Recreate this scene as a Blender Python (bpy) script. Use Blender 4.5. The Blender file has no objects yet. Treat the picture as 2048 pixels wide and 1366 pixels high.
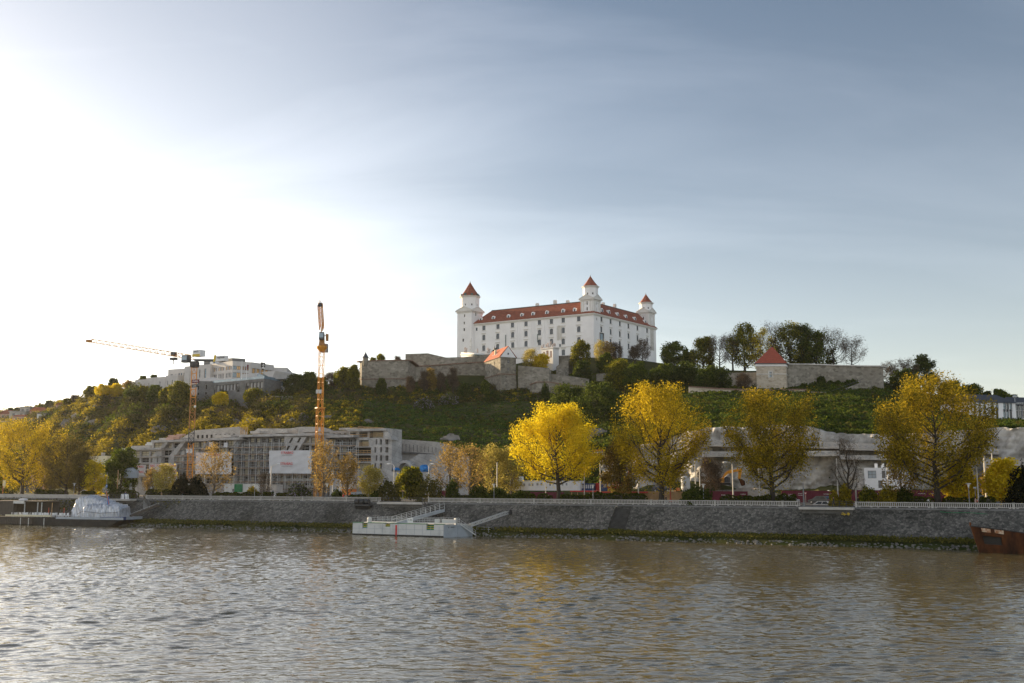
import bpy, bmesh, math, random
import numpy as np
from mathutils import Vector, Matrix
R = math.radians
sc = bpy.context.scene
C = sc.collection
# ---------------------------------------------------------------- camera, sky, sun, exposure
FPX = 1991.1; CAMZ = 11.0; TILT = R(7.93)
cd = bpy.data.cameras.new('camera'); cam = bpy.data.objects.new('camera', cd); C.objects.link(cam)
cd.lens = 35; cd.sensor_width = 36; cd.clip_start = 1; cd.clip_end = 9000
cam.location = (0, 0, CAMZ); cam.rotation_euler = (R(90) + TILT, 0, 0)
sc.camera = cam
SUN_AZ = 54; SUN_EL = 11.5            # degrees left of the view axis, degrees up
SDIR = Vector((-math.sin(R(SUN_AZ))*math.cos(R(SUN_EL)), math.cos(R(SUN_AZ))*math.cos(R(SUN_EL)), math.sin(R(SUN_EL))))
sl = bpy.data.lights.new('sun', 'SUN'); so = bpy.data.objects.new('sun', sl); C.objects.link(so)
sl.energy = 5.0; sl.angle = R(0.5); sl.color = (1.0, 0.76, 0.46)
so.rotation_euler = (-SDIR).to_track_quat('-Z', 'Y').to_euler()
sc.view_settings.view_transform = 'Standard'; sc.view_settings.look = 'None'; sc.view_settings.gamma = 1
sc.view_settings.exposure = 1.0
w = bpy.data.worlds.new('World'); sc.world = w; w.use_nodes = True
def world():
 nt = w.node_tree; N = nt.nodes; L = nt.links
 bg = N['Background']; bg.inputs[1].default_value = 0.15
 sky = N.new('ShaderNodeTexSky'); sky.sky_type = 'NISHITA'; sky.sun_disc = False
 sky.sun_elevation = R(SUN_EL); sky.sun_rotation = R(-SUN_AZ)
 sky.altitude = 100; sky.air_density = 1.0; sky.dust_density = 0.8; sky.ozone_density = 1.5
 tc = N.new('ShaderNodeTexCoord')
 def math_(op, a, b=None, clamp=False):
  n = N.new('ShaderNodeMath'); n.operation = op; n.use_clamp = clamp
  for i, x in enumerate((a, b)):
   if x is None: continue
   if isinstance(x, (int, float)): n.inputs[i].default_value = x
   else: L.new(x, n.inputs[i])
  return n.outputs[0]
 dot = N.new('ShaderNodeVectorMath'); dot.operation = 'DOT_PRODUCT'
 L.new(tc.outputs['Generated'], dot.inputs[0]); dot.inputs[1].default_value = SDIR
 d = math_('MAXIMUM', dot.outputs['Value'], 0.0)
 # high thin cloud, laid out on a plane far above
 sep = N.new('ShaderNodeSeparateXYZ'); L.new(tc.outputs['Generated'], sep.inputs[0])
 zz = math_('ADD', math_('MAXIMUM', sep.outputs['Z'], 0.0), 0.16)
 comb = N.new('ShaderNodeCombineXYZ')
 L.new(math_('DIVIDE', sep.outputs['X'], zz), comb.inputs[0]); L.new(math_('DIVIDE', sep.outputs['Y'], zz), comb.inputs[1])
 mp = N.new('ShaderNodeMapping'); mp.inputs['Rotation'].default_value = (0, 0, R(24)); mp.inputs['Scale'].default_value = (0.55, 1.7, 1)
 L.new(comb.outputs[0], mp.inputs['Vector'])
 n1 = N.new('ShaderNodeTexNoise'); n1.inputs['Scale'].default_value = 0.9; n1.inputs['Detail'].default_value = 6
 n1.inputs['Roughness'].default_value = 0.55; n1.inputs['Distortion'].default_value = 0.7
 L.new(mp.outputs[0], n1.inputs['Vector'])
 cr = N.new('ShaderNodeValToRGB'); cr.color_ramp.elements[0].position = 0.46; cr.color_ramp.elements[1].position = 0.80
 cr.color_ramp.elements[1].color = (1, 1, 1, 1)
 L.new(n1.outputs['Fac'], cr.inputs[0])
 cl = math_('MULTIPLY', cr.outputs['Color'], math_('ADD', math_('MULTIPLY', d, 0.9), 0.12))
 low = math_('POWER', math_('SUBTRACT', 1.0, math_('MAXIMUM', sep.outputs['Z'], 0.0)), 4.0)   # thick air near the horizon, brightest towards the sun
 hz = math_('MULTIPLY', low, math_('ADD', math_('MULTIPLY', math_('POWER', d, 3.0), 4.4), math_('ADD', math_('MULTIPLY', math_('POWER', d, 12.0), 8.5), 1.6)))
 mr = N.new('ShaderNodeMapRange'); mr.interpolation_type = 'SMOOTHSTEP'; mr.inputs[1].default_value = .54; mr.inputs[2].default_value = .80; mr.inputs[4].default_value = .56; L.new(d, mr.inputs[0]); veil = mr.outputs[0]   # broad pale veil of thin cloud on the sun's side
 bank = math_('MULTIPLY', math_('MAXIMUM', math_('MULTIPLY', sep.outputs['Y'], -1.0), 0.0), 2.2)   # unseen bright cloud, added behind the viewer to lift the shaded fronts
 def scale(col, f):
  n = N.new('ShaderNodeVectorMath'); n.operation = 'SCALE'
  if isinstance(col, tuple): n.inputs[0].default_value = col
  else: L.new(col, n.inputs[0])
  if isinstance(f, (int, float)): n.inputs['Scale'].default_value = f
  else: L.new(f, n.inputs['Scale'])
  return n.outputs[0]
 def add(a, b):
  n = N.new('ShaderNodeVectorMath'); n.operation = 'ADD'; L.new(a, n.inputs[0]); L.new(b, n.inputs[1]); return n.outputs[0]
 hsv = N.new('ShaderNodeHueSaturation'); hsv.inputs['Saturation'].default_value = 1.0
 L.new(sky.outputs[0], hsv.inputs['Color'])
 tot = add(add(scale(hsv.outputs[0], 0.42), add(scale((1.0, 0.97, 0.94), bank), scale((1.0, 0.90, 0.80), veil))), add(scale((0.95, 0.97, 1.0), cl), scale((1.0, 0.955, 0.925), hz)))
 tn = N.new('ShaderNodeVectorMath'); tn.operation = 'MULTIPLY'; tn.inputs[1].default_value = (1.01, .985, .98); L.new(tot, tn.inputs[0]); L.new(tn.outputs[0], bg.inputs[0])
world()
# ---------------------------------------------------------------- picture rays, bank frame
CT, ST = math.cos(TILT), math.sin(TILT)
def ray(px, py):
 u = (px - 1024)/FPX; v = (683 - py)/FPX
 return Vector((u, CT - v*ST, ST + v*CT))
def at(px, py, Y):
 d = ray(px, py); k = Y/d.y; return Vector((d.x*k, Y, CAMZ + d.z*k))
def atz(px, py, z):
 d = ray(px, py); k = (z - CAMZ)/d.z; return Vector((d.x*k, d.y*k, z))
BO = Vector((0, 197.3)); BE = Vector((0.8944, -0.4472)); BN = Vector((0.4472, 0.8944)); BANG = math.atan2(BE.y, BE.x)
def bk(s, t, z=0.0):
 p = BO + BE*s + BN*t; return Vector((p.x, p.y, z))
def att(px, py, t):
 d = ray(px, py); d2 = Vector((d.x, d.y)); k = (t + BO.dot(BN))/d2.dot(BN)
 return Vector((d.x*k, d.y*k, CAMZ + d.z*k))
def sof(px, t, py=990):
 p = att(px, py, t); return (Vector((p.x, p.y)) - BO).dot(BE)
def hgt(p, dpy):          # metres for dpy picture rows at p's distance
 return dpy*p.y/FPX*1.02
# ---------------------------------------------------------------- objects
def wloc(o):
 v = Vector((0, 0, 0))
 while o is not None: v = v + o.location; o = o.parent
 return v
def tag(o, label=None, cat=None, group=None, kind=None):
 if label: o['label'] = label
 if cat: o['category'] = cat
 if group: o['group'] = group
 if kind: o['kind'] = kind
 return o
def root(name, loc, label, cat, group=None, rz=0):
 o = bpy.data.objects.new(name, None); C.objects.link(o); o.location = loc; o.rotation_euler = (0, 0, rz); o.empty_display_size = .5
 return tag(o, label, cat, group)
def link(name, me, parent=None, loc=None, rz=0, local=False):
 o = bpy.data.objects.new(name, me); C.objects.link(o)
 o.rotation_euler = (0, 0, rz)
 l = Vector(loc) if loc is not None else Vector((0, 0, 0))
 if parent is not None:
  o.parent = parent
  if not local: l = l - wloc(parent)
 o.location = l
 return o
def copy_tree(o, parent=None):
 c = o.copy(); C.objects.link(c); c.parent = parent
 for ch in list(o.children): copy_tree(ch, c)
 return c
class MB:
 def __init__(s): s.v = []; s.f = []; s.m = []
 def add(s, vs, fs, mi=0):
  b = len(s.v); s.v += [tuple(p) for p in vs]; s.f += [tuple(b + i for i in f) for f in fs]; s.m += [mi]*len(fs)
 def quad(s, a, b, c, d, mi=0): s.add((a, b, c, d), ((0, 1, 2, 3),), mi)
 def box(s, c, sz, rz=0, mi=0, top=1.0):
  x, y, z = sz[0]/2, sz[1]/2, sz[2]/2; co, si = math.cos(rz), math.sin(rz); vs = []
  for dz in (-z, z):
   k = top if dz > 0 else 1
   for dx, dy in ((-x, -y), (x, -y), (x, y), (-x, y)):
    dx *= k; dy *= k
    vs.append((c[0] + dx*co - dy*si, c[1] + dx*si + dy*co, c[2] + dz))
  s.add(vs, ((3, 2, 1, 0), (4, 5, 6, 7), (0, 1, 5, 4), (1, 2, 6, 5), (2, 3, 7, 6), (3, 0, 4, 7)), mi)
 def hexa(s, lo, hi, mi=0):     # two quads of four points, bottom and top, same winding
  s.add(list(lo) + list(hi), ((3, 2, 1, 0), (4, 5, 6, 7), (0, 1, 5, 4), (1, 2, 6, 5), (2, 3, 7, 6), (3, 0, 4, 7)), mi)
 def beam(s, a, b, wd, ht, mi=0, up=(0, 0, 1)):
  a, b = Vector(a), Vector(b); d = (b - a).normalized(); up = Vector(up)
  sd = d.cross(up)
  if sd.length < 1e-4: sd = d.cross(Vector((1, 0, 0)))
  sd.normalize(); u = sd.cross(d); q = []
  for p in (a, b): q.append([p - sd*wd/2 - u*ht/2, p + sd*wd/2 - u*ht/2, p + sd*wd/2 + u*ht/2, p - sd*wd/2 + u*ht/2])
  s.hexa(q[0], q[1], mi)
 def tube(s, pts, rs, n=6, mi=0, cap=True):
  pts = [Vector(p) for p in pts]
  if isinstance(rs, (int, float)): rs = [rs]*len(pts)
  rings = []
  for i, p in enumerate(pts):
   d = (pts[min(i + 1, len(pts) - 1)] - pts[max(i - 1, 0)]).normalized()
   sd = d.cross(Vector((0.13, 0.21, 1)) if abs(d.z) < .95 else Vector((1, 0.1, 0))).normalized(); u = sd.cross(d)
   rings.append([p + (sd*math.cos(2*math.pi*k/n) + u*math.sin(2*math.pi*k/n))*rs[i] for k in range(n)])
  b = len(s.v)
  for r_ in rings: s.v += [tuple(p) for p in r_]
  for i in range(len(pts) - 1):
   for k in range(n):
    s.f.append((b + i*n + k, b + i*n + (k + 1) % n, b + (i + 1)*n + (k + 1) % n, b + (i + 1)*n + k)); s.m.append(mi)
  if cap:
   s.f.append(tuple(b + k for k in range(n))[::-1]); s.f.append(tuple(b + (len(pts) - 1)*n + k for k in range(n))); s.m += [mi, mi]
 def lathe(s, c, prof, n=12, mi=0, ang=0):   # prof: (r, z)
  pr = [(r_, z) for r_, z in prof]; b = len(s.v)
  for r_, z in pr:
   for k in range(n):
    a = 2*math.pi*k/n + ang; s.v.append((c[0] + r_*math.cos(a), c[1] + r_*math.sin(a), c[2] + z))
  for i in range(len(pr) - 1):
   for k in range(n):
    s.f.append((b + i*n + k, b + i*n + (k + 1) % n, b + (i + 1)*n + (k + 1) % n, b + (i + 1)*n + k)); s.m.append(mi)
  s.f.append(tuple(b + k for k in range(n))[::-1]); s.f.append(tuple(b + (len(pr) - 1)*n + k for k in range(n))); s.m += [mi, mi]
 def prism(s, poly, z0, z1, mi=0):           # poly: 2-D points counter-clockwise
  n = len(poly); vs = [(p[0], p[1], z0) for p in poly] + [(p[0], p[1], z1) for p in poly]
  s.add(vs, [tuple(range(n))[::-1], tuple(range(n, 2*n))] + [(i, (i + 1) % n, n + (i + 1) % n, n + i) for i in range(n)], mi)
 def slab(s, pts, off, mi=0):                # planar polygon pts (3-D, ccw seen from the front) and its copy moved by off
  n = len(pts); off = Vector(off); vs = [Vector(p) for p in pts] + [Vector(p) + off for p in pts]
  s.add(vs, [tuple(range(n)), tuple(range(n, 2*n))[::-1]] + [((i + 1) % n, i, n + i, n + (i + 1) % n) for i in range(n)], mi)
 def blob(s, c, r, seed=0, n=8, m=6, jit=.25, mi=0):
  rg = random.Random(seed); b = len(s.v); c = Vector(c)
  if isinstance(r, (int, float)): r = (r, r, r)
  for i in range(m + 1):
   th = math.pi*i/m
   for k in range(n):
    a = 2*math.pi*k/n; q = 1 + rg.uniform(-jit, jit)
    s.v.append((c.x + r[0]*q*math.sin(th)*math.cos(a), c.y + r[1]*q*math.sin(th)*math.sin(a), c.z + r[2]*q*math.cos(th)))
  for i in range(m):
   for k in range(n):
    s.f.append((b + i*n + k, b + (i + 1)*n + k, b + (i + 1)*n + (k + 1) % n, b + i*n + (k + 1) % n)); s.m.append(mi)
 def mesh(s, name, mats, smooth=False):
  me = bpy.data.meshes.new(name); me.from_pydata(s.v, [], s.f)
  for m in (mats if isinstance(mats, (list, tuple)) else [mats]): me.materials.append(m)
  if any(s.m): me.polygons.foreach_set('material_index', s.m)
  if smooth: me.polygons.foreach_set('use_smooth', [True]*len(s.f))
  me.update(); return me
 def build(s, name, mats, parent=None, smooth=False, loc=None, rz=0, local=False):
  return link(name, s.mesh(name, mats, smooth), parent, loc, rz, local)
def np_mesh(name, V, F, mats, mi=None, smooth=False):
 V = np.asarray(V, np.float32); F = np.asarray(F, np.int32); me = bpy.data.meshes.new(name)
 me.vertices.add(len(V)); me.vertices.foreach_set('co', V.ravel())
 k = F.shape[1]; me.loops.add(F.size); me.loops.foreach_set('vertex_index', F.ravel())
 me.polygons.add(len(F)); me.polygons.foreach_set('loop_start', np.arange(0, F.size, k, dtype=np.int32))
 for m in (mats if isinstance(mats, (list, tuple)) else [mats]): me.materials.append(m)
 if mi is not None: me.polygons.foreach_set('material_index', np.asarray(mi, np.int32))
 if smooth: me.polygons.foreach_set('use_smooth', np.ones(len(F), bool))
 me.update(calc_edges=True); return me
def leafquads(P, size, rg, flat=0.0, aspect=0.7):
 n = len(P); nrm = rg.normal(size=(n, 3)); nrm[:, 2] += flat; nrm /= np.linalg.norm(nrm, axis=1)[:, None] + 1e-9
 a = rg.normal(size=(n, 3)); a -= (a*nrm).sum(1)[:, None]*nrm; a /= np.linalg.norm(a, axis=1)[:, None] + 1e-9
 b = np.cross(nrm, a); sz = size*rg.uniform(.5, 1.5, (n, 1)); a = a*sz*.5; b = b*sz*.5*aspect
 V = np.stack([P - a, P - b*1.0, P + a, P + b*1.0], 1).reshape(-1, 3)   # a lozenge: leaf-like tips
 return V, np.arange(4*n).reshape(-1, 4)
# ---------------------------------------------------------------- buildings
def facade(mb, a, b, z0, z1, holes=(), depth=.35, mi=0, mr=None):
 """wall from a to b (left to right seen from outside) with real recessed openings; holes (u0,u1,z0,z1) in metres"""
 a, b = Vector((a[0], a[1])), Vector((b[0], b[1])); Ln = (b - a).length; d = (b - a)/Ln; out = Vector((d.y, -d.x)); mr = mi if mr is None else mr
 hs = [(max(h[0], .02), min(h[1], Ln - .02), max(h[2], z0), min(h[3], z1)) for h in holes]
 us = sorted({0.0, Ln} | {round(h[i], 3) for h in hs for i in (0, 1)}); zs = sorted({z0, z1} | {round(h[i], 3) for h in hs for i in (2, 3)})
 def P(u, z, dd=0): q = a + d*u - out*dd; return (q.x, q.y, z)
 for j in range(len(zs) - 1):
  run = None
  for i in range(len(us) - 1):
   cu, cz = (us[i] + us[i + 1])/2, (zs[j] + zs[j + 1])/2
   inh = any(h[0] < cu < h[1] and h[2] < cz < h[3] for h in hs)
   if not inh and run is None: run = us[i]
   if run is not None and (inh or i == len(us) - 2):
    e = us[i] if inh else us[i + 1]
    mb.quad(P(run, zs[j]), P(e, zs[j]), P(e, zs[j + 1]), P(run, zs[j + 1]), mi); run = None
 for u0, u1, y0, y1 in hs:
  mb.quad(P(u0, y0), P(u0, y1), P(u0, y1, depth), P(u0, y0, depth), mr); mb.quad(P(u1, y0), P(u1, y0, depth), P(u1, y1, depth), P(u1, y1), mr)
  mb.quad(P(u0, y0), P(u0, y0, depth), P(u1, y0, depth), P(u1, y0), mr); mb.quad(P(u0, y1), P(u1, y1), P(u1, y1, depth), P(u0, y1, depth), mr)
def on_line(px, py, a, b):     # where the ray meets the vertical plane through a, b: metres along, height
 a, b = Vector((a[0], a[1])), Vector((b[0], b[1])); d = (b - a).normalized(); n = Vector((d.y, -d.x)); r = ray(px, py); r2 = Vector((r.x, r.y))
 k = a.dot(n)/r2.dot(n); q = r2*k
 return (q - a).dot(d), CAMZ + r.z*k
_wm = {}
def win_mesh(wd, ht, nx, nz, mats, bar=.07, arch=False, key=''):
 k = (round(wd, 2), round(ht, 2), nx, nz, bar, arch, key)
 if k in _wm: return _wm[k]
 m = MB()
 m.quad((-wd/2, 0, 0), (wd/2, 0, 0), (wd/2, 0, ht), (-wd/2, 0, ht), 0)
 for i in range(nx + 1): m.box((-wd/2 + wd*i/nx + (bar/2 if i == 0 else -bar/2 if i == nx else 0), -.035, ht/2), (bar, .06, ht), 0, 1)
 for j in range(nz + 1):
  for i in range(nx):
   m.box((-wd/2 + wd*(i + .5)/nx, -.035, ht*j/nz + (bar/2 if j == 0 else -bar/2 if j == nz else 0)), (wd/nx - bar*1.05, .055, bar), 0, 1)
 if arch: 
  for sg in (-1, 1): m.add([(sg*wd/2, -.08, ht), (sg*wd/2, -.08, ht - wd*.22), (sg*wd*.2, -.08, ht)], ((0, 1, 2),), 2)
 me = m.mesh('window', mats); _wm[k] = me; return me
def window(rt, me, a, b, u, z, inset=.28, name='window', pull=0):
 a, b = Vector((a[0], a[1])), Vector((b[0], b[1])); d = (b - a).normalized(); out = Vector((d.y, -d.x)); q = a + d*u - out*inset
 return link(name, me, rt, (q.x, q.y, z), math.atan2(d.y, d.x))
def text(body, size, mat, parent, loc, rz, name='lettering', depth=.03, local=False, sx=1.0, align='CENTER'):
 cu = bpy.data.curves.new('t', 'FONT'); cu.body = body; cu.size = size; cu.extrude = depth/2; cu.align_x = align; cu.align_y = 'CENTER'; cu.resolution_u = 3
 o = bpy.data.objects.new('t', cu); C.objects.link(o)
 me = bpy.data.meshes.new_from_object(o.evaluated_get(bpy.context.evaluated_depsgraph_get()))
 bpy.data.objects.remove(o); bpy.data.curves.remove(cu)
 co = np.empty(len(me.vertices)*3, np.float32); me.vertices.foreach_get('co', co); co = co.reshape(-1, 3).copy()
 me.vertices.foreach_set('co', np.stack([co[:, 0]*sx, -co[:, 2], co[:, 1]], 1).ravel())
 me.materials.clear(); me.materials.append(mat); me.update()
 return link(name, me, parent, loc, rz, local)
# ---------------------------------------------------------------- materials
def mat(name, col, rough=.8, metal=0, var=.12, scale=3.0, bump=0.0, bscale=20.0, spec=.4, detail=5, col2=None, thr=(.35, .65), coords='Object', stretch=None, joint=None):
 m = bpy.data.materials.new(name); m.use_nodes = True; N = m.node_tree.nodes; L = m.node_tree.links; b = N['Principled BSDF']
 b.inputs['Roughness'].default_value = rough; b.inputs['Metallic'].default_value = metal; b.inputs['Specular IOR Level'].default_value = spec
 tc = N.new('ShaderNodeTexCoord'); vec = tc.outputs[coords]
 if stretch:
  mp = N.new('ShaderNodeMapping'); mp.inputs['Scale'].default_value = stretch; L.new(vec, mp.inputs[0]); vec = mp.outputs[0]
 n = N.new('ShaderNodeTexNoise'); n.inputs['Scale'].default_value = scale; n.inputs['Detail'].default_value = detail; n.inputs['Roughness'].default_value = .6; L.new(vec, n.inputs['Vector'])
 cr = N.new('ShaderNodeValToRGB'); cr.color_ramp.elements[0].position, cr.color_ramp.elements[1].position = thr
 c2 = col2 or tuple(min(1, c*(1 + var)) for c in col); c1 = col if col2 else tuple(c*(1 - var) for c in col)
 cr.color_ramp.elements[0].color = (*c1, 1); cr.color_ramp.elements[1].color = (*c2, 1)
 L.new(n.outputs['Fac'], cr.inputs[0]); L.new(cr.outputs[0], b.inputs['Base Color'])
 if joint:   # formwork joints: a grid of thin darker lines on upright faces
  mj = N.new('ShaderNodeMapping'); mj.vector_type = 'POINT'; mj.inputs['Rotation'].default_value = (R(-90), 0, R(24)); L.new(tc.outputs['Object'], mj.inputs[0]); bt = N.new('ShaderNodeTexBrick'); bt.offset = 0; bt.inputs['Scale'].default_value = 1; bt.inputs['Brick Width'].default_value, bt.inputs['Row Height'].default_value = joint; bt.inputs['Mortar Size'].default_value = .035
  bt.inputs['Color1'].default_value = (1, 1, 1, 1); bt.inputs['Color2'].default_value = (.86, .86, .86, 1); bt.inputs['Mortar'].default_value = (.55, .55, .55, 1); L.new(mj.outputs[0], bt.inputs['Vector']); mm = N.new('ShaderNodeMix'); mm.data_type = 'RGBA'; mm.blend_type = 'MULTIPLY'; mm.inputs[0].default_value = 1; L.new(cr.outputs[0], mm.inputs[6]); L.new(bt.outputs['Color'], mm.inputs[7]); L.new(mm.outputs[2], b.inputs['Base Color'])
 if bump:
  n2 = N.new('ShaderNodeTexNoise'); n2.inputs['Scale'].default_value = bscale; n2.inputs['Detail'].default_value = 4; L.new(vec, n2.inputs['Vector'])
  bp = N.new('ShaderNodeBump'); bp.inputs['Strength'].default_value = bump; bp.inputs['Distance'].default_value = .1; L.new(n2.outputs['Fac'], bp.inputs['Height']); L.new(bp.outputs[0], b.inputs['Normal'])
 return m
def stone(name, ca, cb, mortar, sc_=1.2, bump=.6, stain=(.5, .5, .5), stretch=(1, 1, 1.5), patch=.08, pcol=None, pthr=(.45, .7)):
 """rubble masonry: voronoi stones of several tints, mortar joints, large weather patches"""
 m = bpy.data.materials.new(name); m.use_nodes = True; N = m.node_tree.nodes; L = m.node_tree.links; b = N['Principled BSDF']
 b.inputs['Roughness'].default_value = .9; b.inputs['Specular IOR Level'].default_value = .2
 tc = N.new('ShaderNodeTexCoord'); mp = N.new('ShaderNodeMapping'); mp.inputs['Scale'].default_value = stretch; L.new(tc.outputs['Object'], mp.inputs[0])
 v = N.new('ShaderNodeTexVoronoi'); v.inputs['Scale'].default_value = sc_; L.new(mp.outputs[0], v.inputs['Vector'])
 v2 = N.new('ShaderNodeTexVoronoi'); v2.feature = 'DISTANCE_TO_EDGE'; v2.inputs['Scale'].default_value = sc_; L.new(mp.outputs[0], v2.inputs['Vector'])
 sp = N.new('ShaderNodeSeparateColor'); L.new(v.outputs['Color'], sp.inputs[0])
 mx = N.new('ShaderNodeMix'); mx.data_type = 'RGBA'; mx.inputs[6].default_value = (*ca, 1); mx.inputs[7].default_value = (*cb, 1); L.new(sp.outputs[0], mx.inputs[0])
 cr = N.new('ShaderNodeValToRGB'); cr.color_ramp.elements[0].position = .0; cr.color_ramp.elements[1].position = .09; L.new(v2.outputs['Distance'], cr.inputs[0])
 m2 = N.new('ShaderNodeMix'); m2.data_type = 'RGBA'; m2.inputs[6].default_value = (*mortar, 1); L.new(cr.outputs[0], m2.inputs[0]); L.new(mx.outputs[2], m2.inputs[7])
 n = N.new('ShaderNodeTexNoise'); n.inputs['Scale'].default_value = patch; n.inputs['Detail'].default_value = 6; n.inputs['Roughness'].default_value = .65; L.new(tc.outputs['Object'], n.inputs['Vector'])
 c3 = N.new('ShaderNodeValToRGB'); c3.color_ramp.elements[0].position, c3.color_ramp.elements[1].position = pthr
 c3.color_ramp.elements[0].color = (1, 1, 1, 1); c3.color_ramp.elements[1].color = (*stain, 1); L.new(n.outputs['Fac'], c3.inputs[0])
 m3 = N.new('ShaderNodeMix'); m3.data_type = 'RGBA'; m3.blend_type = 'MULTIPLY'; m3.inputs[0].default_value = 1; L.new(m2.outputs[2], m3.inputs[6]); L.new(c3.outputs[0], m3.inputs[7])
 L.new(m3.outputs[2], b.inputs['Base Color'])
 bp = N.new('ShaderNodeBump'); bp.inputs['Strength'].default_value = bump; bp.inputs['Distance'].default_value = .12; L.new(v2.outputs['Distance'], bp.inputs['Height']); L.new(bp.outputs[0], b.inputs['Normal'])
 return m
def leafmat(name, c1, c2, trans=.5, c3=None, nscale=.35):
 """leaf tint varies leaf by leaf and in broad clumps of the plant"""
 m = bpy.data.materials.new(name); m.use_nodes = True; N = m.node_tree.nodes; L = m.node_tree.links
 for n in list(N): N.remove(n)
 out = N.new('ShaderNodeOutputMaterial'); g = N.new('ShaderNodeNewGeometry'); tc = N.new('ShaderNodeTexCoord')
 nz = N.new('ShaderNodeTexNoise'); nz.inputs['Scale'].default_value = nscale; nz.inputs['Detail'].default_value = 3; L.new(tc.outputs['Object'], nz.inputs['Vector'])
 a = N.new('ShaderNodeMath'); a.operation = 'ADD'; L.new(g.outputs['Random Per Island'], a.inputs[0]); L.new(nz.outputs['Fac'], a.inputs[1])
 cr = N.new('ShaderNodeValToRGB'); e = cr.color_ramp.elements; e[0].position = .45; e[1].position = 1.25 if False else 1.0
 e[0].color = (*c1, 1); e[1].color = (*c2, 1)
 if c3: k = cr.color_ramp.elements.new(.72); k.color = (*c3, 1)
 mm = N.new('ShaderNodeMath'); mm.operation = 'MULTIPLY'; mm.inputs[1].default_value = .72; L.new(a.outputs[0], mm.inputs[0]); L.new(mm.outputs[0], cr.inputs[0])
 d = N.new('ShaderNodeBsdfDiffuse'); t = N.new('ShaderNodeBsdfTranslucent'); L.new(cr.outputs[0], d.inputs[0]); L.new(cr.outputs[0], t.inputs[0])
 mx = N.new('ShaderNodeMixShader'); mx.inputs[0].default_value = trans; L.new(d.outputs[0], mx.inputs[1]); L.new(t.outputs[0], mx.inputs[2]); L.new(mx.outputs[0], out.inputs[0])
 return m
M = {}
M['plaster'] = mat('white_plaster', (.80, .79, .78), .9, var=.05, scale=.15, bump=.05)
M['plaster_trim'] = mat('cream_trim', (.66, .64, .60), .9, var=.06, scale=.5)
M['exposed'] = stone('exposed_masonry', (.5, .47, .42), (.66, .63, .58), (.62, .6, .56), 1.4)
M['rooftile'] = mat('red_roof_tile', (.235, .072, .040), .8, var=.28, scale=.6, bump=.35, bscale=5, stretch=(1, 1, 4))
M['rooftile_light'] = mat('orange_roof_tile', (.34, .095, .045), .8, var=.2, scale=.7, bump=.3, bscale=6, stretch=(1, 1, 4))
M['copper'] = mat('green_copper', (.07, .12, .11), .6)
M['glass_dark'] = mat('dark_glass', (.03, .042, .058), .12, var=.3, scale=.5, spec=.8)
M['glass_sky'] = mat('bluish_glass', (.18, .26, .32), .06, var=.2, scale=.5, spec=1)
M['winbar'] = mat('pale_window_bar', (.5, .5, .5), .6)
M['greybar'] = mat('grey_window_bar', (.20, .21, .22), .6)
M['fort'] = stone('fortress_rubble', (.17, .155, .125), (.34, .315, .265), (.27, .25, .21), .75, stain=(.62, .6, .56), patch=.06)
M['fort_warm'] = stone('tower_sandstone', (.36, .30, .23), (.55, .48, .38), (.48, .43, .35), .8, stain=(.8, .78, .74), stretch=(1, 1, 1.8))
M['brickcap'] = mat('brick_coping', (.20, .13, .095), .9, var=.3, scale=2)
M['concrete'] = mat('grey_concrete', (.41, .405, .395), .85, var=.22, scale=.35, bump=.15, bscale=4, detail=8, joint=(2.7, 1.35))
M['concrete_dark'] = mat('dark_concrete', (.17, .172, .17), .85, var=.2, scale=.4, bump=.15, bscale=4, detail=8, joint=(2.7, 1.35))
M['concrete_pale'] = mat('pale_concrete', (.45, .43, .40), .85, var=.18, scale=.3, bump=.12, bscale=4, detail=8, joint=(3.2, 1.6))
M['plank'] = mat('weathered_scaffold_plank', (.30, .23, .18), .85, var=.25, scale=1.5)
M['panelstone'] = mat('pale_stone_cladding', (.52, .50, .48), .7, var=.07, scale=.6)
M['dark'] = mat('dark_void', (.035, .033, .03), .9)
M['cobble'] = stone('embankment_stone', (.060, .061, .057), (.195, .188, .172), (.055, .056, .053), 2.3, .8, (.42, .43, .42), (1, 1, 1), .09, pthr=(.42, .64))
M['balu'] = mat('cast_concrete_balustrade', (.40, .39, .365), .85, var=.14, scale=.8, detail=8)
M['asphalt'] = mat('asphalt', (.055, .055, .056), .9, var=.2, scale=.6)
M['paving'] = mat('promenade_paving', (.13, .125, .115), .9, var=.15, scale=.5)
M['mark'] = mat('road_paint', (.75, .74, .7), .8)
M['dirt'] = mat('site_soil', (.25, .22, .18), .95, var=.3, scale=.12, bump=.5, bscale=1.2)
M['hill'] = mat('hill_soil_and_turf', (.030, .042, .011), .95, col2=(.070, .068, .024), scale=.07, bump=.6, bscale=.7, detail=9, spec=.05, coords='Object')
M['turf'] = mat('mown_turf', (.10, .13, .03), .95, var=.3, scale=.3)
M['rock'] = mat('limestone_rock', (.21, .20, .18), .95, col2=(.50, .48, .44), scale=.22, bump=1.0, bscale=.9, detail=12, thr=(.36, .62))
M['rockdark'] = mat('weathered_rock', (.12, .115, .105), .95, col2=(.26, .24, .215), scale=.3, bump=.8, bscale=1.2, detail=9)
M['riprap'] = mat('riprap_limestone', (.085, .085, .08), .95, col2=(.21, .205, .19), scale=.9, detail=3)
M['bark'] = mat('dark_bark', (.045, .038, .03), .95, var=.3, scale=4, bump=.6, bscale=12, stretch=(1, 1, .25))
M['bark_lt'] = mat('grey_bark', (.12, .10, .08), .95, var=.3, scale=4)
M['yellow_steel'] = mat('yellow_crane_paint', (.62, .27, .025), .5, var=.15, scale=1.5)
M['rust_steel'] = mat('faded_crane_paint', (.38, .18, .05), .6, var=.2, scale=1.5)
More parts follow.
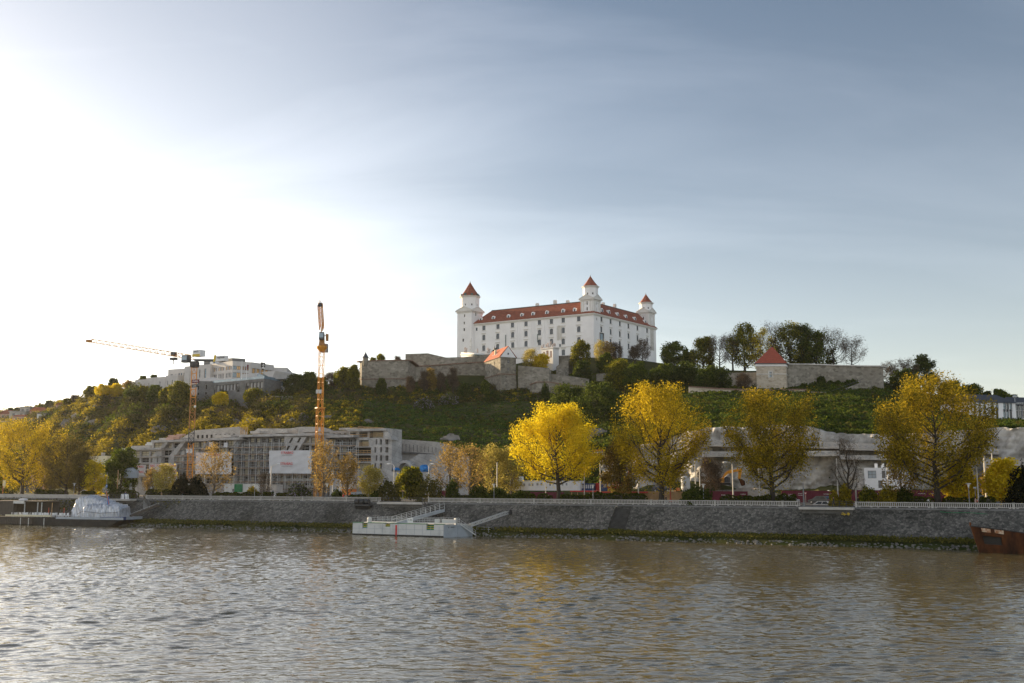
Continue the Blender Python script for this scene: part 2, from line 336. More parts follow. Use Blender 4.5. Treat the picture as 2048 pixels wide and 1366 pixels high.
M['steel'] = mat('galvanised_steel', (.42, .44, .45), .45, .5, var=.12, scale=3)
M['steel_dark'] = mat('dark_steel', (.06, .063, .066), .5, .3, var=.2, scale=2)
M['pole'] = mat('pale_lamp_pole', (.55, .53, .49), .5, var=.1, scale=2)
M['pole_grey'] = mat('grey_lamp_pole', (.22, .23, .235), .5, var=.1, scale=2)
M['pole_red'] = mat('red_oxide_post', (.40, .09, .05), .6, var=.2, scale=2)
M['white'] = mat('white_paint', (.74, .75, .75), .5, var=.05, scale=.8)
M['white_dirty'] = mat('weathered_white_paint', (.34, .36, .355), .6, col2=(.53, .545, .535), scale=.5, thr=(.2, .5), detail=9)
M['grey_paint'] = mat('blue_grey_paint', (.30, .34, .38), .5, var=.12, scale=.6, detail=8)
M['red'] = mat('red_paint', (.50, .035, .03), .5, var=.12, scale=1)
M['orange'] = mat('orange_paint', (.6, .16, .03), .5)
M['blue'] = mat('blue_paint', (.025, .055, .16), .5, var=.15, scale=1)
M['blue_sign'] = mat('blue_sign_face', (.02, .17, .5), .5)
M['blue_tarp'] = mat('blue_tarpaulin', (.02, .21, .55), .5, var=.25, scale=2, bump=.4, bscale=5)
M['green_paint'] = mat('green_paint', (.02, .17, .07), .6, var=.2, scale=1)
M['yellow'] = mat('yellow_paint', (.60, .42, .03), .5, var=.1, scale=1)
M['maroon'] = mat('maroon_hoarding', (.115, .012, .03), .6, var=.12, scale=.5)
M['wood'] = mat('pale_timber', (.42, .27, .13), .8, var=.25, scale=2)
M['wood_dark'] = mat('old_dark_timber', (.07, .06, .05), .85, var=.3, scale=2, stretch=(6, 6, .5))
M['banner'] = mat('white_scaffold_sheet', (.55, .56, .58), .8, var=.05, scale=.35, bump=.8, bscale=.55)
M['letter_red'] = mat('red_lettering', (.58, .04, .035), .7)
M['letter_grey'] = mat('grey_lettering', (.3, .3, .31), .7)
M['letter_white'] = mat('white_lettering', (.78, .78, .76), .7)
M['letter_dark'] = mat('dark_lettering', (.03, .03, .035), .7)
M['curtain'] = mat('pale_interior_board', (.48, .43, .31), .8, var=.2, scale=.8)
M['sunset_tint_glass'] = mat('sunset_painted_window', (.75, .45, .18), .25, var=.15, scale=.6)  # sunset light on the panes, painted into their base colour
M['foil'] = mat('silver_white_wrap', (.43, .46, .51), .34, .35, var=.3, scale=1.2, bump=1.0, bscale=1.5, stretch=(1.8, 1.8, .8))
M['rust'] = mat('rusty_hull', (.022, .010, .006), .85, col2=(.10, .036, .012), scale=.7, bump=.4, bscale=5, detail=12, thr=(.38, .68), stretch=(1, 1, .45), spec=.15)
M['stairdark'] = mat('dark_steps', (.05, .05, .047), .9, var=.3, scale=1)  # one even dark tone for all the steps
M['rust_white'] = mat('flaked_white_paint', (.5, .42, .32), .8, col2=(.28, .12, .05), scale=2, thr=(.4, .6))
M['hull_black'] = mat('tarred_hull', (.018, .018, .018), .55, var=.4, scale=.8)
M['osb'] = mat('chipboard_hoarding', (.40, .27, .14), .9, var=.18, scale=1.2)
M['tyre'] = mat('tyre_rubber', (.02, .02, .02), .8)
M['car_grey'] = mat('dark_grey_car_paint', (.07, .08, .095), .25, .2, var=.03, spec=.7)
M['car_white'] = mat('white_car_paint', (.7, .71, .72), .25, var=.02, spec=.7)
M['car_blue'] = mat('blue_grey_car_paint', (.10, .13, .18), .25, .2, var=.02, spec=.7)
M['lamp_glass'] = mat('frosted_lamp_glass', (.78, .78, .75), .3)
M['slate'] = mat('dark_slate_roof', (.055, .06, .07), .6, var=.2, scale=2)
M['pink_wall'] = mat('faded_pink_render', (.50, .33, .27), .9)
M['cream_wall'] = mat('pale_yellow_render', (.62, .58, .42), .9, var=.06, scale=.4)
M['skin'] = mat('skin', (.45, .25, .17), .6)
M['statue'] = mat('weathered_sandstone_sculpture', (.52, .44, .40), .9, var=.2, scale=1.5)
M['bronze'] = mat('dark_bronze', (.03, .032, .028), .5, .4)
LF = {
 'gold': leafmat('golden_young_leaves', (.50, .39, .016), (.84, .67, .034), .58, (.70, .54, .022)),
 'olive': leafmat('olive_gold_leaves', (.13, .112, .015), (.48, .34, .024), .45, (.26, .205, .018)),
 'bronze': leafmat('bronze_young_leaves', (.20, .14, .05), (.42, .29, .085), .5),
 'palegold': leafmat('pale_yellow_leaves', (.28, .23, .05), (.55, .46, .12), .55),
 'green': leafmat('fresh_green_leaves', (.045, .072, .012), (.15, .18, .022), .45),
 'dark': leafmat('dark_green_leaves', (.032, .054, .012), (.11, .135, .026), .5),
 'yew': leafmat('near_black_evergreen_needles', (.006, .009, .005), (.024, .026, .012), .15),
 'grass': leafmat('rough_grass_blades', (.036, .072, .016), (.105, .155, .030), .4, nscale=.05),
 'scrub': leafmat('olive_brown_scrub', (.050, .055, .016), (.14, .125, .030), .4, nscale=.06),
 'scrubyel': leafmat('yellow_green_scrub', (.17, .145, .014), (.40, .31, .024), .5, nscale=.06),
 'bankgrass': leafmat('dry_green_bank_grass', (.065, .075, .018), (.16, .15, .036), .4, nscale=.1),
 'oldbrown': leafmat('brown_olive_leaves', (.10, .08, .025), (.30, .22, .05), .45),
 'twig': leafmat('bare_brown_twigs', (.07, .055, .04), (.15, .11, .075), .2, nscale=.06),
 'lilac': leafmat('lilac_blossom', (.16, .14, .18), (.34, .31, .37), .3),
 'hedge': leafmat('clipped_hedge_leaves', (.022, .035, .006), (.085, .095, .012), .35),
}
# ---------------------------------------------------------------- terrain, ground, water
PROM = 6.3
def _Yt(px, t): return (BO.dot(BN) + t)/(BN.y*(1 + .5*(px - 1024)/FPX))
_cols = [  # px, then (Y or None->t), py for: foot, cliff top, mid, upper, crest
 (-900, 975, (95, 952), (520, 905), (680, 868), (900, 850)),
 (-300, 975, (95, 952), (500, 900), (660, 858), (850, 838)),
 (0, 975, (95, 950), (490, 890), (640, 845), (770, 822)),
 (60, 975, (95, 946), (470, 890), (560, 842), (710, 815)),
 (120, 974, (95, 940), (440, 880), (505, 825), (645, 804)),
 (160, 974, (95, 935), (425, 870), (465, 815), (490, 797)),
 (200, 974, (95, 930), (412, 860), (448, 800), (468, 788)),
 (260, 974, (95, 922), (402, 850), (440, 790), (462, 781)),
 (330, 974, (95, 900), (395, 840), (432, 795), (462, 788)),
 (420, 974, (95, 880), (385, 835), (425, 802), (455, 797)),
 (520, 974, (95, 872), (378, 830), (418, 803), (450, 796)),
 (600, 974, (95, 866), (370, 822), (410, 788), (445, 772)),
 (700, 974, (95, 866), (362, 826), (408, 788), (445, 768)),
 (760, 974, (95, 880), (360, 832), (415, 787), (452, 770)),
 (850, 974, (95, 893), (358, 841), (418, 787), (452, 756)),
 (960, 974, (95, 900), (358, 846), (422, 789), (455, 742)),
 (1050, 974, (95, 905), (352, 850), (423, 783), (465, 724)),
 (1150, 974, (95, 903), (346, 846), (422, 782), (475, 715)),
 (1250, 974, (95, 897), (340, 840), (418, 772), (480, 716)),
 (1330, 974, (92, 880), (335, 836), (412, 769), (480, 727)),
 (1400, 973, (88, 858), (322, 822), (400, 773), (460, 738)),
 (1500, 973, (86, 856), (312, 820), (385, 780), (440, 742)),
 (1600, 973, (86, 852), (306, 812), (382, 778), (435, 740)),
 (1700, 973, (86, 868), (300, 823), (378, 772), (435, 736)),
 (1780, 973, (86, 870), (300, 830), (380, 783), (430, 770)),
 (1850, 974, (86, 868), (300, 835), (380, 800), (430, 786)),
 (1950, 974, (86, 860), (300, 846), (370, 830), (430, 815)),
 (2048, 974, (86, 856), (290, 849), (360, 842), (430, 838)),
 (2300, 974, (86, 860), (285, 854), (355, 848), (430, 845)),
 (2900, 974, (86, 865), (280, 860), (350, 855), (430, 852)),
]
def _column(px):
 xs = [c[0] for c in _cols]; px = min(max(px, xs[0]), xs[-1]); i = max(1, next(k for k, x in enumerate(xs) if x >= px)); a, b = _cols[i - 1], _cols[i]; f = (px - a[0])/(b[0] - a[0])
 L_ = lambda p, q: p + (q - p)*f
 K = [(_Yt(px, 77), L_(a[1], b[1])), (_Yt(px, L_(a[2][0], b[2][0])), L_(a[2][1], b[2][1]))]
 for k in (3, 4, 5): K.append((L_(a[k][0], b[k][0]), L_(a[k][1], b[k][1])))
 return K
def tnoise(x, y, px, k):    # small landforms: hummocks everywhere, raking ribs on the left slope; k counts the profile's stretches
 amp = np.where((k >= 2) & (k <= 3), 1.0, np.where(k == 1, .5, .12)); rib = np.clip((640 - px)/120, 0, 1)*np.clip((px + 60)/160, 0, 1)*(1.9*np.sin((px - 2.1*y)*2*np.pi/112 + 2.2*fbm(x, y, .03, 3, 5)) + 1.0*np.sin((px - 1.7*y)*2*np.pi/47 + 1 + 2*fbm(x, y, .05, 2, 6)))
 return amp*(fbm(x, y, .09, 4, 1)*.8 + rib*(k >= 2))
def gz(px, Y):                 # terrain height on picture column px at depth Y
 K = _column(px); Y0 = _Yt(px, 64)
 pts = [(Y0, PROM - .3)] + [(y, at(px, p, y).z) for y, p in K]
 pts.append((pts[-1][0] + 60, pts[-1][1] - 1)); pts.append((pts[-1][0] + 500, pts[-1][1] - 25))
 kk = sum(Y > p[0] for p in pts) - 1
 return float(np.interp(Y, [p[0] for p in pts], [p[1] for p in pts]) + tnoise(np.array([(px - 1024)/FPX*Y]), np.array([float(Y)]), np.array([float(px)]), np.array([kk]))[0])
def pxof(x, Y):                # picture column of a ground point near the horizon
 return 1024 + FPX*x/Y*(CT + ST*.0)
def gxy(x, y): return gz(1024 + FPX*x/y, y)
def gpt(px, py):               # first terrain point seen at a picture position
 K = _column(px); prev = None
 Ys = np.arange(K[0][0], K[-1][0] + 1, 2.0)
 for Y in Ys:
  q = at(px, py, float(Y))
  if q.z <= gz(px, float(Y)): return Vector((q.x, q.y, gz(px, float(Y))))
 Y = K[-1][0]; q = at(px, py, Y); return Vector((q.x, Y, gz(px, Y)))
_rng = np.random.default_rng(5)
def fbm(x, y, s, oct=4, seed=0):
 o = np.zeros_like(x); a = 1.0
 for k in range(oct):
  r_ = np.random.default_rng(seed*17 + k); p = r_.uniform(0, 6.28, 6); an = r_.uniform(0, 6.28, 3)
  for j in range(3): o += a*np.sin((x*np.cos(an[j]) + y*np.sin(an[j]))*s*(1 + .37*j) + p[j])/3
  a *= .55; s *= 2.1
 return o
def terrain():
 pxs = np.concatenate([np.arange(-900, -40, 40), np.arange(-40, 2100, 7), np.arange(2100, 2901, 40)]).astype(float)
 rows = []; NS = (3, 8, 26, 26, 14, 6, 8)
 V = []
 for px in pxs:
  K = _column(px); pts = [(_Yt(px, 60), PROM - .35)] + [(y, at(px, p, y).z) for y, p in K]
  pts.append((pts[-1][0] + 60, pts[-1][1] - 1)); pts.append((pts[-1][0] + 500, pts[-1][1] - 25))
  col = []
  for k in range(len(pts) - 1):
   for i in range(NS[k]):
    f = i/NS[k]; col.append((pts[k][0] + (pts[k + 1][0] - pts[k][0])*f, pts[k][1] + (pts[k + 1][1] - pts[k][1])*f, k))
  V.append([((px - 1024)/FPX*c[0], c[0], c[1], c[2]) for c in col])
 A = np.array(V); n, m, _ = A.shape
 x, y, z, k = A[..., 0], A[..., 1], A[..., 2], A[..., 3]
 z = z + tnoise(x, y, 1024 + FPX*x/y, k)
 P = np.stack([x, y, z], -1).reshape(-1, 3)
 i, j = np.meshgrid(np.arange(n - 1), np.arange(m - 1), indexing='ij'); a = i*m + j
 F = np.stack([a, a + m, a + m + 1, a + 1], -1).reshape(-1, 4)
 me = np_mesh('hillside', P, F, [M['hill']], smooth=True)
 o = link('hillside', me); o['kind'] = 'structure'
terrain()
def slabq(name, pts, m, kind='structure'):
 mb = MB(); mb.add(pts, [tuple(range(len(pts)))]); o = mb.build(name, m); o['kind'] = kind; return o
S0, S1 = -900, 900
slabq('ground', [bk(S0, 10.2, PROM - .05), bk(S1, 10.2, PROM - .05), bk(S1, 130, PROM - .05), bk(S0, 130, PROM - .05)], M['dirt'])
slabq('promenade', [bk(S0, 10.2, PROM), bk(S1, 10.2, PROM), bk(S1, 21, PROM), bk(S0, 21, PROM)], M['paving'])
mb = MB(); mb.box(bk(0, 21.15, PROM + .0), (1800, .3, .2), BANG); o = mb.build('kerb', M['concrete']); o['kind'] = 'structure'
slabq('road', [bk(S0, 21.3, PROM - .04), bk(S1, 21.3, PROM - .04), bk(S1, 36, PROM - .04), bk(S0, 36, PROM - .04)], M['asphalt'])
mb = MB()
for k in range(-60, 60): mb.quad(bk(k*6, 28.6, PROM - .035), bk(k*6 + 3, 28.6, PROM - .035), bk(k*6 + 3, 28.75, PROM - .035), bk(k*6, 28.75, PROM - .035))
o = mb.build('road_markings', M['mark']); o['kind'] = 'structure'
mb = MB(); mb.box(bk(0, 36.2, PROM + .03), (1800, .35, .2), BANG); o = mb.build('kerb', M['concrete']); o['kind'] = 'structure'
# far plain and near bank so the ground reaches the horizon on every side
slabq('far_ground', [(-6000, 300, -4), (6000, 300, -4), (6000, 7000, -4), (-6000, 7000, -4)], M['hill'])
# water: a long sheet; where the camera looks, real low waves carry a fine ripple normal
def water():
 m = bpy.data.materials.new('river_water'); m.use_nodes = True; N = m.node_tree.nodes; L = m.node_tree.links; b = N['Principled BSDF']
 b.inputs['Base Color'].default_value = (.110, .090, .042, 1); b.inputs['Roughness'].default_value = .06; b.inputs['IOR'].default_value = 1.8; b.inputs['Specular IOR Level'].default_value = .65
 tc = N.new('ShaderNodeTexCoord'); prev = None
 for sc_, st, dist, rot in ((1.1, (.45, 1, 1), .055, 12), (3.2, (.5, 1, 1), .022, 30)):
  mp = N.new('ShaderNodeMapping'); mp.inputs['Scale'].default_value = st; mp.inputs['Rotation'].default_value = (0, 0, R(rot)); L.new(tc.outputs['Object'], mp.inputs[0])
  n = N.new('ShaderNodeTexNoise'); n.inputs['Scale'].default_value = sc_; n.inputs['Detail'].default_value = 2; n.inputs['Distortion'].default_value = .8; L.new(mp.outputs[0], n.inputs['Vector'])
  bp = N.new('ShaderNodeBump'); bp.inputs['Strength'].default_value = 1; bp.inputs['Distance'].default_value = dist; L.new(n.outputs['Fac'], bp.inputs['Height'])
  if prev: L.new(prev.outputs[0], bp.inputs['Normal'])
  prev = bp
 L.new(prev.outputs[0], b.inputs['Normal'])
 xs = np.linspace(-170, 130, 840); ys = np.concatenate([np.arange(44, 110, .13), np.arange(110, 262, .30)]); X, Y = np.meshgrid(xs, ys, indexing='ij'); r2 = np.random.default_rng(8); Z = np.zeros_like(X)
 wx, wy = X + 1.2*fbm(X, Y, .22, 3, 31), Y + 1.2*fbm(X, Y, .20, 3, 32); gust = np.clip(1 + .45*fbm(X, Y, .035, 3, 33), .35, 1.8)
 for k in range(54):
  lam = .62*(2.6/.62)**(r2.random()**1.2); th = math.pi/2 + r2.normal(0, .55); Z += .0125*lam**.82*np.sin(2*math.pi/lam*(wx*math.cos(th) + wy*math.sin(th)) + r2.uniform(0, 6.28))
 Z = Z*.31*gust; edge = np.clip(np.minimum(np.minimum(X + 170, 130 - X), np.minimum(Y - 44, 261 - Y))/3, 0, 1); Z = Z*edge
 P = np.stack([X, Y, Z], -1).reshape(-1, 3); nx, ny = X.shape; i, j = np.meshgrid(np.arange(nx - 1), np.arange(ny - 1), indexing='ij'); a = i*ny + j; F = np.stack([a, a + ny, a + ny + 1, a + 1], -1).reshape(-1, 4)
 o = link('water', np_mesh('water', P, F, m, smooth=True)); o['kind'] = 'structure'
 y1 = float(ys[-1]); mb = MB()
 for x0, x1, q0, q1 in ((-2500, -170, -300, 700), (130, 2500, -300, 700), (-170, 130, -300, 44), (-170, 130, y1, 700)): mb.quad((x0, q0, 0), (x1, q0, 0), (x1, q1, 0), (x0, q1, 0))
 o = mb.build('water', m); o['kind'] = 'structure'
water()
# ---------------------------------------------------------------- river bank
def bank():
 # sloped stone embankment, a thing: face, coping, stair channel
 sa, sb = -420, 330
 rt = root('embankment_wall', bk(0, 5, 0), 'long dark sloping stone embankment wall along the river', 'wall')
 mb = MB(); prof = [(4.2, .9), (4.6, 1.2), (9.4, 5.95), (9.4, 6.2)]
 st0, st1 = sof(1222, 7, 1035), sof(1256, 7, 1035)
 gaps = [(st0, st1)]
 segs = [(sa, st0), (st1, sb)]
 for a, b in segs:
  n = max(1, int((b - a)/6))
  for i in range(n):
   u0, u1 = a + (b - a)*i/n, a + (b - a)*(i + 1)/n
   for k in range(len(prof) - 2): mb.quad(bk(u0, *prof[k]), bk(u1, *prof[k]), bk(u1, *prof[k + 1]), bk(u0, *prof[k + 1]))
 mb.build('stone_face', M['cobble'], rt)
 mb = MB()
 for k in range(19):   # steps
  t0, z0 = 4.9 + k*.25, 1.0 + k*.25
  mb.hexa([bk(st0, t0, .5), bk(st1, t0, .5), bk(st1, t0 + .25, .5), bk(st0, t0 + .25, .5)], [bk(st0, t0, z0), bk(st1, t0, z0), bk(st1, t0 + .25, z0), bk(st0, t0 + .25, z0)])
 mb.build('stairs', M['stairdark'], rt)
 mb = MB()
 for s in (st0, st1): mb.quad(bk(s, 4, -.5), bk(s, 9.6, -.5), bk(s, 9.6, 6.1), bk(s, 4.2, .9))
 mb.hexa([bk(st0, 9.62, 0), bk(st1, 9.62, 0), bk(st1, 10.2, 0), bk(st0, 10.2, 0)], [bk(st0, 9.62, 5.9), bk(st1, 9.62, 5.9), bk(st1, 10.2, 5.9), bk(st0, 10.2, 5.9)]); mb.build('stair_cheeks', M['cobble'], rt)
 mb = MB()
 mb.hexa([bk(sa, 9.35, 5.95), bk(sb, 9.35, 5.95), bk(sb, 10.5, 5.95), bk(sa, 10.5, 5.95)], [bk(sa, 9.35, 6.25), bk(sb, 9.35, 6.25), bk(sb, 10.5, 6.25), bk(sa, 10.5, 6.25)])
 mb.build('coping', M['concrete_dark'], rt)
 # shore: turf shelf and rip-rap stones
 xs = np.linspace(sa, sb, 380); rows = [(-2.5, -.9), (0, .05), (1.2, .45), (2.6, .8), (4.4, 1.15), (5.6, 1.9)]; P = []
 for i, s in enumerate(xs):
  for j, (t, z) in enumerate(rows): 
   q = bk(s, t + (.6*math.sin(s*.21) + .4*math.sin(s*.57))*(j in (1, 2, 3)), z + .12*math.sin(s*.9 + j)*(j > 1)); P.append(q)
 m_ = len(rows); F = [(i*m_ + j, (i + 1)*m_ + j, (i + 1)*m_ + j + 1, i*m_ + j + 1) for i in range(len(xs) - 1) for j in range(m_ - 1)]
 mb = MB(); mb.add(P, F); o = mb.build('shore_bank', M['hill'], smooth=True); o['kind'] = 'structure'
 rg = random.Random(4); mb = MB()
 s = -250
 while s < 110:
  for _ in range(3):
   t = rg.uniform(-.6, 1.7); r_ = rg.uniform(.1, .32)
   mb.blob(bk(s + rg.uniform(0, .5), t + .6*math.sin(s*.21), .05 + .33*max(t, 0)), (r_*rg.uniform(.8, 1.4), r_*rg.uniform(.8, 1.3), r_*.75), rg.random(), 5, 3, .3)
  s += rg.uniform(.35, .7)
 o = mb.build('riprap_stones', M['riprap']); tag(o, 'pale broken riprap stones along the far waterline', 'stones', kind='stuff')
 n = 34000; r2 = np.random.default_rng(3); s = r2.uniform(-260, 110, n); t = 1.6 + r2.beta(1.6, 1.6, n)*3.9
 keep = np.sin(s*.13) + np.sin(s*.41 + 1) + r2.normal(0, .7, n) > -1.3; s, t = s[keep], t[keep]
 P = np.stack([BO.x + BE.x*s + BN.x*t, BO.y + BE.y*s + BN.y*t, .55 + t*.17 + r2.uniform(0, .35, len(s))], 1)
 V, F = leafquads(P, .36, r2, -.3); o = link('bank_grass', np_mesh('bank_grass', V, F, LF['bankgrass'])); tag(o, 'rough green grass along the foot of the embankment', 'grass', kind='stuff')
 # weeds over the slope at the left end
 n = 26000; s = r2.uniform(-290, -95, n); t = r2.uniform(5.2, 9.9, n); fade = np.clip((-100 - s)/70, 0, 1)
 keep = (np.sin(s*.19 + 2) + np.sin(s*.07) + r2.normal(0, .5, n) + (t - 8.2)*.6 + fade*1.4 > .75); s, t = s[keep], t[keep]
 P = np.stack([BO.x + BE.x*s + BN.x*t, BO.y + BE.y*s + BN.y*t, 1.2 + (t - 4.6)*.91 + r2.uniform(.05, .5, len(s))], 1)
 V, F = leafquads(P, .45, r2, -.2); o = link('slope_weeds', np_mesh('slope_weeds', V, F, LF['scrub'])); tag(o, 'green and brown weeds growing over the left end of the embankment', 'weeds', kind='stuff')
bank()
# ---------------------------------------------------------------- the castle on the hill
def V2(p): return Vector((p[0], p[1]))
def castle():
 CX = lambda x: 880 + x/4.2667; CY = lambda y: 530 + y/4.2667
 Pse0 = at(1187, 627, 480); zE = Pse0.z; Pse = V2(Pse0); Psw = V2(atz(948.5, 649, zE)); Pne = V2(atz(1311.5, 657.5, zE)); Pnw = Psw + Pne - Pse
 A = (Psw - Pse).normalized(); Bv = (Pne - Pse).normalized()
 zB = zE - 34; zG = at(1187, 712, 480).z
 rt = root('castle', (Pse.x, Pse.y, zG - 6), 'large white castle with red roofs and pointed corner towers on the hilltop', 'castle')
 wm = [M['glass_dark'], M['greybar'], M['plaster']]
 south, east = [], []
 row1 = [(374, 537), (494, 525), (618, 513), (733, 502), (848, 490), (950, 482), (1051, 471), (1183, 459)]
 row2 = [(373, 619), (492, 608), (619, 596), (733, 586), (848, 576), (950, 567), (1050, 557), (1183, 547)]
 row3 = [(373, 709), (491, 698), (620, 684), (733, 672), (848, 660), (950, 655), (1051, 652), (1184, 640)]
 row4 = [(1052, 746), (950, 756), (1184, 728)]
 erow1 = [(1379, 462), (1457, 481), (1536, 501), (1609, 520), (1686, 539), (1768, 559)]
 erow2 = [(1378, 549), (1458, 570), (1536, 588), (1610, 605), (1687, 622), (1770, 641)]
 erow3 = [(1457, 655), (1536, 673), (1611, 694), (1690, 712), (1770, 732)]
 wS = (2.0, 2.0, 2.0); wins = []
 def rowof(rw, a, b, wd, ht, arch, lst, kind):
  q = [on_line(CX(x), CY(y), a, b) for x, y in rw]
  for i, (u, z) in enumerate(q):
   lst.append((u - wd/2, u + wd/2, z - ht/2, z + ht/2)); wins.append((a, b, u, z - ht/2, wd, ht, arch))
 rowof(row1, Psw, Pse, 1.9, 2.4, False, south, 0); rowof(row2, Psw, Pse, 1.9, 2.85, True, south, 0); rowof(row3, Psw, Pse, 1.9, 2.95, True, south, 0); rowof(row4, Psw, Pse, 1.9, 2.95, True, south, 0)
 rowof(erow1, Pse, Pne, 1.9, 2.4, False, east, 0); rowof(erow2, Pse, Pne, 1.9, 2.85, True, east, 0); rowof(erow3, Pse, Pne, 1.9, 2.95, True, east, 0)
 def small(lst, x, y, a, b, wd, ht):
  u, z = on_line(CX(x), CY(y), a, b); lst.append((u - wd/2, u + wd/2, z - ht/2, z + ht/2)); wins.append((a, b, u, z - ht/2, wd, ht, None))
 small(south, 312, 548, Psw, Pse, 1.1, 1.6); small(east, 1338, 461, Pse, Pne, .7, 1.5); small(east, 1818, 573, Pse, Pne, 1.2, 1.8); small(south, 1024, 690, Psw, Pse, 1.1, 1.9)
 # arched loggia niche
 un, zn = on_line(CX(1018), CY(575), Psw, Pse); south.append((un - 1.5, un + 1.5, zn - 4, zn + 3.4))
 # glass portal
 ug, zg = on_line(CX(1380), CY(640), Pse, Pne); east.append((ug - 1.6, ug + 1.6, zg - 9, zg + 3.3))
 mb = MB(); facade(mb, Psw, Pse, zB, zE, south, .45, 0); mb.build('south_wall', M['plaster'], rt)
 mb = MB(); facade(mb, Pse, Pne, zB, zE, east, .45, 0); mb.build('east_wall', M['plaster'], rt)
 mb = MB(); facade(mb, Pne, Pnw, zB, zE); mb.build('north_wall', M['plaster'], rt)
 mb = MB(); facade(mb, Pnw, Psw, zB, zE); mb.build('west_wall', M['plaster'], rt)
 sur = {}
 for a, b, u, z0, wd, ht, arch in wins:
  if arch is None: window(rt, win_mesh(wd, ht, 1, 1, wm, .06), a, b, u, z0, .42)
  else:
   wo = window(rt, win_mesh(wd, ht, 2, 4 if arch else 3, wm, .085, arch), a, b, u, z0, .36)
   k = (ht, arch)
   if k not in sur:   # sill and hood, shapes shared by windows of one size
    mb = MB(); mb.box((0, -.48, -.22), (wd + .7, .3, .22)); sur[k] = [('sill', mb.mesh('sill', M['plaster_trim']))]
    mb = MB()
    if arch: mb.hexa([(-wd/2 - .1, -.46, ht + .34), (wd/2 + .1, -.46, ht + .34), (wd/2 + .1, -.36, ht + .34), (-wd/2 - .1, -.36, ht + .34)], [(-wd/2 - .55, -.66, ht + .88), (wd/2 + .55, -.66, ht + .88), (wd/2 + .55, -.36, ht + .88), (-wd/2 - .55, -.36, ht + .88)])
    if arch: sur[k].append(('hood', mb.mesh('hood', M['plaster_trim'])))
   for nm, me in sur[k]: link(nm, me, wo, local=True)
 d = (Pse - Psw).normalized(); o_ = Vector((d.y, -d.x)); de = (Pne - Pse).normalized(); oe = Vector((de.y, -de.x))
 zb = at(1180, 690, 481).z; u0, _ = on_line(CX(980), CY(690), Psw, Pse); Ln = (Pse - Psw).length; qq = Psw + d*(u0 + Ln)/2 + o_*.1; mb = MB(); mb.box((qq.x, qq.y, zb), (Ln - u0, .24, .45), math.atan2(d.y, d.x)); mb.build('string_course', M['plaster_trim'], rt)
 mb = MB()
 for x in (660, 672, 775, 790, 806, 884, 898, 914):
  u, _ = on_line(CX(x), CY(560), Psw, Pse); q = Psw + d*u + o_*.08; mb.box((q.x, q.y, zE - 12), (.55, .2, 24), math.atan2(d.y, d.x))
 mb.build('pilasters', M['plaster'], rt)
 for x, y0, y1 in ((562, 596, 700), (834, 590, 660)):
  mb = MB(); u, z0 = on_line(CX(x), CY(y0), Psw, Pse); u, z1 = on_line(CX(x), CY(y1), Psw, Pse); q = Psw + d*u + o_*.16; mb.box((q.x, q.y, (z0 + z1)/2), (.3, .25, abs(z1 - z0)), math.atan2(d.y, d.x)); mb.build('downpipe', M['copper'], rt)
 # niche: stepped arch head and back wall
 mb = MB(); q = Psw + d*un - o_*.43; ang = math.atan2(d.y, d.x); mb.box((q.x, q.y, zn - .3), (3, .1, 7.4), ang)
 for sg in (-1, 1):
  for k in range(4):
   wk = [.25, .5, .8, 1.15][k]; q = Psw + d*(un + sg*(1.5 - wk/2)) - o_*.2; mb.box((q.x, q.y, zn + 1.9 + k*.42), (wk, .38, .42), ang)
 for off in (-.6, .6): q = Psw + d*(un + off) - o_*.2; mb.box((q.x, q.y, zn - 1), (.18, .2, 6), ang)
 mb.build('arched_niche', M['plaster_trim'], rt)
 mb = MB(); q = Pse + de*ug - oe*.3; ang2 = math.atan2(de.y, de.x); mb.box((q.x, q.y, zg - 2.9), (3.2, .1, 12.6), ang2)
 mb.build('glass_portal', M['glass_sky'], rt)
 mb = MB()
 for sx in (-1, 1): q = Pse + de*(ug + sx*1.7) + oe*.1; mb.box((q.x, q.y, zg - 2.9), (.25, .3, 12.6), ang2)
 q = Pse + de*ug + oe*.1; mb.box((q.x, q.y, zg + 3.4), (3.8, .3, .25), ang2); mb.build('portal_frame', M['steel_dark'], rt)
 # rough uncovered masonry at the corner and at the far end
 rg = random.Random(2); mb = MB()
 for k in range(46):
  z = zE - 8 - k*.55; wd = rg.uniform(1.0, 5.0) if k > 6 else rg.uniform(.3, 1.6); q = Pse - d*wd/2 + o_*.05; mb.box((q.x, q.y, z), (wd, .14, .44), ang)
  wd = rg.uniform(.8, 4.2) if k > 6 else rg.uniform(.3, 1.4); q = Pse + de*wd/2 + oe*.05; mb.box((q.x, q.y, z), (wd, .14, .44), ang2)
 mb.build('corner_quoins', M['plaster'], rt)
 u, z = on_line(CX(1809), CY(618), Pse, Pne); mb = MB(); q = Pse + de*u + oe*.04; mb.box((q.x, q.y, z), (3.6, .1, 14), ang2); mb.build('exposed_stone_patch', M['exposed'], rt)
 # cornices along the eaves
 def ring(c, off): 
  out = []
  for i in range(4):
   p, q0, q1 = c[i], c[i - 1], c[(i + 1) % 4]; e0 = (p - q0).normalized(); e1 = (p - q1).normalized(); out.append(p + (e0 + e1)*off)
  return out
 sq = [Psw, Pse, Pne, Pnw]
 def ringband(mb, c, offa, offb, z0, z1, mi=0):
  a_, b_ = ring(c, offa), ring(c, offb)
  for i in range(4):
   j = (i + 1) % 4; f = lambda p, z: (p.x, p.y, z)
   mb.hexa([f(b_[i], z0), f(b_[j], z0), f(a_[j], z0), f(a_[i], z0)], [f(b_[i], z1), f(b_[j], z1), f(a_[j], z1), f(a_[i], z1)], mi)
 mb = MB(); ringband(mb, sq, -.1, .35, zE - .75, zE - .25); ringband(mb, sq, -.1, .75, zE - .25, zE + .25); mb.build('cornice', M['plaster_trim'], rt)
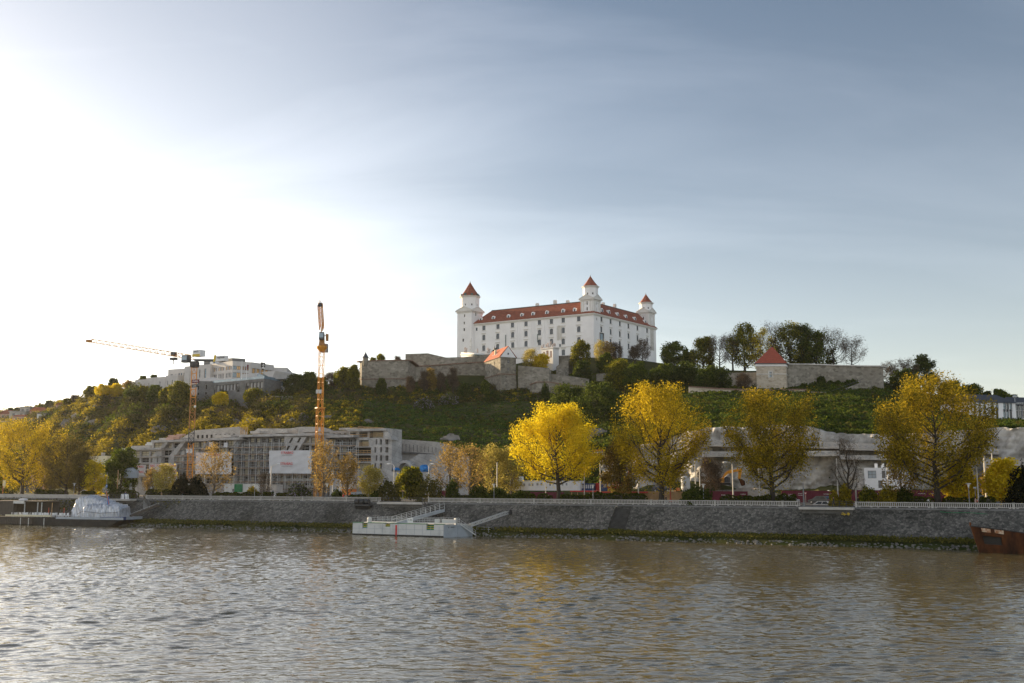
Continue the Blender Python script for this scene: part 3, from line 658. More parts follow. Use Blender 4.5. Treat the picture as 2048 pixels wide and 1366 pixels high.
 # ring of pitched roofs
 rp = Pse + A*12 + Bv*6; zR = at(1161, 604, rp.y).z
 ro, rr, ri = ring(sq, .8), ring(sq, -6.2), ring(sq, -12.5); mb = MB(); f = lambda p, z: (p.x, p.y, z)
 for i in range(4):
  j = (i + 1) % 4; mb.quad(f(ro[i], zE + .26), f(ro[j], zE + .26), f(rr[j], zR), f(rr[i], zR)); mb.quad(f(rr[i], zR), f(rr[j], zR), f(ri[j], zE + .26), f(ri[i], zE + .26))
 rf = mb.build('roof', M['rooftile'], rt)
 mb = MB()
 for i in range(4): j = (i + 1) % 4; mb.beam(f(rr[i], zR + .05), f(rr[j], zR + .05), .3, .3)
 mb.build('ridge_capping', M['copper'], rf)
 def dormer(x, y, a, b, dd, oo):
  u, z = on_line(CX(x), CY(y), a - oo*1.6, b - oo*1.6); q = (a - oo*1.6) + dd*u; an = math.atan2(dd.y, dd.x); m_ = MB()
  prof = [(-.95, -1.2), (.95, -1.2), (.95, .35), (.6, .95), (0, 1.15), (-.6, .95), (-.95, .35)]
  pts = [Vector((q.x + dd.x*p + oo.x*.55, q.y + dd.y*p + oo.y*.55, z + h)) for p, h in prof]
  m_.slab(pts, (-oo.x*4.2, -oo.y*4.2, 0)); dm = m_.build('dormer', M['plaster'], rf)
  m_ = MB(); qq = q + oo*.6; m_.box((qq.x, qq.y, z - .15), (.85, .1, 1.35), an); m_.build('dormer_window', M['glass_dark'], dm)
 for x, y in ((352, 465), (459, 453), (588, 440), (702, 429), (797, 419), (915, 407), (1053, 393), (1152, 384)): dormer(x, y, Psw, Pse, d, o_)
 for x, y in ((1376, 387), (1437, 403), (1511, 423), (1583, 443), (1658, 461), (1745, 485)): dormer(x, y, Pse, Pne, de, oe)
 for x, y, a, b, oo, h in ((830, 342, Psw, Pse, o_, 1.4), (982, 318, Psw, Pse, o_, 2.6), (1090, 313, Psw, Pse, o_, 1.3), (1393, 328, Pse, Pne, oe, 1.2), (1491, 345, Pse, Pne, oe, 2.6)):
  u, z = on_line(CX(x), CY(y), a - oo*7.5, b - oo*7.5); q = a - oo*7.5 + (b - a).normalized()*u; m_ = MB(); m_.box((q.x, q.y, zR - .8 + h*.3), (1.6, 1.1, h*.6 + 3), math.atan2((b - a).y, (b - a).x)); m_.box((q.x, q.y, zR + h*.6 + .8), (1.2, .8, .3), ang, 0); m_.build('chimney', M['plaster_trim'], rf)
 # ---- towers
 def tower(corner, ax, ay, zb, zc, ped, zo, ro_, za, name, slots, arcs=False, dorm=False):
  c = [corner, corner + ay, corner + ay + ax, corner + ax]   # ax: along the south front, ay: towards the back
  c = [corner + ax, corner, corner + ay, corner + ax + ay]   # front left, front right, back right, back left
  cen = sum(c, Vector((0, 0)))/4; holes = [[], [], [], []]; ww = []
  for fi, u, z, wd, ht in slots: holes[fi].append((u - wd/2, u + wd/2, z - ht/2, z + ht/2)); ww.append((fi, u, z, wd, ht))
  m_ = MB()
  for i in range(4): facade(m_, c[i], c[(i + 1) % 4], zb, zc, holes[i], .4)
  tw = m_.build(name, M['plaster'], rt)
  for fi, u, z, wd, ht in ww: window(tw, win_mesh(wd, ht, 1, 1, [M['dark'], M['plaster_trim'], M['plaster']], .08), c[fi], c[(fi + 1) % 4], u, z - ht/2, .36, 'slit_window')
  m_ = MB(); ringband(m_, c, -.1, .3, zc - 1.0, zc - .6); ringband(m_, c, -.1, .75, zc - .3, zc + .15)
  if arcs:
   for i in range(4):
    a_, b_ = c[i], c[(i + 1) % 4]; dd = (b_ - a_).normalized(); oo = Vector((dd.y, -dd.x)); Ln = (b_ - a_).length; an = math.atan2(dd.y, dd.x)
    for u in (.45, 1.5, Ln - 1.5, Ln - .45): q = a_ + dd*u + oo*.1; m_.box((q.x, q.y, (zE + zc)/2), (.5, .22, zc - zE - 1.2), an)
    for k in range(7): 
     t = math.pi*k/6; q = a_ + dd*(Ln/2 - math.cos(t)*(Ln/2 - 1.6)) + oo*.09; m_.box((q.x, q.y, zc - 3.4 + math.sin(t)*1.7), (.75, .18, .22), an)
  # pediment gables on each side
  for i in range(4):
   a_, b_ = c[i], c[(i + 1) % 4]; dd = (b_ - a_).normalized(); oo = Vector((dd.y, -dd.x)); a2, b2 = a_ - dd*.7 + oo*.7, b_ + dd*.7 + oo*.7; mid = (a2 + b2)/2
   m_.add([f(a2, zc + .15), f(b2, zc + .15), f(mid, zc + ped), f(cen, zc + ped)], ((0, 1, 2), (0, 2, 3), (1, 3, 2)))
   for p0, p1 in ((a2, mid), (b2, mid)): m_.beam(f(p0, zc + .2), f(p1, zc + ped), .35, .3)
  m_.build('pediment', M['plaster_trim'], tw)
  # octagon stage
  a0 = math.atan2(ax.y, ax.x) + math.pi/8; m_ = MB(); oc = [cen + Vector((math.cos(a0 + k*math.pi/4), math.sin(a0 + k*math.pi/4)))*ro_ for k in range(8)]
  for k in range(8):
   a_, b_ = oc[k], oc[(k + 1) % 8]; Ln = (b_ - a_).length; zw = zc + (zo - zc)*.42
   facade(m_, a_, b_, zc, zo, [(Ln/2 - .35, Ln/2 + .35, zw - .45, zw + .55)], .3)
  og = m_.build('octagon_stage', M['plaster'], tw)
  for k in range(8):
   Ln = (oc[1] - oc[0]).length; window(og, win_mesh(.7, 1.0, 1, 1, [M['dark'], M['plaster_trim'], M['plaster']], .06), oc[k], oc[(k + 1) % 8], Ln/2, zc + (zo - zc)*.42 - .45, .28, 'slit_window')
  m_ = MB(); m_.lathe((cen.x, cen.y, 0), [(ro_ - .2, zo - .7), (ro_ + .25, zo - .6), (ro_ + .3, zo - .2), (ro_ + .75, zo), (ro_ + .8, zo + .25), (ro_ - .5, zo + .3)], 8, 0, a0); m_.build('octagon_cornice', M['plaster_trim'], og)
  m_ = MB(); m_.lathe((cen.x, cen.y, 0), [(ro_ + .25, zo + .28), (ro_*.52, zo + (za - zo)*.5), (.16, za - .1)], 8, 0, a0); rf_ = m_.build('spire_roof', M['rooftile'], tw)
  m_ = MB(); m_.lathe((cen.x, cen.y, 0), [(.45, za - 1.6), (.22, za - .3), (.06, za + .7)], 6); m_.build('finial', M['copper'], rf_)
  if dorm:
   for k in range(8):
    th = a0 + (k + .5)*math.pi/4; r_ = ro_*.86; m_ = MB(); m_.box((cen.x + math.cos(th)*r_, cen.y + math.sin(th)*r_, zo + 1.0), (1.2, 1.6, .95), th - math.pi/2); m_.build('roof_hatch', M['copper'], rf_)
 hA, hB = A, Bv
 Yse = Pse.y
 g = lambda py, px, Y: at(px, py, Y).z
 w6 = 6.7
 c0 = Pse + hA*.35 + hB*.35
 zc = g(596.5, 1187, Yse); sl_ = [(0, w6*.5, g(606, 1175, Yse + 2), .75, 1.7), (0, w6*.5, g(617.5, 1175, Yse + 2), .75, 1.7), (1, w6*.5, g(606, 1192, Yse + 2), .75, 1.7), (1, w6*.5, g(617.5, 1192, Yse + 2), .75, 1.7)]
 tower(c0, hA*w6, hB*w6, zE - 1, zc, 2.3, g(574, 1181, Yse + 4), 3.75, g(551.5, 1181.5, Yse + 4), 'corner_tower', sl_, True)
 c1 = Pne + hA*.35 - hB*6.6
 c1 = Pne + hA*.35 - hB*(6.3 + .35); Yn = Pne.y
 zc = g(626.5, 1311, Yn); sl_ = [(0, 3.1, g(638, 1303, Yn), .7, 1.5), (1, 3.1, g(635, 1303, Yn), .7, 1.7), (1, 3.1, g(646, 1303, Yn), .7, 1.7)]
 tower(c1, hA*6.3, hB*6.3, zE - 1, zc, 2.2, g(606.5, 1296, Yn - 2), 3.45, g(587.5, 1295.5, Yn - 2), 'rear_corner_tower', sl_, True)
 cw = Psw - hB*2.0 + hA*.1; Yw = cw.y; w9 = 9.0
 zc = g(620.5, 943, Yw); sl_ = []
 for x, y, wd, ht in ((209, 432, .8, 1.4), (206, 495, .8, 1.5), (206, 551, 1.0, 1.6), (197, 641, 1.0, 1.6)):
  u, z = on_line(CX(x), CY(y), cw + hA*w9, cw); sl_.append((0, u, z, wd, ht))
 u, z = on_line(CX(307), CY(416), cw, cw + hB*w9); sl_.append((1, u, z, 1.0, 2.4))
 tower(cw, hA*w9, hB*w9, zB, zc, 2.4, g(593.5, 940, Yw + 4), 5.0, g(563, 939.5, Yw + 4), 'great_tower', sl_, False, True)
 m_ = MB(); q0 = cw + hA*.2
 for k in range(40):
  z = zc - 15 - k*.8
  if z > zB: wd = rg.uniform(.3, 1.3); q = cw + hA*wd/2 - hB*.03; m_.box((q.x, q.y, z), (wd, .12, .6), ang)
 m_.build('tower_quoins', M['plaster_trim'], rt)
 return dict(Pse=Pse, Psw=Psw, d=d, o=o_, zE=zE, zG=zG)
CS = castle()
# ---------------------------------------------------------------- terrace, gate, statue before the castle
def terrace():
 # curved white bastion parapet at the left foot of the castle
 rt0 = at(950, 712, 470); rt = root('terrace_parapet', rt0, 'curved white parapet terrace at the foot of the largest castle tower', 'parapet')
 xs = np.linspace(922, 988, 16); mb = MB(); pv = None
 for i, px in enumerate(xs):
  Y = 478 - 14*math.sin(math.pi*i/15); top = 704.5 + 3*(i/15) ; a = at(px, top, Y); b = at(px, 725, Y); cur = (a, b)
  if pv is not None:
   p, q = pv; o = Vector((0, 2.2, 0)); mb.hexa([q, b, b + o, q + o], [p, a, a + o, p + o])
  pv = cur
 mb.build('wall', M['plaster'], rt)
 mb = MB(); pv = None
 for i, px in enumerate(xs):
  Y = 477.2 - 14*math.sin(math.pi*i/15); a = at(px, 709 + 2*(i/15), Y)
  if pv is not None: mb.beam(pv, a, .8, .5)
  pv = a
 mb.build('moulding', M['copper'], rt)
 for k, (px, py, Y, lab) in enumerate(((931, 701, 472, 'weathered stone trophy sculpture on the left end of the curved parapet'), (955, 703, 466, 'slender stone figure on the middle of the curved parapet'), (977, 702, 468, 'low stone sculpture on the right end of the curved parapet'))):
  p = at(px, py + 4, Y); r_ = root('stone_sculpture', p, lab, 'sculpture', 'sculptures round the castle terrace'); rg = random.Random(k); mb = MB()
  mb.box(p + Vector((0, 0, .35)), (1.6 if k != 1 else .8, .8, .7))
  for j in range(7 if k != 1 else 3): mb.blob(p + Vector((rg.uniform(-.7, .7)*(k != 1), rg.uniform(-.2, .2), .8 + j*.22 if k != 1 else .9 + j*.5)), (rg.uniform(.2, .4), .25, rg.uniform(.35, .7)), j + k*9, 6, 4, .3)
  mb.build('figure', M['statue'], r_)
 # long terrace wall with balustrade in front of the south facade
 a, b = at(1024, 696, 470), at(1084, 695, 464); rt = root('terrace_balustrade', a, 'white balustraded terrace wall below the south facade', 'balustrade')
 mb = MB(); dn = Vector((0, 0, 5)); o = Vector((.8, 1.6, 0)); mb.hexa([a - dn, b - dn, b - dn + o, a - dn + o], [a - Vector((0, 0, 1.0)), b - Vector((0, 0, 1.0)), b + o - Vector((0, 0, 1.0)), a + o - Vector((0, 0, 1.0))]); mb.build('wall', M['plaster'], rt)
 mb = MB(); mb.beam(a, b, .5, .25)
 for i in range(22): p = a.lerp(b, (i + .5)/22); mb.box(p - Vector((0, 0, .55)), (.3, .3, .9))
 mb.build('railing', M['plaster_trim'], rt)
 # gate pavilion crowned with trophies
 p = at(1094, 714, 455); rt = root('gate_pavilion', p, 'small white arched gate pavilion crowned with carved trophies beside yellow shrubs', 'gate')
 zt = at(1094, 698, 455).z; a2, b2 = V2(at(1083, 714, 457)), V2(at(1106, 714, 452)); d2 = (b2 - a2).normalized(); n2 = Vector((-d2.y, d2.x)); Ln = (b2 - a2).length; z0 = p.z - 9
 mb = MB(); hs = [(Ln*.12, Ln*.3, p.z - .5, zt - 1.2), (Ln*.4, Ln*.62, p.z - .5, zt - .8), (Ln*.72, Ln*.9, p.z - .5, zt - 1.2)]
 cs = [a2, b2, b2 + n2*4, a2 + n2*4]
 for i in range(4): facade(mb, cs[i], cs[(i + 1) % 4], z0, zt, hs if i == 0 else (), .6)
 mb.prism(cs, zt - .3, zt); mb.build('walls', M['plaster'], rt)
 mb = MB()
 for u0, u1, q0, q1 in hs: c = a2 + d2*(u0 + u1)/2 + n2*.62; mb.box((c.x, c.y, (q0 + q1)/2), (u1 - u0, .1, q1 - q0), math.atan2(d2.y, d2.x))
 mb.build('arch_recess', M['pink_wall'], rt)
 mb = MB(); cc = [c + (c - sum(cs, Vector((0, 0)))/4)*.12 for c in cs]; mb.prism(cc, zt, zt + .45); mb.build('cornice', M['plaster_trim'], rt)
 rg = random.Random(8)
 for k, f in enumerate((.04, .38, .62, .96)):
  c = a2 + d2*Ln*f + n2*.8; mb = MB()
  for j in range(9): mb.blob((c.x + rg.uniform(-.8, .8), c.y + rg.uniform(-.3, .3), zt + .7 + rg.uniform(0, 1.6 + (k in (1, 2))*.7)), (rg.uniform(.15, .4), .25, rg.uniform(.25, .7)), j + 30*k, 6, 4, .35)
  mb.build('trophy', M['statue'], rt)
 # equestrian statue
 p = at(988.5, 707.5, 468); rt = root('equestrian_statue', p, 'dark bronze rider on a rearing horse above the stone fortress wall', 'statue')
 mb = MB(); mb.box(p + Vector((0, 0, -.8)), (1.6, 1.0, 1.8)); mb.build('pedestal', M['plaster_trim'], rt)
 mb = MB(); q = p + Vector((0, 0, .1))
 mb.tube([q + Vector((-1.0, 0, .9)), q + Vector((-.6, 0, 1.25)), q + Vector((0, 0, 1.6)), q + Vector((.55, 0, 2.0)), q + Vector((.75, 0, 2.5)), q + Vector((1.0, 0, 2.75)), q + Vector((1.35, 0, 2.6))], [.2, .42, .4, .42, .26, .2, .1], 8)
 for s in (-.2, .2):
  mb.tube([q + Vector((-.7, s, 1.1)), q + Vector((-.5, s, .6)), q + Vector((-.75, s, 0))], [.22, .13, .08], 6); mb.tube([q + Vector((.5, s, 1.8)), q + Vector((1.0, s, 1.6)), q + Vector((1.05, s, 1.1))], [.18, .11, .07], 6)
 mb.tube([q + Vector((-1.0, 0, 1.1)), q + Vector((-1.35, 0, .8)), q + Vector((-1.4, 0, .2))], [.15, .12, .04], 6); mb.build('horse', M['bronze'], rt)
 mb = MB(); mb.tube([q + Vector((0, 0, 1.7)), q + Vector((-.05, 0, 2.3)), q + Vector((0, 0, 2.8)), q + Vector((0, 0, 2.95))], [.28, .25, .3, .12], 8); mb.blob(q + Vector((.02, 0, 3.15)), .2, 1)
 for s in (-.3, .3): mb.tube([q + Vector((0, s, 1.85)), q + Vector((.35, s*1.2, 1.5)), q + Vector((.2, s*1.2, 1.0))], [.16, .12, .08], 6)
 mb.tube([q + Vector((0, -.3, 2.7)), q + Vector((.1, -.45, 3.2)), q + Vector((.15, -.4, 3.6)), q + Vector((.3, -.4, 4.8))], [.11, .09, .07, .03], 6); mb.build('rider', M['bronze'], rt)
terrace()
# ---------------------------------------------------------------- fortress walls: columns of (px, top row, bottom row, depth)
def pxwall(name, cols, m, label, thick=2.0, cap=None, cat='fortress wall', bands=(), zt=None, parent=None):
 tops = [at(px, t, Y) for px, t, b, Y in cols]; bots = [Vector((tp.x, tp.y, at(px, b, Y).z)) for tp, (px, t, b, Y) in zip(tops, cols)]
 rt = root(name, bots[0], label, cat)
 mb = MB(); o = Vector((0, thick, 0))
 for i in range(len(cols) - 1): mb.hexa([bots[i], bots[i + 1], bots[i + 1] + o, bots[i] + o], [tops[i], tops[i + 1], tops[i + 1] + o, tops[i] + o])
 mb.build('masonry', m, rt)
 if cap:
  mb = MB()
  for i in range(len(cols) - 1): mb.beam(tops[i] + o*.45 + Vector((0, 0, .2)), tops[i + 1] + o*.45 + Vector((0, 0, .2)), thick + .5, .42)
  mb.build('coping', cap, rt)
 for f, h in bands:
  mb = MB()
  for i in range(len(cols) - 1): mb.beam(tops[i].lerp(bots[i], f) - Vector((0, .12, 0)), tops[i + 1].lerp(bots[i + 1], f) - Vector((0, .12, 0)), .4, h)
  mb.build('string_course', M['brickcap'], rt)
 return rt, tops, bots
SC2 = lambda x, y: (680 + x/4.2667, 680 + y/4.2667)
pxwall('bastion_wall', [(719.5, 724.5, 800, 436), (724, 723, 800, 433), (790, 721.5, 800, 434), (816, 721, 800, 436), (832, 733.5, 800, 446), (900, 729, 800, 452), (971, 724.5, 803, 448)], M['fort'], 'long grey rubble bastion wall with a brick coping left of the gabled house', 3.0, M['brickcap'], bands=((.46, .3),))
pxwall('upper_rampart', [(811, 708, 740, 456), (856, 706.5, 740, 458), (862, 708, 740, 458), (892, 715, 740, 460), (930, 714, 740, 461), (984, 708, 735, 460)], M['fort'], 'higher grey rampart standing behind the long bastion wall', 2.5)
for k, (px, wd) in enumerate(((860, 12), (920, 10), (935, 9), (950, 8))):
 pass
pxwall('curtain_wall', [(1036, 731, 797, 426), (1058, 733, 797, 424), (1098, 736, 797, 422), (1102, 741, 800, 424)], M['fort'], 'pale rubble curtain wall right of the gabled house, below the yellow shrubs', 2.5)
pxwall('stepped_wall', [(1099, 747, 800, 426), (1122, 750, 800, 424), (1160, 755, 800, 422), (1178, 758, 800, 421)], M['fort'], 'lower sloping grey wall continuing right beyond the pale curtain wall', 2.0)
pxwall('brick_parapet_wall', [(1060, 770, 790, 415), (1075, 765, 792, 414), (1098, 765, 792, 413), (1130, 770, 792, 412), (1170, 774, 795, 411)], M['fort'], 'low pinkish buttressed wall at the foot of the curtain wall', 1.2, M['brickcap'])
def ramp():
 rt, _, _ = pxwall('ramp_wall', [(1104, 712, 740, 458), (1120, 711.5, 740, 457), (1146, 710.5, 735, 455)], M['fort'], 'short grey retaining wall under the white gate pavilion', 3)
 pxwall('stair_wall', [(1113, 733, 755, 446), (1127, 722, 755, 445), (1137, 722, 752, 444), (1145, 724, 750, 450)], M['fort'], 'grey stairway wall with a sloping top below the gate pavilion', 3)
 pxwall('stair_bastion', [(1113, 736, 762, 440), (1129, 735, 765, 437), (1137, 738, 765, 441)], M['fort'], 'small pale stone block at the foot of the stairway wall', 3)
 pxwall('hill_wall', [(1193, 748, 762, 424), (1218, 746, 762, 424), (1224, 746, 765, 424)], M['fort'], 'small detached grey wall among the dark hillside trees', 1.5)
 pxwall('grey_coping_wall', [(1340, 739, 752, 440), (1363, 737, 752, 438)], M['concrete_pale'], 'pale concrete ledge showing between trees right of the castle', 1.5, cat='wall')
 pxwall('lower_hill_wall', [(1240, 765, 800, 416), (1300, 762, 800, 414), (1345, 760, 800, 413)], M['fort'], 'dark rubble wall half hidden by hillside trees under the castle', 1.5)
ramp()
def watch_turret():
 p = at(731, 722, 425); z = p.z - 1; s = .95; rt = root('watch_turret', (p.x, p.y, z), 'tiny stone watch turret with a dark pointed cap on the bastion corner', 'turret')
 mb = MB(); mb.lathe((p.x, p.y, z), [(.7, -1.5), (1.15, 0), (1.15, 2.3), (1.25, 2.4)], 8); mb.build('body', M['fort'], rt)
 mb = MB(); mb.lathe((p.x, p.y, z + 2.4), [(1.45, 0), (.8, 1.0), (.12, 2.3), (.05, 3.0)], 8); mb.build('cap', M['slate'], rt)
watch_turret()
def gable_house():
 # house standing on the bastion salient: lit flank at left, gable end towards the river
 X = lambda x, y: (900 + x/7.877, 660 + y/7.877)
 zE = at(*X(795, 420), 424).z; c = V2(atz(*X(795, 420), zE)); l = V2(atz(*X(548, 505), zE)); dl = (c - l).normalized(); nl = Vector((-dl.y, dl.x))  # points right/back
 r0 = V2(atz(*X(1040, 430), zE + .2)); r = c + (r0 - c)
 r = c + Vector((-dl.y, dl.x))*0 + (r0 - c)
 bk_ = r + (l - c); zb = zE - 22; zm = zE - 7.4
 rt = root('gable_house', (c.x, c.y, zb), 'stone house with an orange tiled roof and white gable on the bastion', 'house')
 def slots(a, b, lst): 
  out = []
  for x, y, wd, ht in lst: u, z = on_line(*X(x, y), a, b); out.append((u - wd/2, u + wd/2, z - ht/2, z + ht/2))
  return out
 ls = slots(l, c, [(632, 555, 1.0, 1.6), (703, 525, .8, 1.4), (690, 638, .7, 1.2), (578, 682, 1.0, 1.8), (625, 668, .7, 1.5), (675, 668, .5, .8)]); fs = slots(c, r, [(920, 497, 1.0, 1.5), (921, 616, 1.0, 1.3), (1030, 642, .7, .9)])
 cs = [l, c, r, bk_]; mb = MB()
 low = [p + (p - sum(cs, Vector((0, 0)))/4)*.10 for p in cs]
 for i, h in enumerate((ls, fs, (), ())): facade(mb, cs[i], cs[(i + 1) % 4], zm, zE, h, .4)
 for i in range(4): j = (i + 1) % 4; mb.quad((low[i].x, low[i].y, zb), (low[j].x, low[j].y, zb), (cs[j].x, cs[j].y, zm), (cs[i].x, cs[i].y, zm))
 mb.build('wall', M['fort'], rt)
 mb = MB()
 for i in range(4): j = (i + 1) % 4; mb.beam((cs[i].x, cs[i].y, zm), (cs[j].x, cs[j].y, zm), .5, .35)
 mb.build('string_course', M['brickcap'], rt)
 for (a, b), hs in (((l, c), ls), ((c, r), fs)):
  for u0, u1, z0, z1 in hs: window(rt, win_mesh(u1 - u0, z1 - z0, 2 if u1 - u0 > .9 else 1, 2 if u1 - u0 > .9 else 1, [M['dark'], M['winbar'], M['plaster']], .09), a, b, (u0 + u1)/2, z0, .3)
 zA = at(*X(912, 262), (c.y + r.y)/2).z; m0 = (c + r)/2; m1 = (l + bk_)/2; f = lambda p, z: (p.x, p.y, z); dd = (c - l).normalized()
 mb = MB(); mb.slab([f(c, zE), f(r, zE), f(m0, zA)], (-dd.x*.4, -dd.y*.4, 0)); gb = mb.build('gable', M['plaster'], rt)
 u, z = on_line(*X(916, 375), c, r); window(gb, win_mesh(.8, .9, 1, 1, [M['dark'], M['winbar'], M['plaster']], .07), c, r, u, z - .45, -.05)
 mb = MB(); ov = (c - r).normalized()*.5
 for a, b, s in ((c, l, 1), (bk_, r, -1)):
  mb.slab([f(a + ov*s, zE - .15), f(m0 if a is c else m1, zA + .15), f(m1 if a is c else m0, zA + .15), f(b + ov*s, zE - .15)], (0, 0, .22))
 rf = mb.build('roof', M['rooftile_light'], rt)
 u_ = .45; q = c.lerp(l, .52)*.55 + m0.lerp(m1, .52)*.45; mb = MB(); mb.box((q.x, q.y, (zE + zA)/2 + .9), (.8, .8, 2.4), .3); mb.build('chimney', M['cream_wall'], rf)
 for k in range(3):
  t = .36 + k*.12; q = c.lerp(l, t)*.62 + m0.lerp(m1, t)*.38; mb = MB(); mb.box((q.x, q.y, zE*.62 + zA*.38 + .25), (.7, .7, .5), .3); mb.build('skylight', M['glass_sky'], rf)
 mb = MB()
gable_house()
# ---------------------------------------------------------------- the square tower with the red pyramid roof, walls right of it
def square_tower():
 X = lambda x, y: (1300 + x/4.096, 620 + y/4.096)
 Y = 384; zE = at(*X(1112, 440), Y).z; c = V2(atz(*X(1112, 440), zE)); l = V2(atz(*X(868, 440), zE)); r = V2(atz(*X(1140, 467), zE)); zb = zE - 22
 bk_ = l + (r - c); cs = [l, c, r, bk_]; rt = root('square_tower', (c.x, c.y, zb), 'square sandstone tower with a red pyramid roof', 'tower')
 u, z = on_line(*X(988, 529), l, c); mb = MB(); f = lambda p, z_: (p.x, p.y, z_)
 facade(mb, l, c, zb, zE, [(u - .5, u + .5, z - 1, z + 1)], .5); facade(mb, c, r, zb, zE); facade(mb, r, bk_, zb, zE); facade(mb, bk_, l, zb, zE); mb.build('wall', M['fort_warm'], rt)
 window(rt, win_mesh(1.0, 2.0, 1, 2, [M['glass_sky'], M['winbar'], M['plaster']], .08), l, c, u, z - 1, .4)
 mb = MB(); d = (c - l).normalized(); o = Vector((d.y, -d.x)); q = l + d*u + o*.06; an = math.atan2(d.y, d.x)
 for sx in (-1, 1): qq = q + d*sx*.75; mb.box((qq.x, qq.y, z), (.45, .2, 2.7), an)
 mb.box((q.x, q.y, z + 1.3), (1.9, .22, .5), an); mb.build('window_surround', M['exposed'], rt)
 zs = at(*X(990, 527), Y).z
 mb = MB()
 for i in (0, 1): mb.beam(f(cs[i] , zs + .1), f(cs[i + 1], zs + .1), .4, .35)
 mb.build('string_course', M['exposed'], rt)
 cen = sum(cs, Vector((0, 0)))/4; mb = MB(); c2 = [p + (p - cen)*.035 for p in cs]; mb.prism(c2, zE - 1.0, zE + .02); mb.build('frieze', M['plaster'], rt)
 zA = at(*X(1000, 303), cen.y).z; e = [p + (p - cen)*.10 for p in cs]; mb = MB(); k1 = [p + (p - cen)*(-.30) for p in e]; zk = zE + (zA - zE)*.33
 top = [cen + (p - cen)*.04 for p in e]
 for i in range(4): j = (i + 1) % 4; mb.quad(f(e[i], zE + .05), f(e[j], zE + .05), f(top[j], zA), f(top[i], zA))
 mb.add([f(p, zE + .05) for p in e], ((3, 2, 1, 0),)); mb.add([f(p, zA) for p in top], ((0, 1, 2, 3),)); rf = mb.build('roof', mat('bright_red_roof_tile', (.31, .07, .04), .8, var=.2, scale=1, bump=.4, bscale=5, stretch=(1, 1, 4)), rt)
 mb = MB()
 for i in range(4): mb.beam(f(e[i], zE + .0), f(e[(i + 1) % 4], zE + .0), .3, .3)
 mb.build('gutter', M['steel_dark'], rf)
square_tower()
X4 = lambda x, y: (1300 + x/4.096, 620 + y/4.096)
def rightwalls():
 pxwall('bastion_wall', [(*X4(1125, 447), 790, 388), (*X4(1300, 448), 790, 392), (*X4(1500, 455), 790, 390), (*X4(1740, 462), 800, 384), (*X4(1905, 463), 800, 380), (*X4(1910, 470), 800, 384)], M['fort'], 'tall pale rubble bastion wall right of the red-roofed tower', 3, M['exposed'])
 pxwall('curtain_wall', [(*X4(375, 528), 800, 404), (*X4(620, 515), 800, 398), (*X4(870, 510), 800, 392)], M['fort'], 'dark rubble wall under the park trees left of the red-roofed tower', 2)
 pxwall('parapet_walk', [(*X4(320, 632), 812, 372), (*X4(560, 648), 812, 370), (*X4(870, 660), 812, 368), (*X4(1265, 655), 812, 364), (*X4(1268, 670), 812, 366)], M['fort_warm'], 'low brownish wall walk with brick posts in front of the red-roofed tower', 1.2, M['brickcap'], 'wall')
 rt = pxwall('stair_flank_wall', [(*X4(1300, 668), 815, 358), (*X4(1450, 672), 815, 357)], M['fort'], 'short grey wall at the foot of the hillside steps', 1.5, None, 'wall')
 rt, tops, bots = pxwall('hillside_steps', [(*X4(1430, 712), 815, 356), (*X4(1580, 652), 812, 362), (*X4(1760, 582), 808, 369), (*X4(1815, 575), 800, 371)], M['fort'], 'straight flight of stone steps climbing to the pale bastion wall', 3, None, 'steps')
 mb = MB()
 for i in range(2): mb.beam(tops[i] + Vector((0, 1, 1.0)), tops[i + 1] + Vector((0, 1, 1.0)), .1, .1)
 for i in range(2):
  for k in range(6): q = tops[i].lerp(tops[i + 1], k/6); mb.beam(q + Vector((0, 1, -.1)), q + Vector((0, 1, 1.0)), .08, .08, up=(1, 0, 0))
 mb.build('handrail', M['steel_dark'], rt)
 # fence posts on parapet walk
rightwalls()
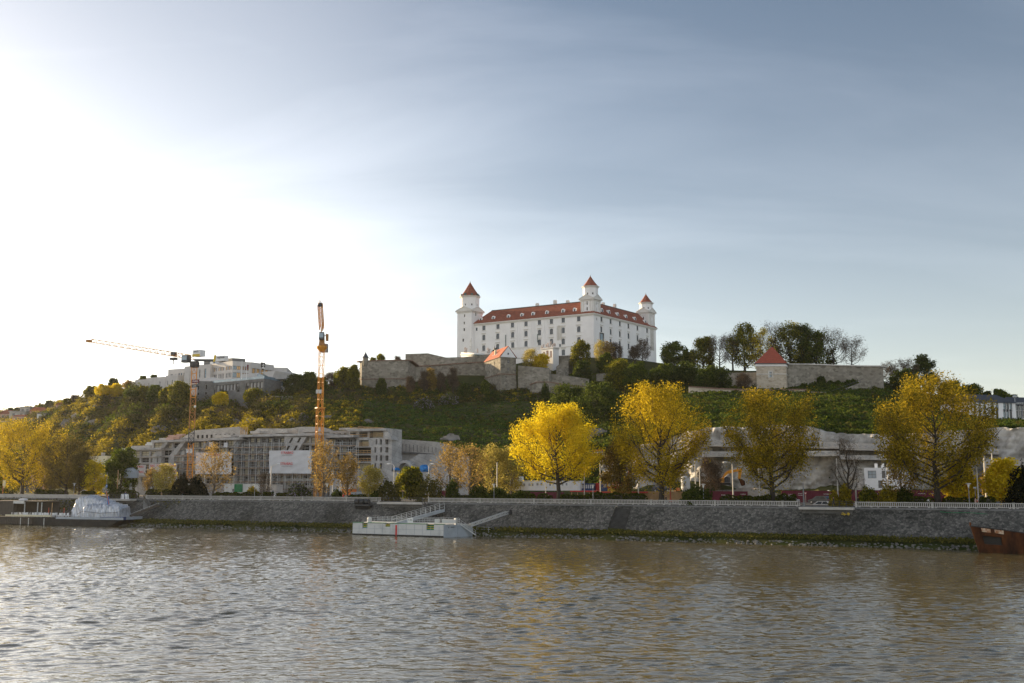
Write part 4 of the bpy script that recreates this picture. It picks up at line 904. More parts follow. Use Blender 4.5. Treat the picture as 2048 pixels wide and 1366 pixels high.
# ---------------------------------------------------------------- the pale office building on the left hill
XP = lambda x, y: (240 + x/5.389, 700 + y/5.389)
def block(rt, name, cs, z0, z1, m, holes=None, cap=True, depth=.3, mr=None):
 """solid block on plan corners cs (front left, front right, back right, back left) with openings per side"""
 mb = MB(); n = len(cs)
 for i in range(n): facade(mb, cs[i], cs[(i + 1) % n], z0, z1, (holes or {}).get(i, ()), depth)
 if cap: mb.add([(p[0], p[1], z1) for p in cs], (tuple(range(n)),))
 return mb.build(name, m, rt)
def putwins(rt, a, b, hs, mats, nx=1, nz=1, bar=.1, inset=.25, pick=None, name='window'):
 for k, (u0, u1, z0, z1) in enumerate(hs):
  ms = mats if pick is None else pick(k)
  window(rt, win_mesh(u1 - u0, z1 - z0, nx, nz, ms, bar, key=ms[0].name), a, b, (u0 + u1)/2, z0, inset, name)
def parliament():
 dk = [M['glass_dark'], M['winbar'], M['panelstone']]; sk = [M['glass_sky'], M['steel_dark'], M['panelstone']]; am = [M['sunset_tint_glass'], M['steel_dark'], M['panelstone']]; pale = [M['winbar'], M['steel_dark'], M['panelstone']]
 zT = at(*XP(1215, 115), 430).z
 c = V2(atz(*XP(1215, 118), zT)); r = V2(atz(*XP(1412, 132), zT)); l = V2(atz(*XP(975, 152), zT)); zb = zT - 24
 rt = root('office_building', (c.x, c.y, zb), 'long pale stone office building with strip windows and a crest, on the left hilltop', 'building')
 back = r + (l - c)
 dl = (c - l).normalized(); Ll = (c - l).length; dr = (r - c).normalized(); Lr = (r - c).length
 zc = lambda y, a, b, x: on_line(*XP(x, y), a, b)[1]
 za, zb1 = zc(175, l, c, 1165), zc(215, l, c, 1165); zd, ze = zc(245, l, c, 1165), zc(300, l, c, 1165)
 hl = []
 for k in range(3):
  for j in range(4): u = Ll*(k + .12 + j*.2)/3; hl.append((u, u + Ll*.155/3, zb1, za)); hl.append((u, u + Ll*.18/3, ze, zd))
 hr = [(Lr*f0, Lr*f1, z0, z1) for z0, z1 in ((zb1, za), (ze, zd)) for f0, f1 in ((.02, .22), (.24, .44), (.55, .63), (.68, .76), (.81, .89))]
 main = block(rt, 'main_block', [l, c, r, back], zb, zT, M['panelstone'], {0: hl, 1: hr}, mr=M['panelstone'])
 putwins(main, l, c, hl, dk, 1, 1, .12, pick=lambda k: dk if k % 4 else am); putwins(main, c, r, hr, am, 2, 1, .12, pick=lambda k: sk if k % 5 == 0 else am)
 mb = MB(); cen = (l + r)/2; q = [cen + (p - cen)*.72 for p in (l, c, r, back)]; mb.prism(q, zT, zT + 1.6); mb.build('roof_plant', M['concrete_dark'], main)
 # entrance block with the crest
 a1, b1 = V2(atz(*XP(1416, 130), zT)), V2(atz(*XP(1660, 163), zT)); d1 = (b1 - a1).normalized(); n1 = Vector((-d1.y, d1.x)); L1 = (b1 - a1).length
 zg0, zg1 = zc(250, a1, b1, 1430), zc(195, a1, b1, 1430); hs = [(L1*(.05 + k*.19), L1*(.05 + k*.19) + L1*.16, zg0 - 4, zg1) for k in range(5)]
 eb = block(rt, 'entrance_block', [a1 , b1, b1 + n1*25, a1 + n1*25], zb, zT - .02, M['panelstone'], {0: hs}, depth=1.2)
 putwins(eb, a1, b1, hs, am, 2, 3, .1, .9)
 u, z = on_line(*XP(1541, 172), a1, b1); q = a1 + d1*u; o1 = Vector((d1.y, -d1.x)); an = math.atan2(d1.y, d1.x)
 P = lambda x, h: Vector((q.x + d1.x*x + o1.x*.12, q.y + d1.y*x + o1.y*.12, z + h))
 mb = MB(); mb.slab([P(-1.25, 1.5), P(-1.25, -.5), P(-.7, -1.3), P(0, -1.7), P(.7, -1.3), P(1.25, -.5), P(1.25, 1.5)], (-o1.x*.3, -o1.y*.3, 0)); cr = mb.build('crest', M['letter_dark'], eb)
 mb = MB(); o2 = Vector((o1.x*.1, o1.y*.1, 0))
 for bx in ((0, .1, .22, 2.0), (0, .75, 1.1, .22), (0, .15, 1.5, .22)): mb.box(P(bx[0], bx[1]) + o2, (bx[2], .1, bx[3]), an)
 for bx in (-.55, 0, .55): mb.blob(P(bx, -.95) + o2, (.38, .1, .35), 1, 6, 4, 0)
 mb.build('emblem', M['letter_white'], cr)
 a2, b2 = b1 + n1*1.0, V2(atz(*XP(1803, 190), zT - 1)); d2 = (b2 - a2).normalized(); n2 = Vector((-d2.y, d2.x)); block(rt, 'right_wing', [a2, b2, b2 + n2*20, a2 + n2*20], zb, zT - 1.0, M['panelstone'])
 # upper penthouse roof behind
 pA, pB, pC = at(*XP(905, 122), 450), at(*XP(1140, 92), 455), at(*XP(1275, 108), 465); mb = MB(); o = Vector((2, 14, 0))
 mb.hexa([pA - Vector((0, 0, 4)), pB - Vector((0, 0, 4)), pB + o - Vector((0, 0, 4)), pA + o - Vector((0, 0, 4))], [pA, pB, pB + o, pA + o]); mb.hexa([pB - Vector((0, 0, 4)), pC - Vector((0, 0, 4)), pC + o - Vector((0, 0, 4)), pB + o - Vector((0, 0, 4))], [pB, pC, pC + o, pB + o]); mb.build('penthouse', M['concrete_dark'], rt)
 for x, y, rr in ((1052, 140, 1.3), (985, 148, .8)):
  p = at(*XP(x, y), 440); mb = MB(); mb.lathe((0, 0, 0), [(.1, 0), (rr*.6, .15), (rr, .5), (rr*1.02, .55), (rr*.6, .25), (.05, .1)], 14); dsh = mb.build('satellite_dish', M['white'], rt, loc=p); dsh.rotation_euler = (R(60), 0, R(30))
  mb = MB(); mb.tube([p, p - Vector((0, -.5, 2.5))], .12); mb.build('dish_mast', M['steel'], rt)
 # left wing: stepped tower bays with tall slot windows
 def bays(lst, zt_xy, m, nm, tall):
  zt = at(*XP(*zt_xy), 440).z
 prev = l
 segs = [(842, 975, 158, [(848, 866, 208, 300), (905, 932, 200, 300)], 441), (755, 842, 172, [(735, 760, 222, 360)], 444), (697, 755, 176, [], 446), (520, 697, 205, [(622, 645, 248, 285), (652, 670, 247, 284), (680, 710, 240, 280), (640, 662, 315, 345), (675, 705, 310, 345), (545, 570, 262, 285), (590, 605, 262, 285)], 452), (495, 620, 272, [(505, 518, 330, 380), (556, 570, 320, 372)], 448), (388, 490, 290, [(420, 436, 338, 392)], 452), (290, 388, 298, [(300, 314, 352, 400), (385, 388, 345, 395)], 455), (165, 288, 318, [(175, 186, 372, 420), (222, 234, 365, 415)], 459), (80, 163, 348, [(112, 136, 384, 425), (146, 160, 382, 420)], 463)]
 for k, (x0, x1, yt, hs, Y) in enumerate(segs):
  zt = at(*XP((x0 + x1)/2, yt), Y).z; a_, b_ = V2(at(*XP(x0, yt), Y + (x1 - x0)*.012)), V2(at(*XP(x1, yt), Y - (x1 - x0)*.012)); d_ = (b_ - a_).normalized(); n_ = Vector((-d_.y, d_.x)); hh = []
  for hx0, hx1, hy0, hy1 in hs:
   u0, zz0 = on_line(*XP(hx0, hy1), a_, b_); u1, zz1 = on_line(*XP(hx1, hy0), a_, b_); hh.append((u0, u1, zz0, zz1))
  bb = block(rt, 'wing_bay', [a_, b_, b_ + n_*12, a_ + n_*12], zb - 2, zt, M['panelstone'], {0: hh}, depth=.4)
  putwins(bb, a_, b_, hh, pale, 1, 2, .14, .3, pick=lambda k: (dk, sk)[k % 2])
 # lower grey podium with ribbon glazing and angled bays
 zP = at(*XP(870, 330), 420).z; pa, pb = V2(atz(*XP(838, 335), zP)), V2(atz(*XP(1030, 338), zP)); dp = (pb - pa).normalized(); np_ = Vector((-dp.y, dp.x)); hh = []
 for x0, x1, y0, y1 in ((917, 942, 370, 425), (910, 940, 450, 482), (832, 855, 380, 430), (828, 855, 455, 490), (828, 850, 515, 545)):
  u0, z0 = on_line(*XP(x0, y1), pa, pb); u1, z1 = on_line(*XP(x1, y0), pa, pb); hh.append((u0, u1, z0, z1))
 pd = block(rt, 'podium', [pa, pb, pb + np_*14, pa + np_*14], zb - 8, zP, M['concrete_dark'], {0: hh}, depth=.6); putwins(pd, pa, pb, hh, [M['dark'], M['concrete'], M['concrete']], 1, 1, .1, .5)
 zQ = at(*XP(1540, 310), 405).z; qa, qb, qc = V2(at(*XP(975, 372), 424)), V2(at(*XP(1555, 312), 404)), V2(at(*XP(1725, 330), 416)); Lq = (qb - qa).length; hh = []
 for k in range(14): 
  if k in (7, 8): continue
  u = Lq*(.12 + k*.062); hh.append((u, u + Lq*.05, zQ - 3.8, zQ - 1.2))
 for x, y in ((1010, 452), (1095, 452), (1272, 422), (1362, 415)): u, z = on_line(*XP(x, y), qa, qb); hh.append((u - .9, u + .9, z - 1.2, z + 1.2))
 nq = Vector((2, 16)); pb2 = block(rt, 'lower_block', [qa, qb, qc, qc + nq, qa + nq], zb - 10, zQ, M['concrete_dark'], {0: hh}, depth=.7); putwins(pb2, qa, qb, hh[:12], pale, 2, 1, .1, .5); putwins(pb2, qa, qb, hh[12:], [M['dark'], M['concrete'], M['concrete']], 1, 1, .1, .5)
 mb = MB(); dq = (qb - qa).normalized(); 
 for a_, b_ in ((qa, qb), (qb, qc)): mb.beam((a_.x, a_.y, zQ + .55), (b_.x, b_.y, zQ + .55), .08, 1.1)
 mb.build('glass_balustrade', M['glass_sky'], pb2)
 ta, tb = V2(at(*XP(1480, 250), 412)), V2(at(*XP(1640, 250), 414)); zz = at(*XP(1560, 240), 412).z; mb = MB(); mb.prism([ta, tb, tb + nq*.6, ta + nq*.6], zQ, zz - .8); mb.build('terrace_room', M['glass_sky'], pb2)
 wa, wb = at(*XP(1300, 262), 413), at(*XP(1500, 245), 413); mb = MB(); mb.hexa([Vector((wa.x, wa.y, zQ)), Vector((wb.x, wb.y, zQ)), Vector((wb.x, wb.y + 1, zQ)), Vector((wa.x, wa.y + 1, zQ))], [wa, wb, wb + Vector((0, 1, 0)), wa + Vector((0, 1, 0))]); mb.build('terrace_glazing', M['winbar'], pb2)
 # faceted pale hall roof at the right end
 v = [at(*XP(1520, 240), 411), at(*XP(1670, 222), 411), at(*XP(1855, 242), 420), at(*XP(1880, 262), 420), at(*XP(1878, 318), 420), at(*XP(1640, 310), 411)]
 mb = MB(); mb.slab([v[0], v[5], v[4], v[3], v[2], v[1]], (3, 16, 0)); mb.build('faceted_hall', M['panelstone'], rt)
 v = [at(*XP(860, 318), 428), at(*XP(1000, 293), 428), at(*XP(1140, 312), 426), at(*XP(1140, 335), 426), at(*XP(860, 340), 428)]; mb = MB(); mb.slab(v[::-1], (3, 14, 0)); mb.build('low_hall', M['panelstone'], rt)
 ya, yb = V2(at(*XP(1690, 320), 416)), V2(at(*XP(1825, 325), 420)); hh = []
 for x0, x1, y0, y1 in ((1735, 1760, 342, 388), (1705, 1715, 345, 390), (1728, 1755, 402, 432)): u0, z0 = on_line(*XP(x0, y1), ya, yb); u1, z1 = on_line(*XP(x1, y0), ya, yb); hh.append((u0, u1, z0, z1))
 yy = block(rt, 'end_block', [ya, yb, yb + nq*.6, ya + nq*.6], zb - 6, at(*XP(1760, 322), 418).z, M['panelstone'], {0: hh}); putwins(yy, ya, yb, hh, sk, 1, 2, .1)
 # two flagpoles
 for k, x in enumerate((1312, 1362)):
  p = at(*XP(x, 265), 409); q = at(*XP(x + 4, 118), 409); fp = root('flagpole', p, ('left of the two bare flagpoles before the pale office building', 'right of the two flagpoles before the pale office building, with a dark flag')[k], 'flagpole', 'flagpoles'); mb = MB(); mb.tube([p - Vector((0, 0, 2)), q], [.14, .08]); mb.build('mast', M['white'], fp)
  if k: mb = MB(); a_ = p.lerp(q, .75); mb.slab([a_, a_ + Vector((-.5, .1, -2.2)), a_ + Vector((.2, .2, -2.6)), a_ + Vector((.9, .1, -.3))], (0, .05, 0)); mb.build('flag', M['maroon'], fp)
 pxwall('retaining_wall', [(*XP(1625, 495), 818, 404), (*XP(1800, 498), 820, 402), (*XP(1985, 498), 818, 404)], M['fort'], 'curved grey stone retaining wall below the pale office building', 2, cat='wall')
 pxwall('garden_wall', [(195, 787, 798, 452), (212, 789, 800, 450), (217, 789, 798, 449), (250, 793, 800, 448), (275, 794, 802, 447)], M['concrete'], 'low grey wall under round trees at the left end of the hilltop', 1, cat='wall')
parliament()
def far_houses():
 X = lambda x, y: (x/7.877, 740 + y/7.877)
 hs = [  # x0, x1, y eave, y base, y ridge, wall, roof, label
 (5, 185, 690, 760, 632, 'pink_wall', 'rooftile', 'brown-roofed house lowest at the left edge of the far slope'),
 (318, 470, 590, 680, 580, 'concrete_pale', None, 'flat-roofed grey house at the top of the far left slope'),
 (470, 700, 650, 690, 590, 'pink_wall', 'rooftile_light', 'wide red-roofed house right of the grey flat-roofed one'),
 (150, 400, 658, 760, 650, 'concrete_pale', None, 'pale terraced house with an open balcony on the far left slope'),
 (585, 770, 690, 730, 668, 'plaster', 'slate', 'small white house with dark eaves on the far left slope'),
 (880, 1050, 555, 590, 512, 'pink_wall', 'rooftile', 'reddish house highest on the far left skyline'),
 (690, 870, 560, 580, 540, 'plaster', None, 'low white house on the far left skyline'),
 (200, 420, 730, 800, 705, 'pink_wall', 'rooftile_light', 'pinkish house just above the big tree at the left edge'),
 (20, 100, 815, 850, 800, 'plaster', None, 'tiny white house half way down the far left slope')]
 for k, (x0, x1, ye, yb, yr, wm, rm, lab) in enumerate(hs):
  px = (x0 + x1)/2/7.877; Y = gpt(px, 740 + yb/7.877).y; a, b = V2(at(*X(x0, ye), Y)), V2(at(*X(x1, ye), Y)); d = (b - a).normalized(); n = Vector((-d.y, d.x)); L_ = (b - a).length; dp = L_*.6
  ze = at(*X(x0, ye), Y).z; z0 = at(*X(x0, yb), Y).z - 4; rt = root('hillside_house', (a.x, a.y, z0), lab, 'house', 'houses on the far left slope'); hh = []; nw = max(2, int(L_/4))
  for i in range(nw): u = L_*(i + .5)/nw; hh.append((u - .8, u + .8, ze - 2.8, ze - .9))
  cs = [a, b, b + n*dp, a + n*dp]; block(rt, 'wall', cs, z0, ze, M[wm], {0: hh}); putwins(rt, a, b, hh, [M['glass_dark'], M['winbar'], M['plaster']], 2, 1, .1)
  mb = MB(); f = lambda p, z: (p.x, p.y, z); e = [cs[0] - d*.5 - n*.5, cs[1] + d*.5 - n*.5, cs[2] + d*.5 + n*.5, cs[3] - d*.5 + n*.5]
  if rm:
   zr = at(*X(x0, yr), Y + dp/2).z; m0, m1 = (e[0] + e[3])/2 + d*1.5, (e[1] + e[2])/2 - d*1.5
   mb.add([f(e[0], ze + .02), f(e[1], ze + .02), f(e[2], ze + .02), f(e[3], ze + .02), f(m0, zr), f(m1, zr)], ((0, 1, 5, 4), (2, 3, 4, 5), (1, 2, 5), (3, 0, 4), (3, 2, 1, 0))); mb.build('roof', M[rm], rt)
  else: mb.prism(e, ze + .02, ze + .5); mb.build('roof', M['concrete'], rt)
far_houses()
def right_house():
 X = lambda x, y: (1760 + x/6.208, 680 + y/6.208)
 Y = 330; zE = at(*X(1375, 775), Y).z; a, b = V2(atz(*X(1050, 770), zE)), V2(atz(*X(1680, 785), zE)); d = (b - a).normalized(); n = Vector((-d.y, d.x)); zb = at(*X(1500, 1060), Y).z - 3
 rt = root('white_house', (a.x, a.y, zb), 'white three-storey house with a dark slate roof behind the rightmost big tree', 'house'); hh = []
 for x in (1180, 1240, 1300, 1400, 1455, 1548, 1585, 1625):
  for y in (825, 920):
   u, z = on_line(*X(x, y), a, b); hh.append((u - .55, u + .55, z - 1.7, z + 1.6))
 block(rt, 'wall', [a, b, b + n*12, a + n*12], zb, zE, M['plaster'], {0: hh}); putwins(rt, a, b, hh, [M['glass_sky'], M['steel_dark'], M['plaster']], 2, 1, .12, pick=lambda k: ([M['glass_sky'], M['steel_dark'], M['plaster']], [M['glass_dark'], M['steel_dark'], M['plaster']])[k % 3 == 0])
 a2 = b + n*.8; b2 = a2 + d*14; hh = []; zE2 = zE - .6
 for x in (1697, 1748, 1800):
  for y in (828, 925):
   u, z = on_line(*X(x, y), a2, b2); hh.append((u - .9, u + .9, z - 1.4, z + 1.4))
 block(rt, 'side_wing', [a2, b2, b2 + n*10, a2 + n*10], zb, zE2, M['plaster'], {0: hh}); putwins(rt, a2, b2, hh, [M['glass_dark'], M['winbar'], M['plaster']], 2, 1, .1)
 f = lambda p, z: (p.x, p.y, z)
 for nm, A_, B_, ze, dp in (('roof', a, b, zE, 12), ('wing_roof', a2, b2, zE2, 10)):
  e = [A_ - d*.4 - n*.4, B_ + d*.4 - n*.4, B_ + d*.4 + n*(dp + .4), A_ - d*.4 + n*(dp + .4)]; m0, m1 = (e[0] + e[3])/2 + d*2, (e[1] + e[2])/2 - d*2.5; zr = ze + 3.2; mb = MB()
  mb.add([f(e[0], ze + .02), f(e[1], ze + .02), f(e[2], ze + .02), f(e[3], ze + .02), f(m0, zr), f(m1, zr)], ((0, 1, 5, 4), (2, 3, 4, 5), (1, 2, 5), (3, 0, 4), (3, 2, 1, 0))); rf = mb.build(nm, M['slate'], rt)
 mb = MB(); q = a.lerp(b, .8); c_ = (q.x, q.y - 1.5, at(*X(1550, 1000), Y - 1).z); mb.box(c_, (7.5, 3, .3), math.atan2(d.y, d.x)); mb.build('canopy', M['concrete_dark'], rt)
 p = at(*X(1672, 712), Y + 6); mb = MB(); mb.lathe(p, [(.1, -1.5), (.12, -.3), (.7, 0), (.75, .5), (.1, .8)], 8); mb.build('roof_vent', M['steel'], rt)
right_house()
# ---------------------------------------------------------------- the building under construction at the foot of the hill
XQ = lambda x, y: (220 + x/5.12, 820 + y/5.12)      # crop of its left part
XR = lambda x, y: (520 + x/4.2667, 820 + y/4.2667)  # crop of its right part
def strip(rt, name, pts, off, m, mi=0): mb = MB(); mb.slab(pts, off); return mb.build(name, m, rt)
def scaffold(px0, px1, t, z0, z1, label, lift=2.05, rail=True, seed=0):
 s0, s1 = sof(px0, t, 940), sof(px1, t, 940); rt = root('scaffold', bk(s0, t, z0), label, 'scaffolding', 'scaffolds on the building site'); n = max(2, int((s1 - s0)/2.6)); k = max(1, int((z1 - z0)/lift)); mb = MB(); rg = random.Random(seed)
 for i in range(n + 1):
  s = s0 + (s1 - s0)*i/n
  for tt in (t, t + 1.0): p = bk(s, tt, z0); mb.beam(p, p + Vector((0, 0, z1 - z0 + rg.uniform(-.5, 1.2))), .09, .09, up=(1, 0, 0))
  for j in range(1, k + 1): mb.beam(bk(s, t, z0 + j*lift), bk(s, t + 1, z0 + j*lift), .06, .06)
 for j in range(1, k + 1):
  for h in (1.0, .5): mb.beam(bk(s0, t, z0 + j*lift + h), bk(s1, t, z0 + j*lift + h), .06, .06)
 for i in range(0, n, 3):
  for j in range(k): mb.beam(bk(s0 + (s1 - s0)*i/n, t - .05, z0 + j*lift), bk(s0 + (s1 - s0)*(i + 1)/n, t - .05, z0 + (j + 1)*lift), .05, .05)
 mb.build('tube_frame', M['steel'], rt)
 mb = MB()
 for j in range(1, k + 1): mb.hexa([bk(s0, t + .08, z0 + j*lift - .06), bk(s1, t + .08, z0 + j*lift - .06), bk(s1, t + .95, z0 + j*lift - .06), bk(s0, t + .95, z0 + j*lift - .06)], [bk(s0, t + .08, z0 + j*lift), bk(s1, t + .08, z0 + j*lift), bk(s1, t + .95, z0 + j*lift), bk(s0, t + .95, z0 + j*lift)]); mb.beam(bk(s0, t, z0 + j*lift + .08), bk(s1, t, z0 + j*lift + .08), .05, .2)
 mb.build('planking', M['plank'], rt); return rt
def zat(px, py, t): return att(px, py, t).z
def construct():
 Z0 = PROM - 1
 def bl(name, lab, px0, px1, pyt, t, dp, cells, m=M['concrete'], crop=None, slope=None):
  """one structural block: real openings cut in a concrete front; cells = (px0,px1,py0,py1) openings"""
  s0, s1 = sof(px0, t, pyt + 30), sof(px1, t, pyt + 30); zt = zat((px0 + px1)/2, pyt, t); a, b = V2(bk(s0, t)), V2(bk(s1, t)); hh = []
  for c0, c1, y0, y1 in cells: u0, z0 = on_line(c0, y1, a, b); u1, z1 = on_line(c1, y0, a, b); hh.append((u0, u1, z0, z1))
  return a, b, zt, hh, s0, s1
 # five blocks, from left to right
 rt = root('building_shell', bk(sof(500, 58), 58, PROM), 'grey concrete terraced apartment building under construction at the foot of the hill', 'building')
 ins = [M['curtain'], M['steel_dark'], M['concrete']]; vd = [M['dark'], M['concrete'], M['concrete']]
 def grid(px0, px1, n, rows, w_=.7): return [(px0 + (px1 - px0)*(i + (1 - w_)/2)/n, px0 + (px1 - px0)*(i + (1 + w_)/2)/n, y0, y1) for i in range(n) for y0, y1 in rows]
 def make(nm, px0, px1, pyt, t, dp, cells, m, pick, nx=2, nz=2, depth=.6):
  a, b, zt, hh, s0, s1 = bl(nm, '', px0, px1, pyt, t, dp, cells, m); n = BN*dp; o = block(rt, nm, [a, b, b + n, a + n], Z0, zt, m, {0: hh}, depth=depth); putwins(o, a, b, hh, ins, nx, nz, .1, depth - .1, pick=pick)
  mb = MB(); lv = sorted({round(h[2] - .35, 1) for h in hh}); d_ = (b - a).normalized()
  for z in lv:
   if len(lv) < 12: c_ = (a + b)/2 - BN*.2; mb.box((c_.x, c_.y, z), ((b - a).length - .1, .6, .28), BANG)
  if mb.v: mb.build('floor_edge', M['concrete_pale'], o)
  return o, a, b, zt
 P_ = lambda *k: (lambda i: ins if (i*7 + len(k)) % 5 not in (0, 2, *k[:2]) else vd)
 rows = lambda y0, h, n, st: [(y0 + i*st, y0 + i*st + h) for i in range(n)]
 make('block', 246, 322, 899, 57, 16, grid(262, 318, 3, rows(902.5, 9.5, 5, 13), .86), M['concrete'], P_(3))
 make('block', 303, 367, 882, 58, 16, grid(306, 364, 3, rows(885.5, 11.5, 6, 14.5), .88), M['concrete'], P_(2))
 make('block', 367, 413, 880, 58.5, 16, grid(372, 411, 3, rows(883.5, 11.5, 6, 14.5), .86), M['concrete_dark'], P_(0, 3))
 make('block', 406, 472, 878, 58, 17, grid(410, 468, 4, rows(880.5, 11.5, 6, 15), .88), M['concrete'], P_(1, 4))
 make('block', 468, 572, 871, 59, 17, grid(474, 570, 8, rows(876, 9, 1, 14) + rows(891, 12.5, 6, 15.5), .72), M['concrete_dark'], P_(2))
 make('block', 568, 646, 869, 58, 18, grid(596, 644, 2, rows(874, 12, 2, 16), .9) + grid(570, 644, 6, rows(947, 10.5, 3, 14), .72), M['concrete'], P_(0, 1, 2, 3))
 make('block', 646, 706, 873, 60, 18, grid(660, 705, 4, rows(878, 12.5, 7, 15), .8), M['concrete_dark'], P_(0, 1, 3))
 # the end block: open loggias at left, punched windows at right
 cells = [(700, 712, 865, 875), (718, 735, 864, 875), (739, 766, 862, 876)] + [(704, 713, 878 + 15*i, 891 + 15*i) for i in range(1)] + [(718, 737, 880, 893)] + [(706, 742, 894.5 + 15.6*i, 908 + 15.6*i) for i in range(3)]
 pun = [(751, 754.5), (759.5, 764), (770.5, 777)]
 for i, y in enumerate((878.5, 894.5, 911, 926.5)):
  for j, (x0, x1) in enumerate(pun):
   if i == 3 and j == 2: continue
   cells.append((x0 - (2.5 if (i % 2 and j == 0) else 0), x1 - (2.5 if (i % 2 and j == 0) else 0), y, y + 10.5))
 o, a, b, zt = make('end_block', 697, 784, 859, 61, 5, cells, M['concrete'], P_(0, 1, 2, 3, 4), 1, 1, 1.6)
 ad = (b - a).normalized()
 for k, (x0, x1, y) in enumerate(((700, 766, 873), (718, 738, 890), (706, 742, 905.5), (706, 742, 921))):   # timber guard rails in the open floors
  u0, z = on_line(x0, y, a, b); u1, _ = on_line(x1, y, a, b); q0, q1 = a + ad*u0, a + ad*u1; mb = MB()
  for h in (0, .55): mb.beam((q0.x, q0.y, z + h), (q1.x, q1.y, z + h), .08, .16)
  for i in range(6): q = q0.lerp(q1, i/5); mb.beam((q.x, q.y, z - .6), (q.x, q.y, z + .7), .08, .08, up=(1, 0, 0))
  mb.build('timber_guard', M['wood'], o)
 # sloping concrete fins and raking gables
 def fin(pts, t, th, m, nm='raking_fin', par=None): return strip(par or rt, nm, [att(px, py, t) for px, py in pts], (BN.x*th, BN.y*th, 0), m)
 fin([(243, 913), (256, 916), (266, 900), (250, 898.5)], 56.4, 3, M['concrete'])
 fin([(304, 945), (312, 945), (314, 912), (336, 885), (330, 884), (305, 911)], 57.0, 3, M['concrete'])
 fin([(336, 942), (346, 942), (347, 916), (372, 882), (365, 881), (338, 912)], 57.2, 3, M['concrete'])
 fin([(400, 907), (407, 907), (421, 882), (417, 880)], 57.0, 3, M['concrete_dark'])
 fin([(456, 907), (470, 907), (486, 876), (478, 874)], 57.6, 3, M['concrete_dark'])
 a_ = fin([(563, 903), (596, 902), (613, 873.5), (581, 875.5)], 57.0, 2.5, M['concrete'])
 for x, y in ((580, 880), (596, 879.5), (573.5, 896), (589, 895.5)):
  fin([(x - 2.5, y + 5.5), (x + 1.5, y + 5.5), (x + 6.5, y - 4.5), (x + 2.8, y - 4.5)], 56.93, .3, M['dark'], 'slanted_opening', a_)
 fin([(636, 940), (650, 940), (660, 890), (644, 870), (637, 871)], 57.4, 3, M['concrete'])
 fin([(770, 878), (785, 880), (775, 861), (768, 860)], 60.2, 3, M['concrete'])
 # roof slabs, upper set-back storeys, parapets
 def roofslab(px0, px1, py, t, dp, h, m, nm='roof_slab'):
  s0, s1 = sof(px0, t, py), sof(px1, t, py); z = zat((px0 + px1)/2, py, t); mb = MB(); mb.hexa([bk(s0, t, z), bk(s1, t, z), bk(s1, t + dp, z), bk(s0, t + dp, z)], [bk(s0, t, z + h), bk(s1, t, z + h), bk(s1, t + dp, z + h), bk(s0, t + dp, z + h)]); return mb.build(nm, m, rt)
 for px0, px1, py, t in ((245, 322, 900, 56), (302, 370, 884, 56.5), (366, 416, 882.5, 57), (415, 480, 880, 56.5), (478, 574, 873, 57.5), (572, 646, 871.5, 56.5), (640, 706, 875, 58), (694, 772, 862, 59.5)): roofslab(px0, px1, py, t, 6 if px0 == 694 else 17, .65, M['concrete'])
 make('upper_storey', 640, 702, 861.5, 68, 12, grid(640, 696, 5, [(866, 872)], .5), M['concrete_pale'], P_(0, 1, 2, 3, 4), 1, 1)
 roofslab(678, 712, 859.5, 64, 4, .6, M['concrete_pale'])
 for px0, px1, py, t, h in ((262, 302, 897, 60, .9), (318, 362, 880, 61, .7), (500, 520, 867, 62, .8), (543, 575, 866, 62, 1.0), (598, 640, 864, 63, 1.1), (430, 462, 875, 62, .9)): roofslab(px0, px1, py, t, 5, h, M['concrete_pale'], 'roof_upstand')
 rg = random.Random(3)
 for k, (px, py) in enumerate(((345, 881), (357, 879), (300, 895))):   # bundles on the roof
  p = att(px, py, 61); q = root('material_bundle', p, ('pale pink wrapped insulation bundle on the stepped roof', 'taller pink wrapped insulation bundle nearest the left crane', 'white wrapped insulation bundle on the lowest roof at the left')[k], 'bundle', 'insulation bundles'); mb = MB()
  for j in range(3): mb.box(p + Vector((rg.uniform(-.8, .8), rg.uniform(-.5, .5), .35 + j*.55)), (3.4 - j*.5, 1.6, .5), BANG)
  mb.build('stack', M['pink_wall'] if k < 2 else M['white_dirty'], q)
 # timber props sticking up behind the roof
 for k, px in enumerate((482, 486, 490.5, 494.5)):
  p = att(px, 869, 72); q = att(px, 854, 72); r_ = root('timber_post', p, ('leftmost of the four bare timber posts above the roof', 'second from left of the four bare timber posts', 'third from left of the four bare timber posts', 'rightmost of the four bare timber posts above the roof')[k], 'post', 'four timber posts'); mb = MB(); mb.beam(p, q, .3, .3, up=(1, 0, 0)); mb.build('beam', M['wood'], r_)
 mb = MB()
 for (x0, y0, x1, y1) in ((700, 856, 770, 857), (250, 896, 300, 895), (716, 853.5, 768, 856)):
  p, q = att(x0, y0, 61), att(x1, y1, 61); mb.beam(p, q, .1, .18)
  for i in range(9): c = p.lerp(q, i/8); mb.beam(c - Vector((0, 0, .9)), c + Vector((0, 0, .1)), .09, .09, up=(1, 0, 0))
 mb.build('roof_guard_rail', M['wood'], rt)
 # retaining walls against the hill
 def rw(nm, cols, t, lab, m, th=1.2):
  tops = [att(px, y, t) for px, y, _ in cols]; bots = [Vector((p.x, p.y, att(px, yb, t).z)) for p, (px, y, yb) in zip(tops, cols)]; o = Vector((BN.x*th, BN.y*th, 0)); r_ = root(nm, bots[0], lab, 'retaining wall'); mb = MB()
  for i in range(len(cols) - 1): mb.hexa([bots[i], bots[i + 1], bots[i + 1] + o, bots[i] + o], [tops[i], tops[i + 1], tops[i + 1] + o, tops[i] + o])
  mb.build('concrete_face', m, r_); return r_, tops, bots
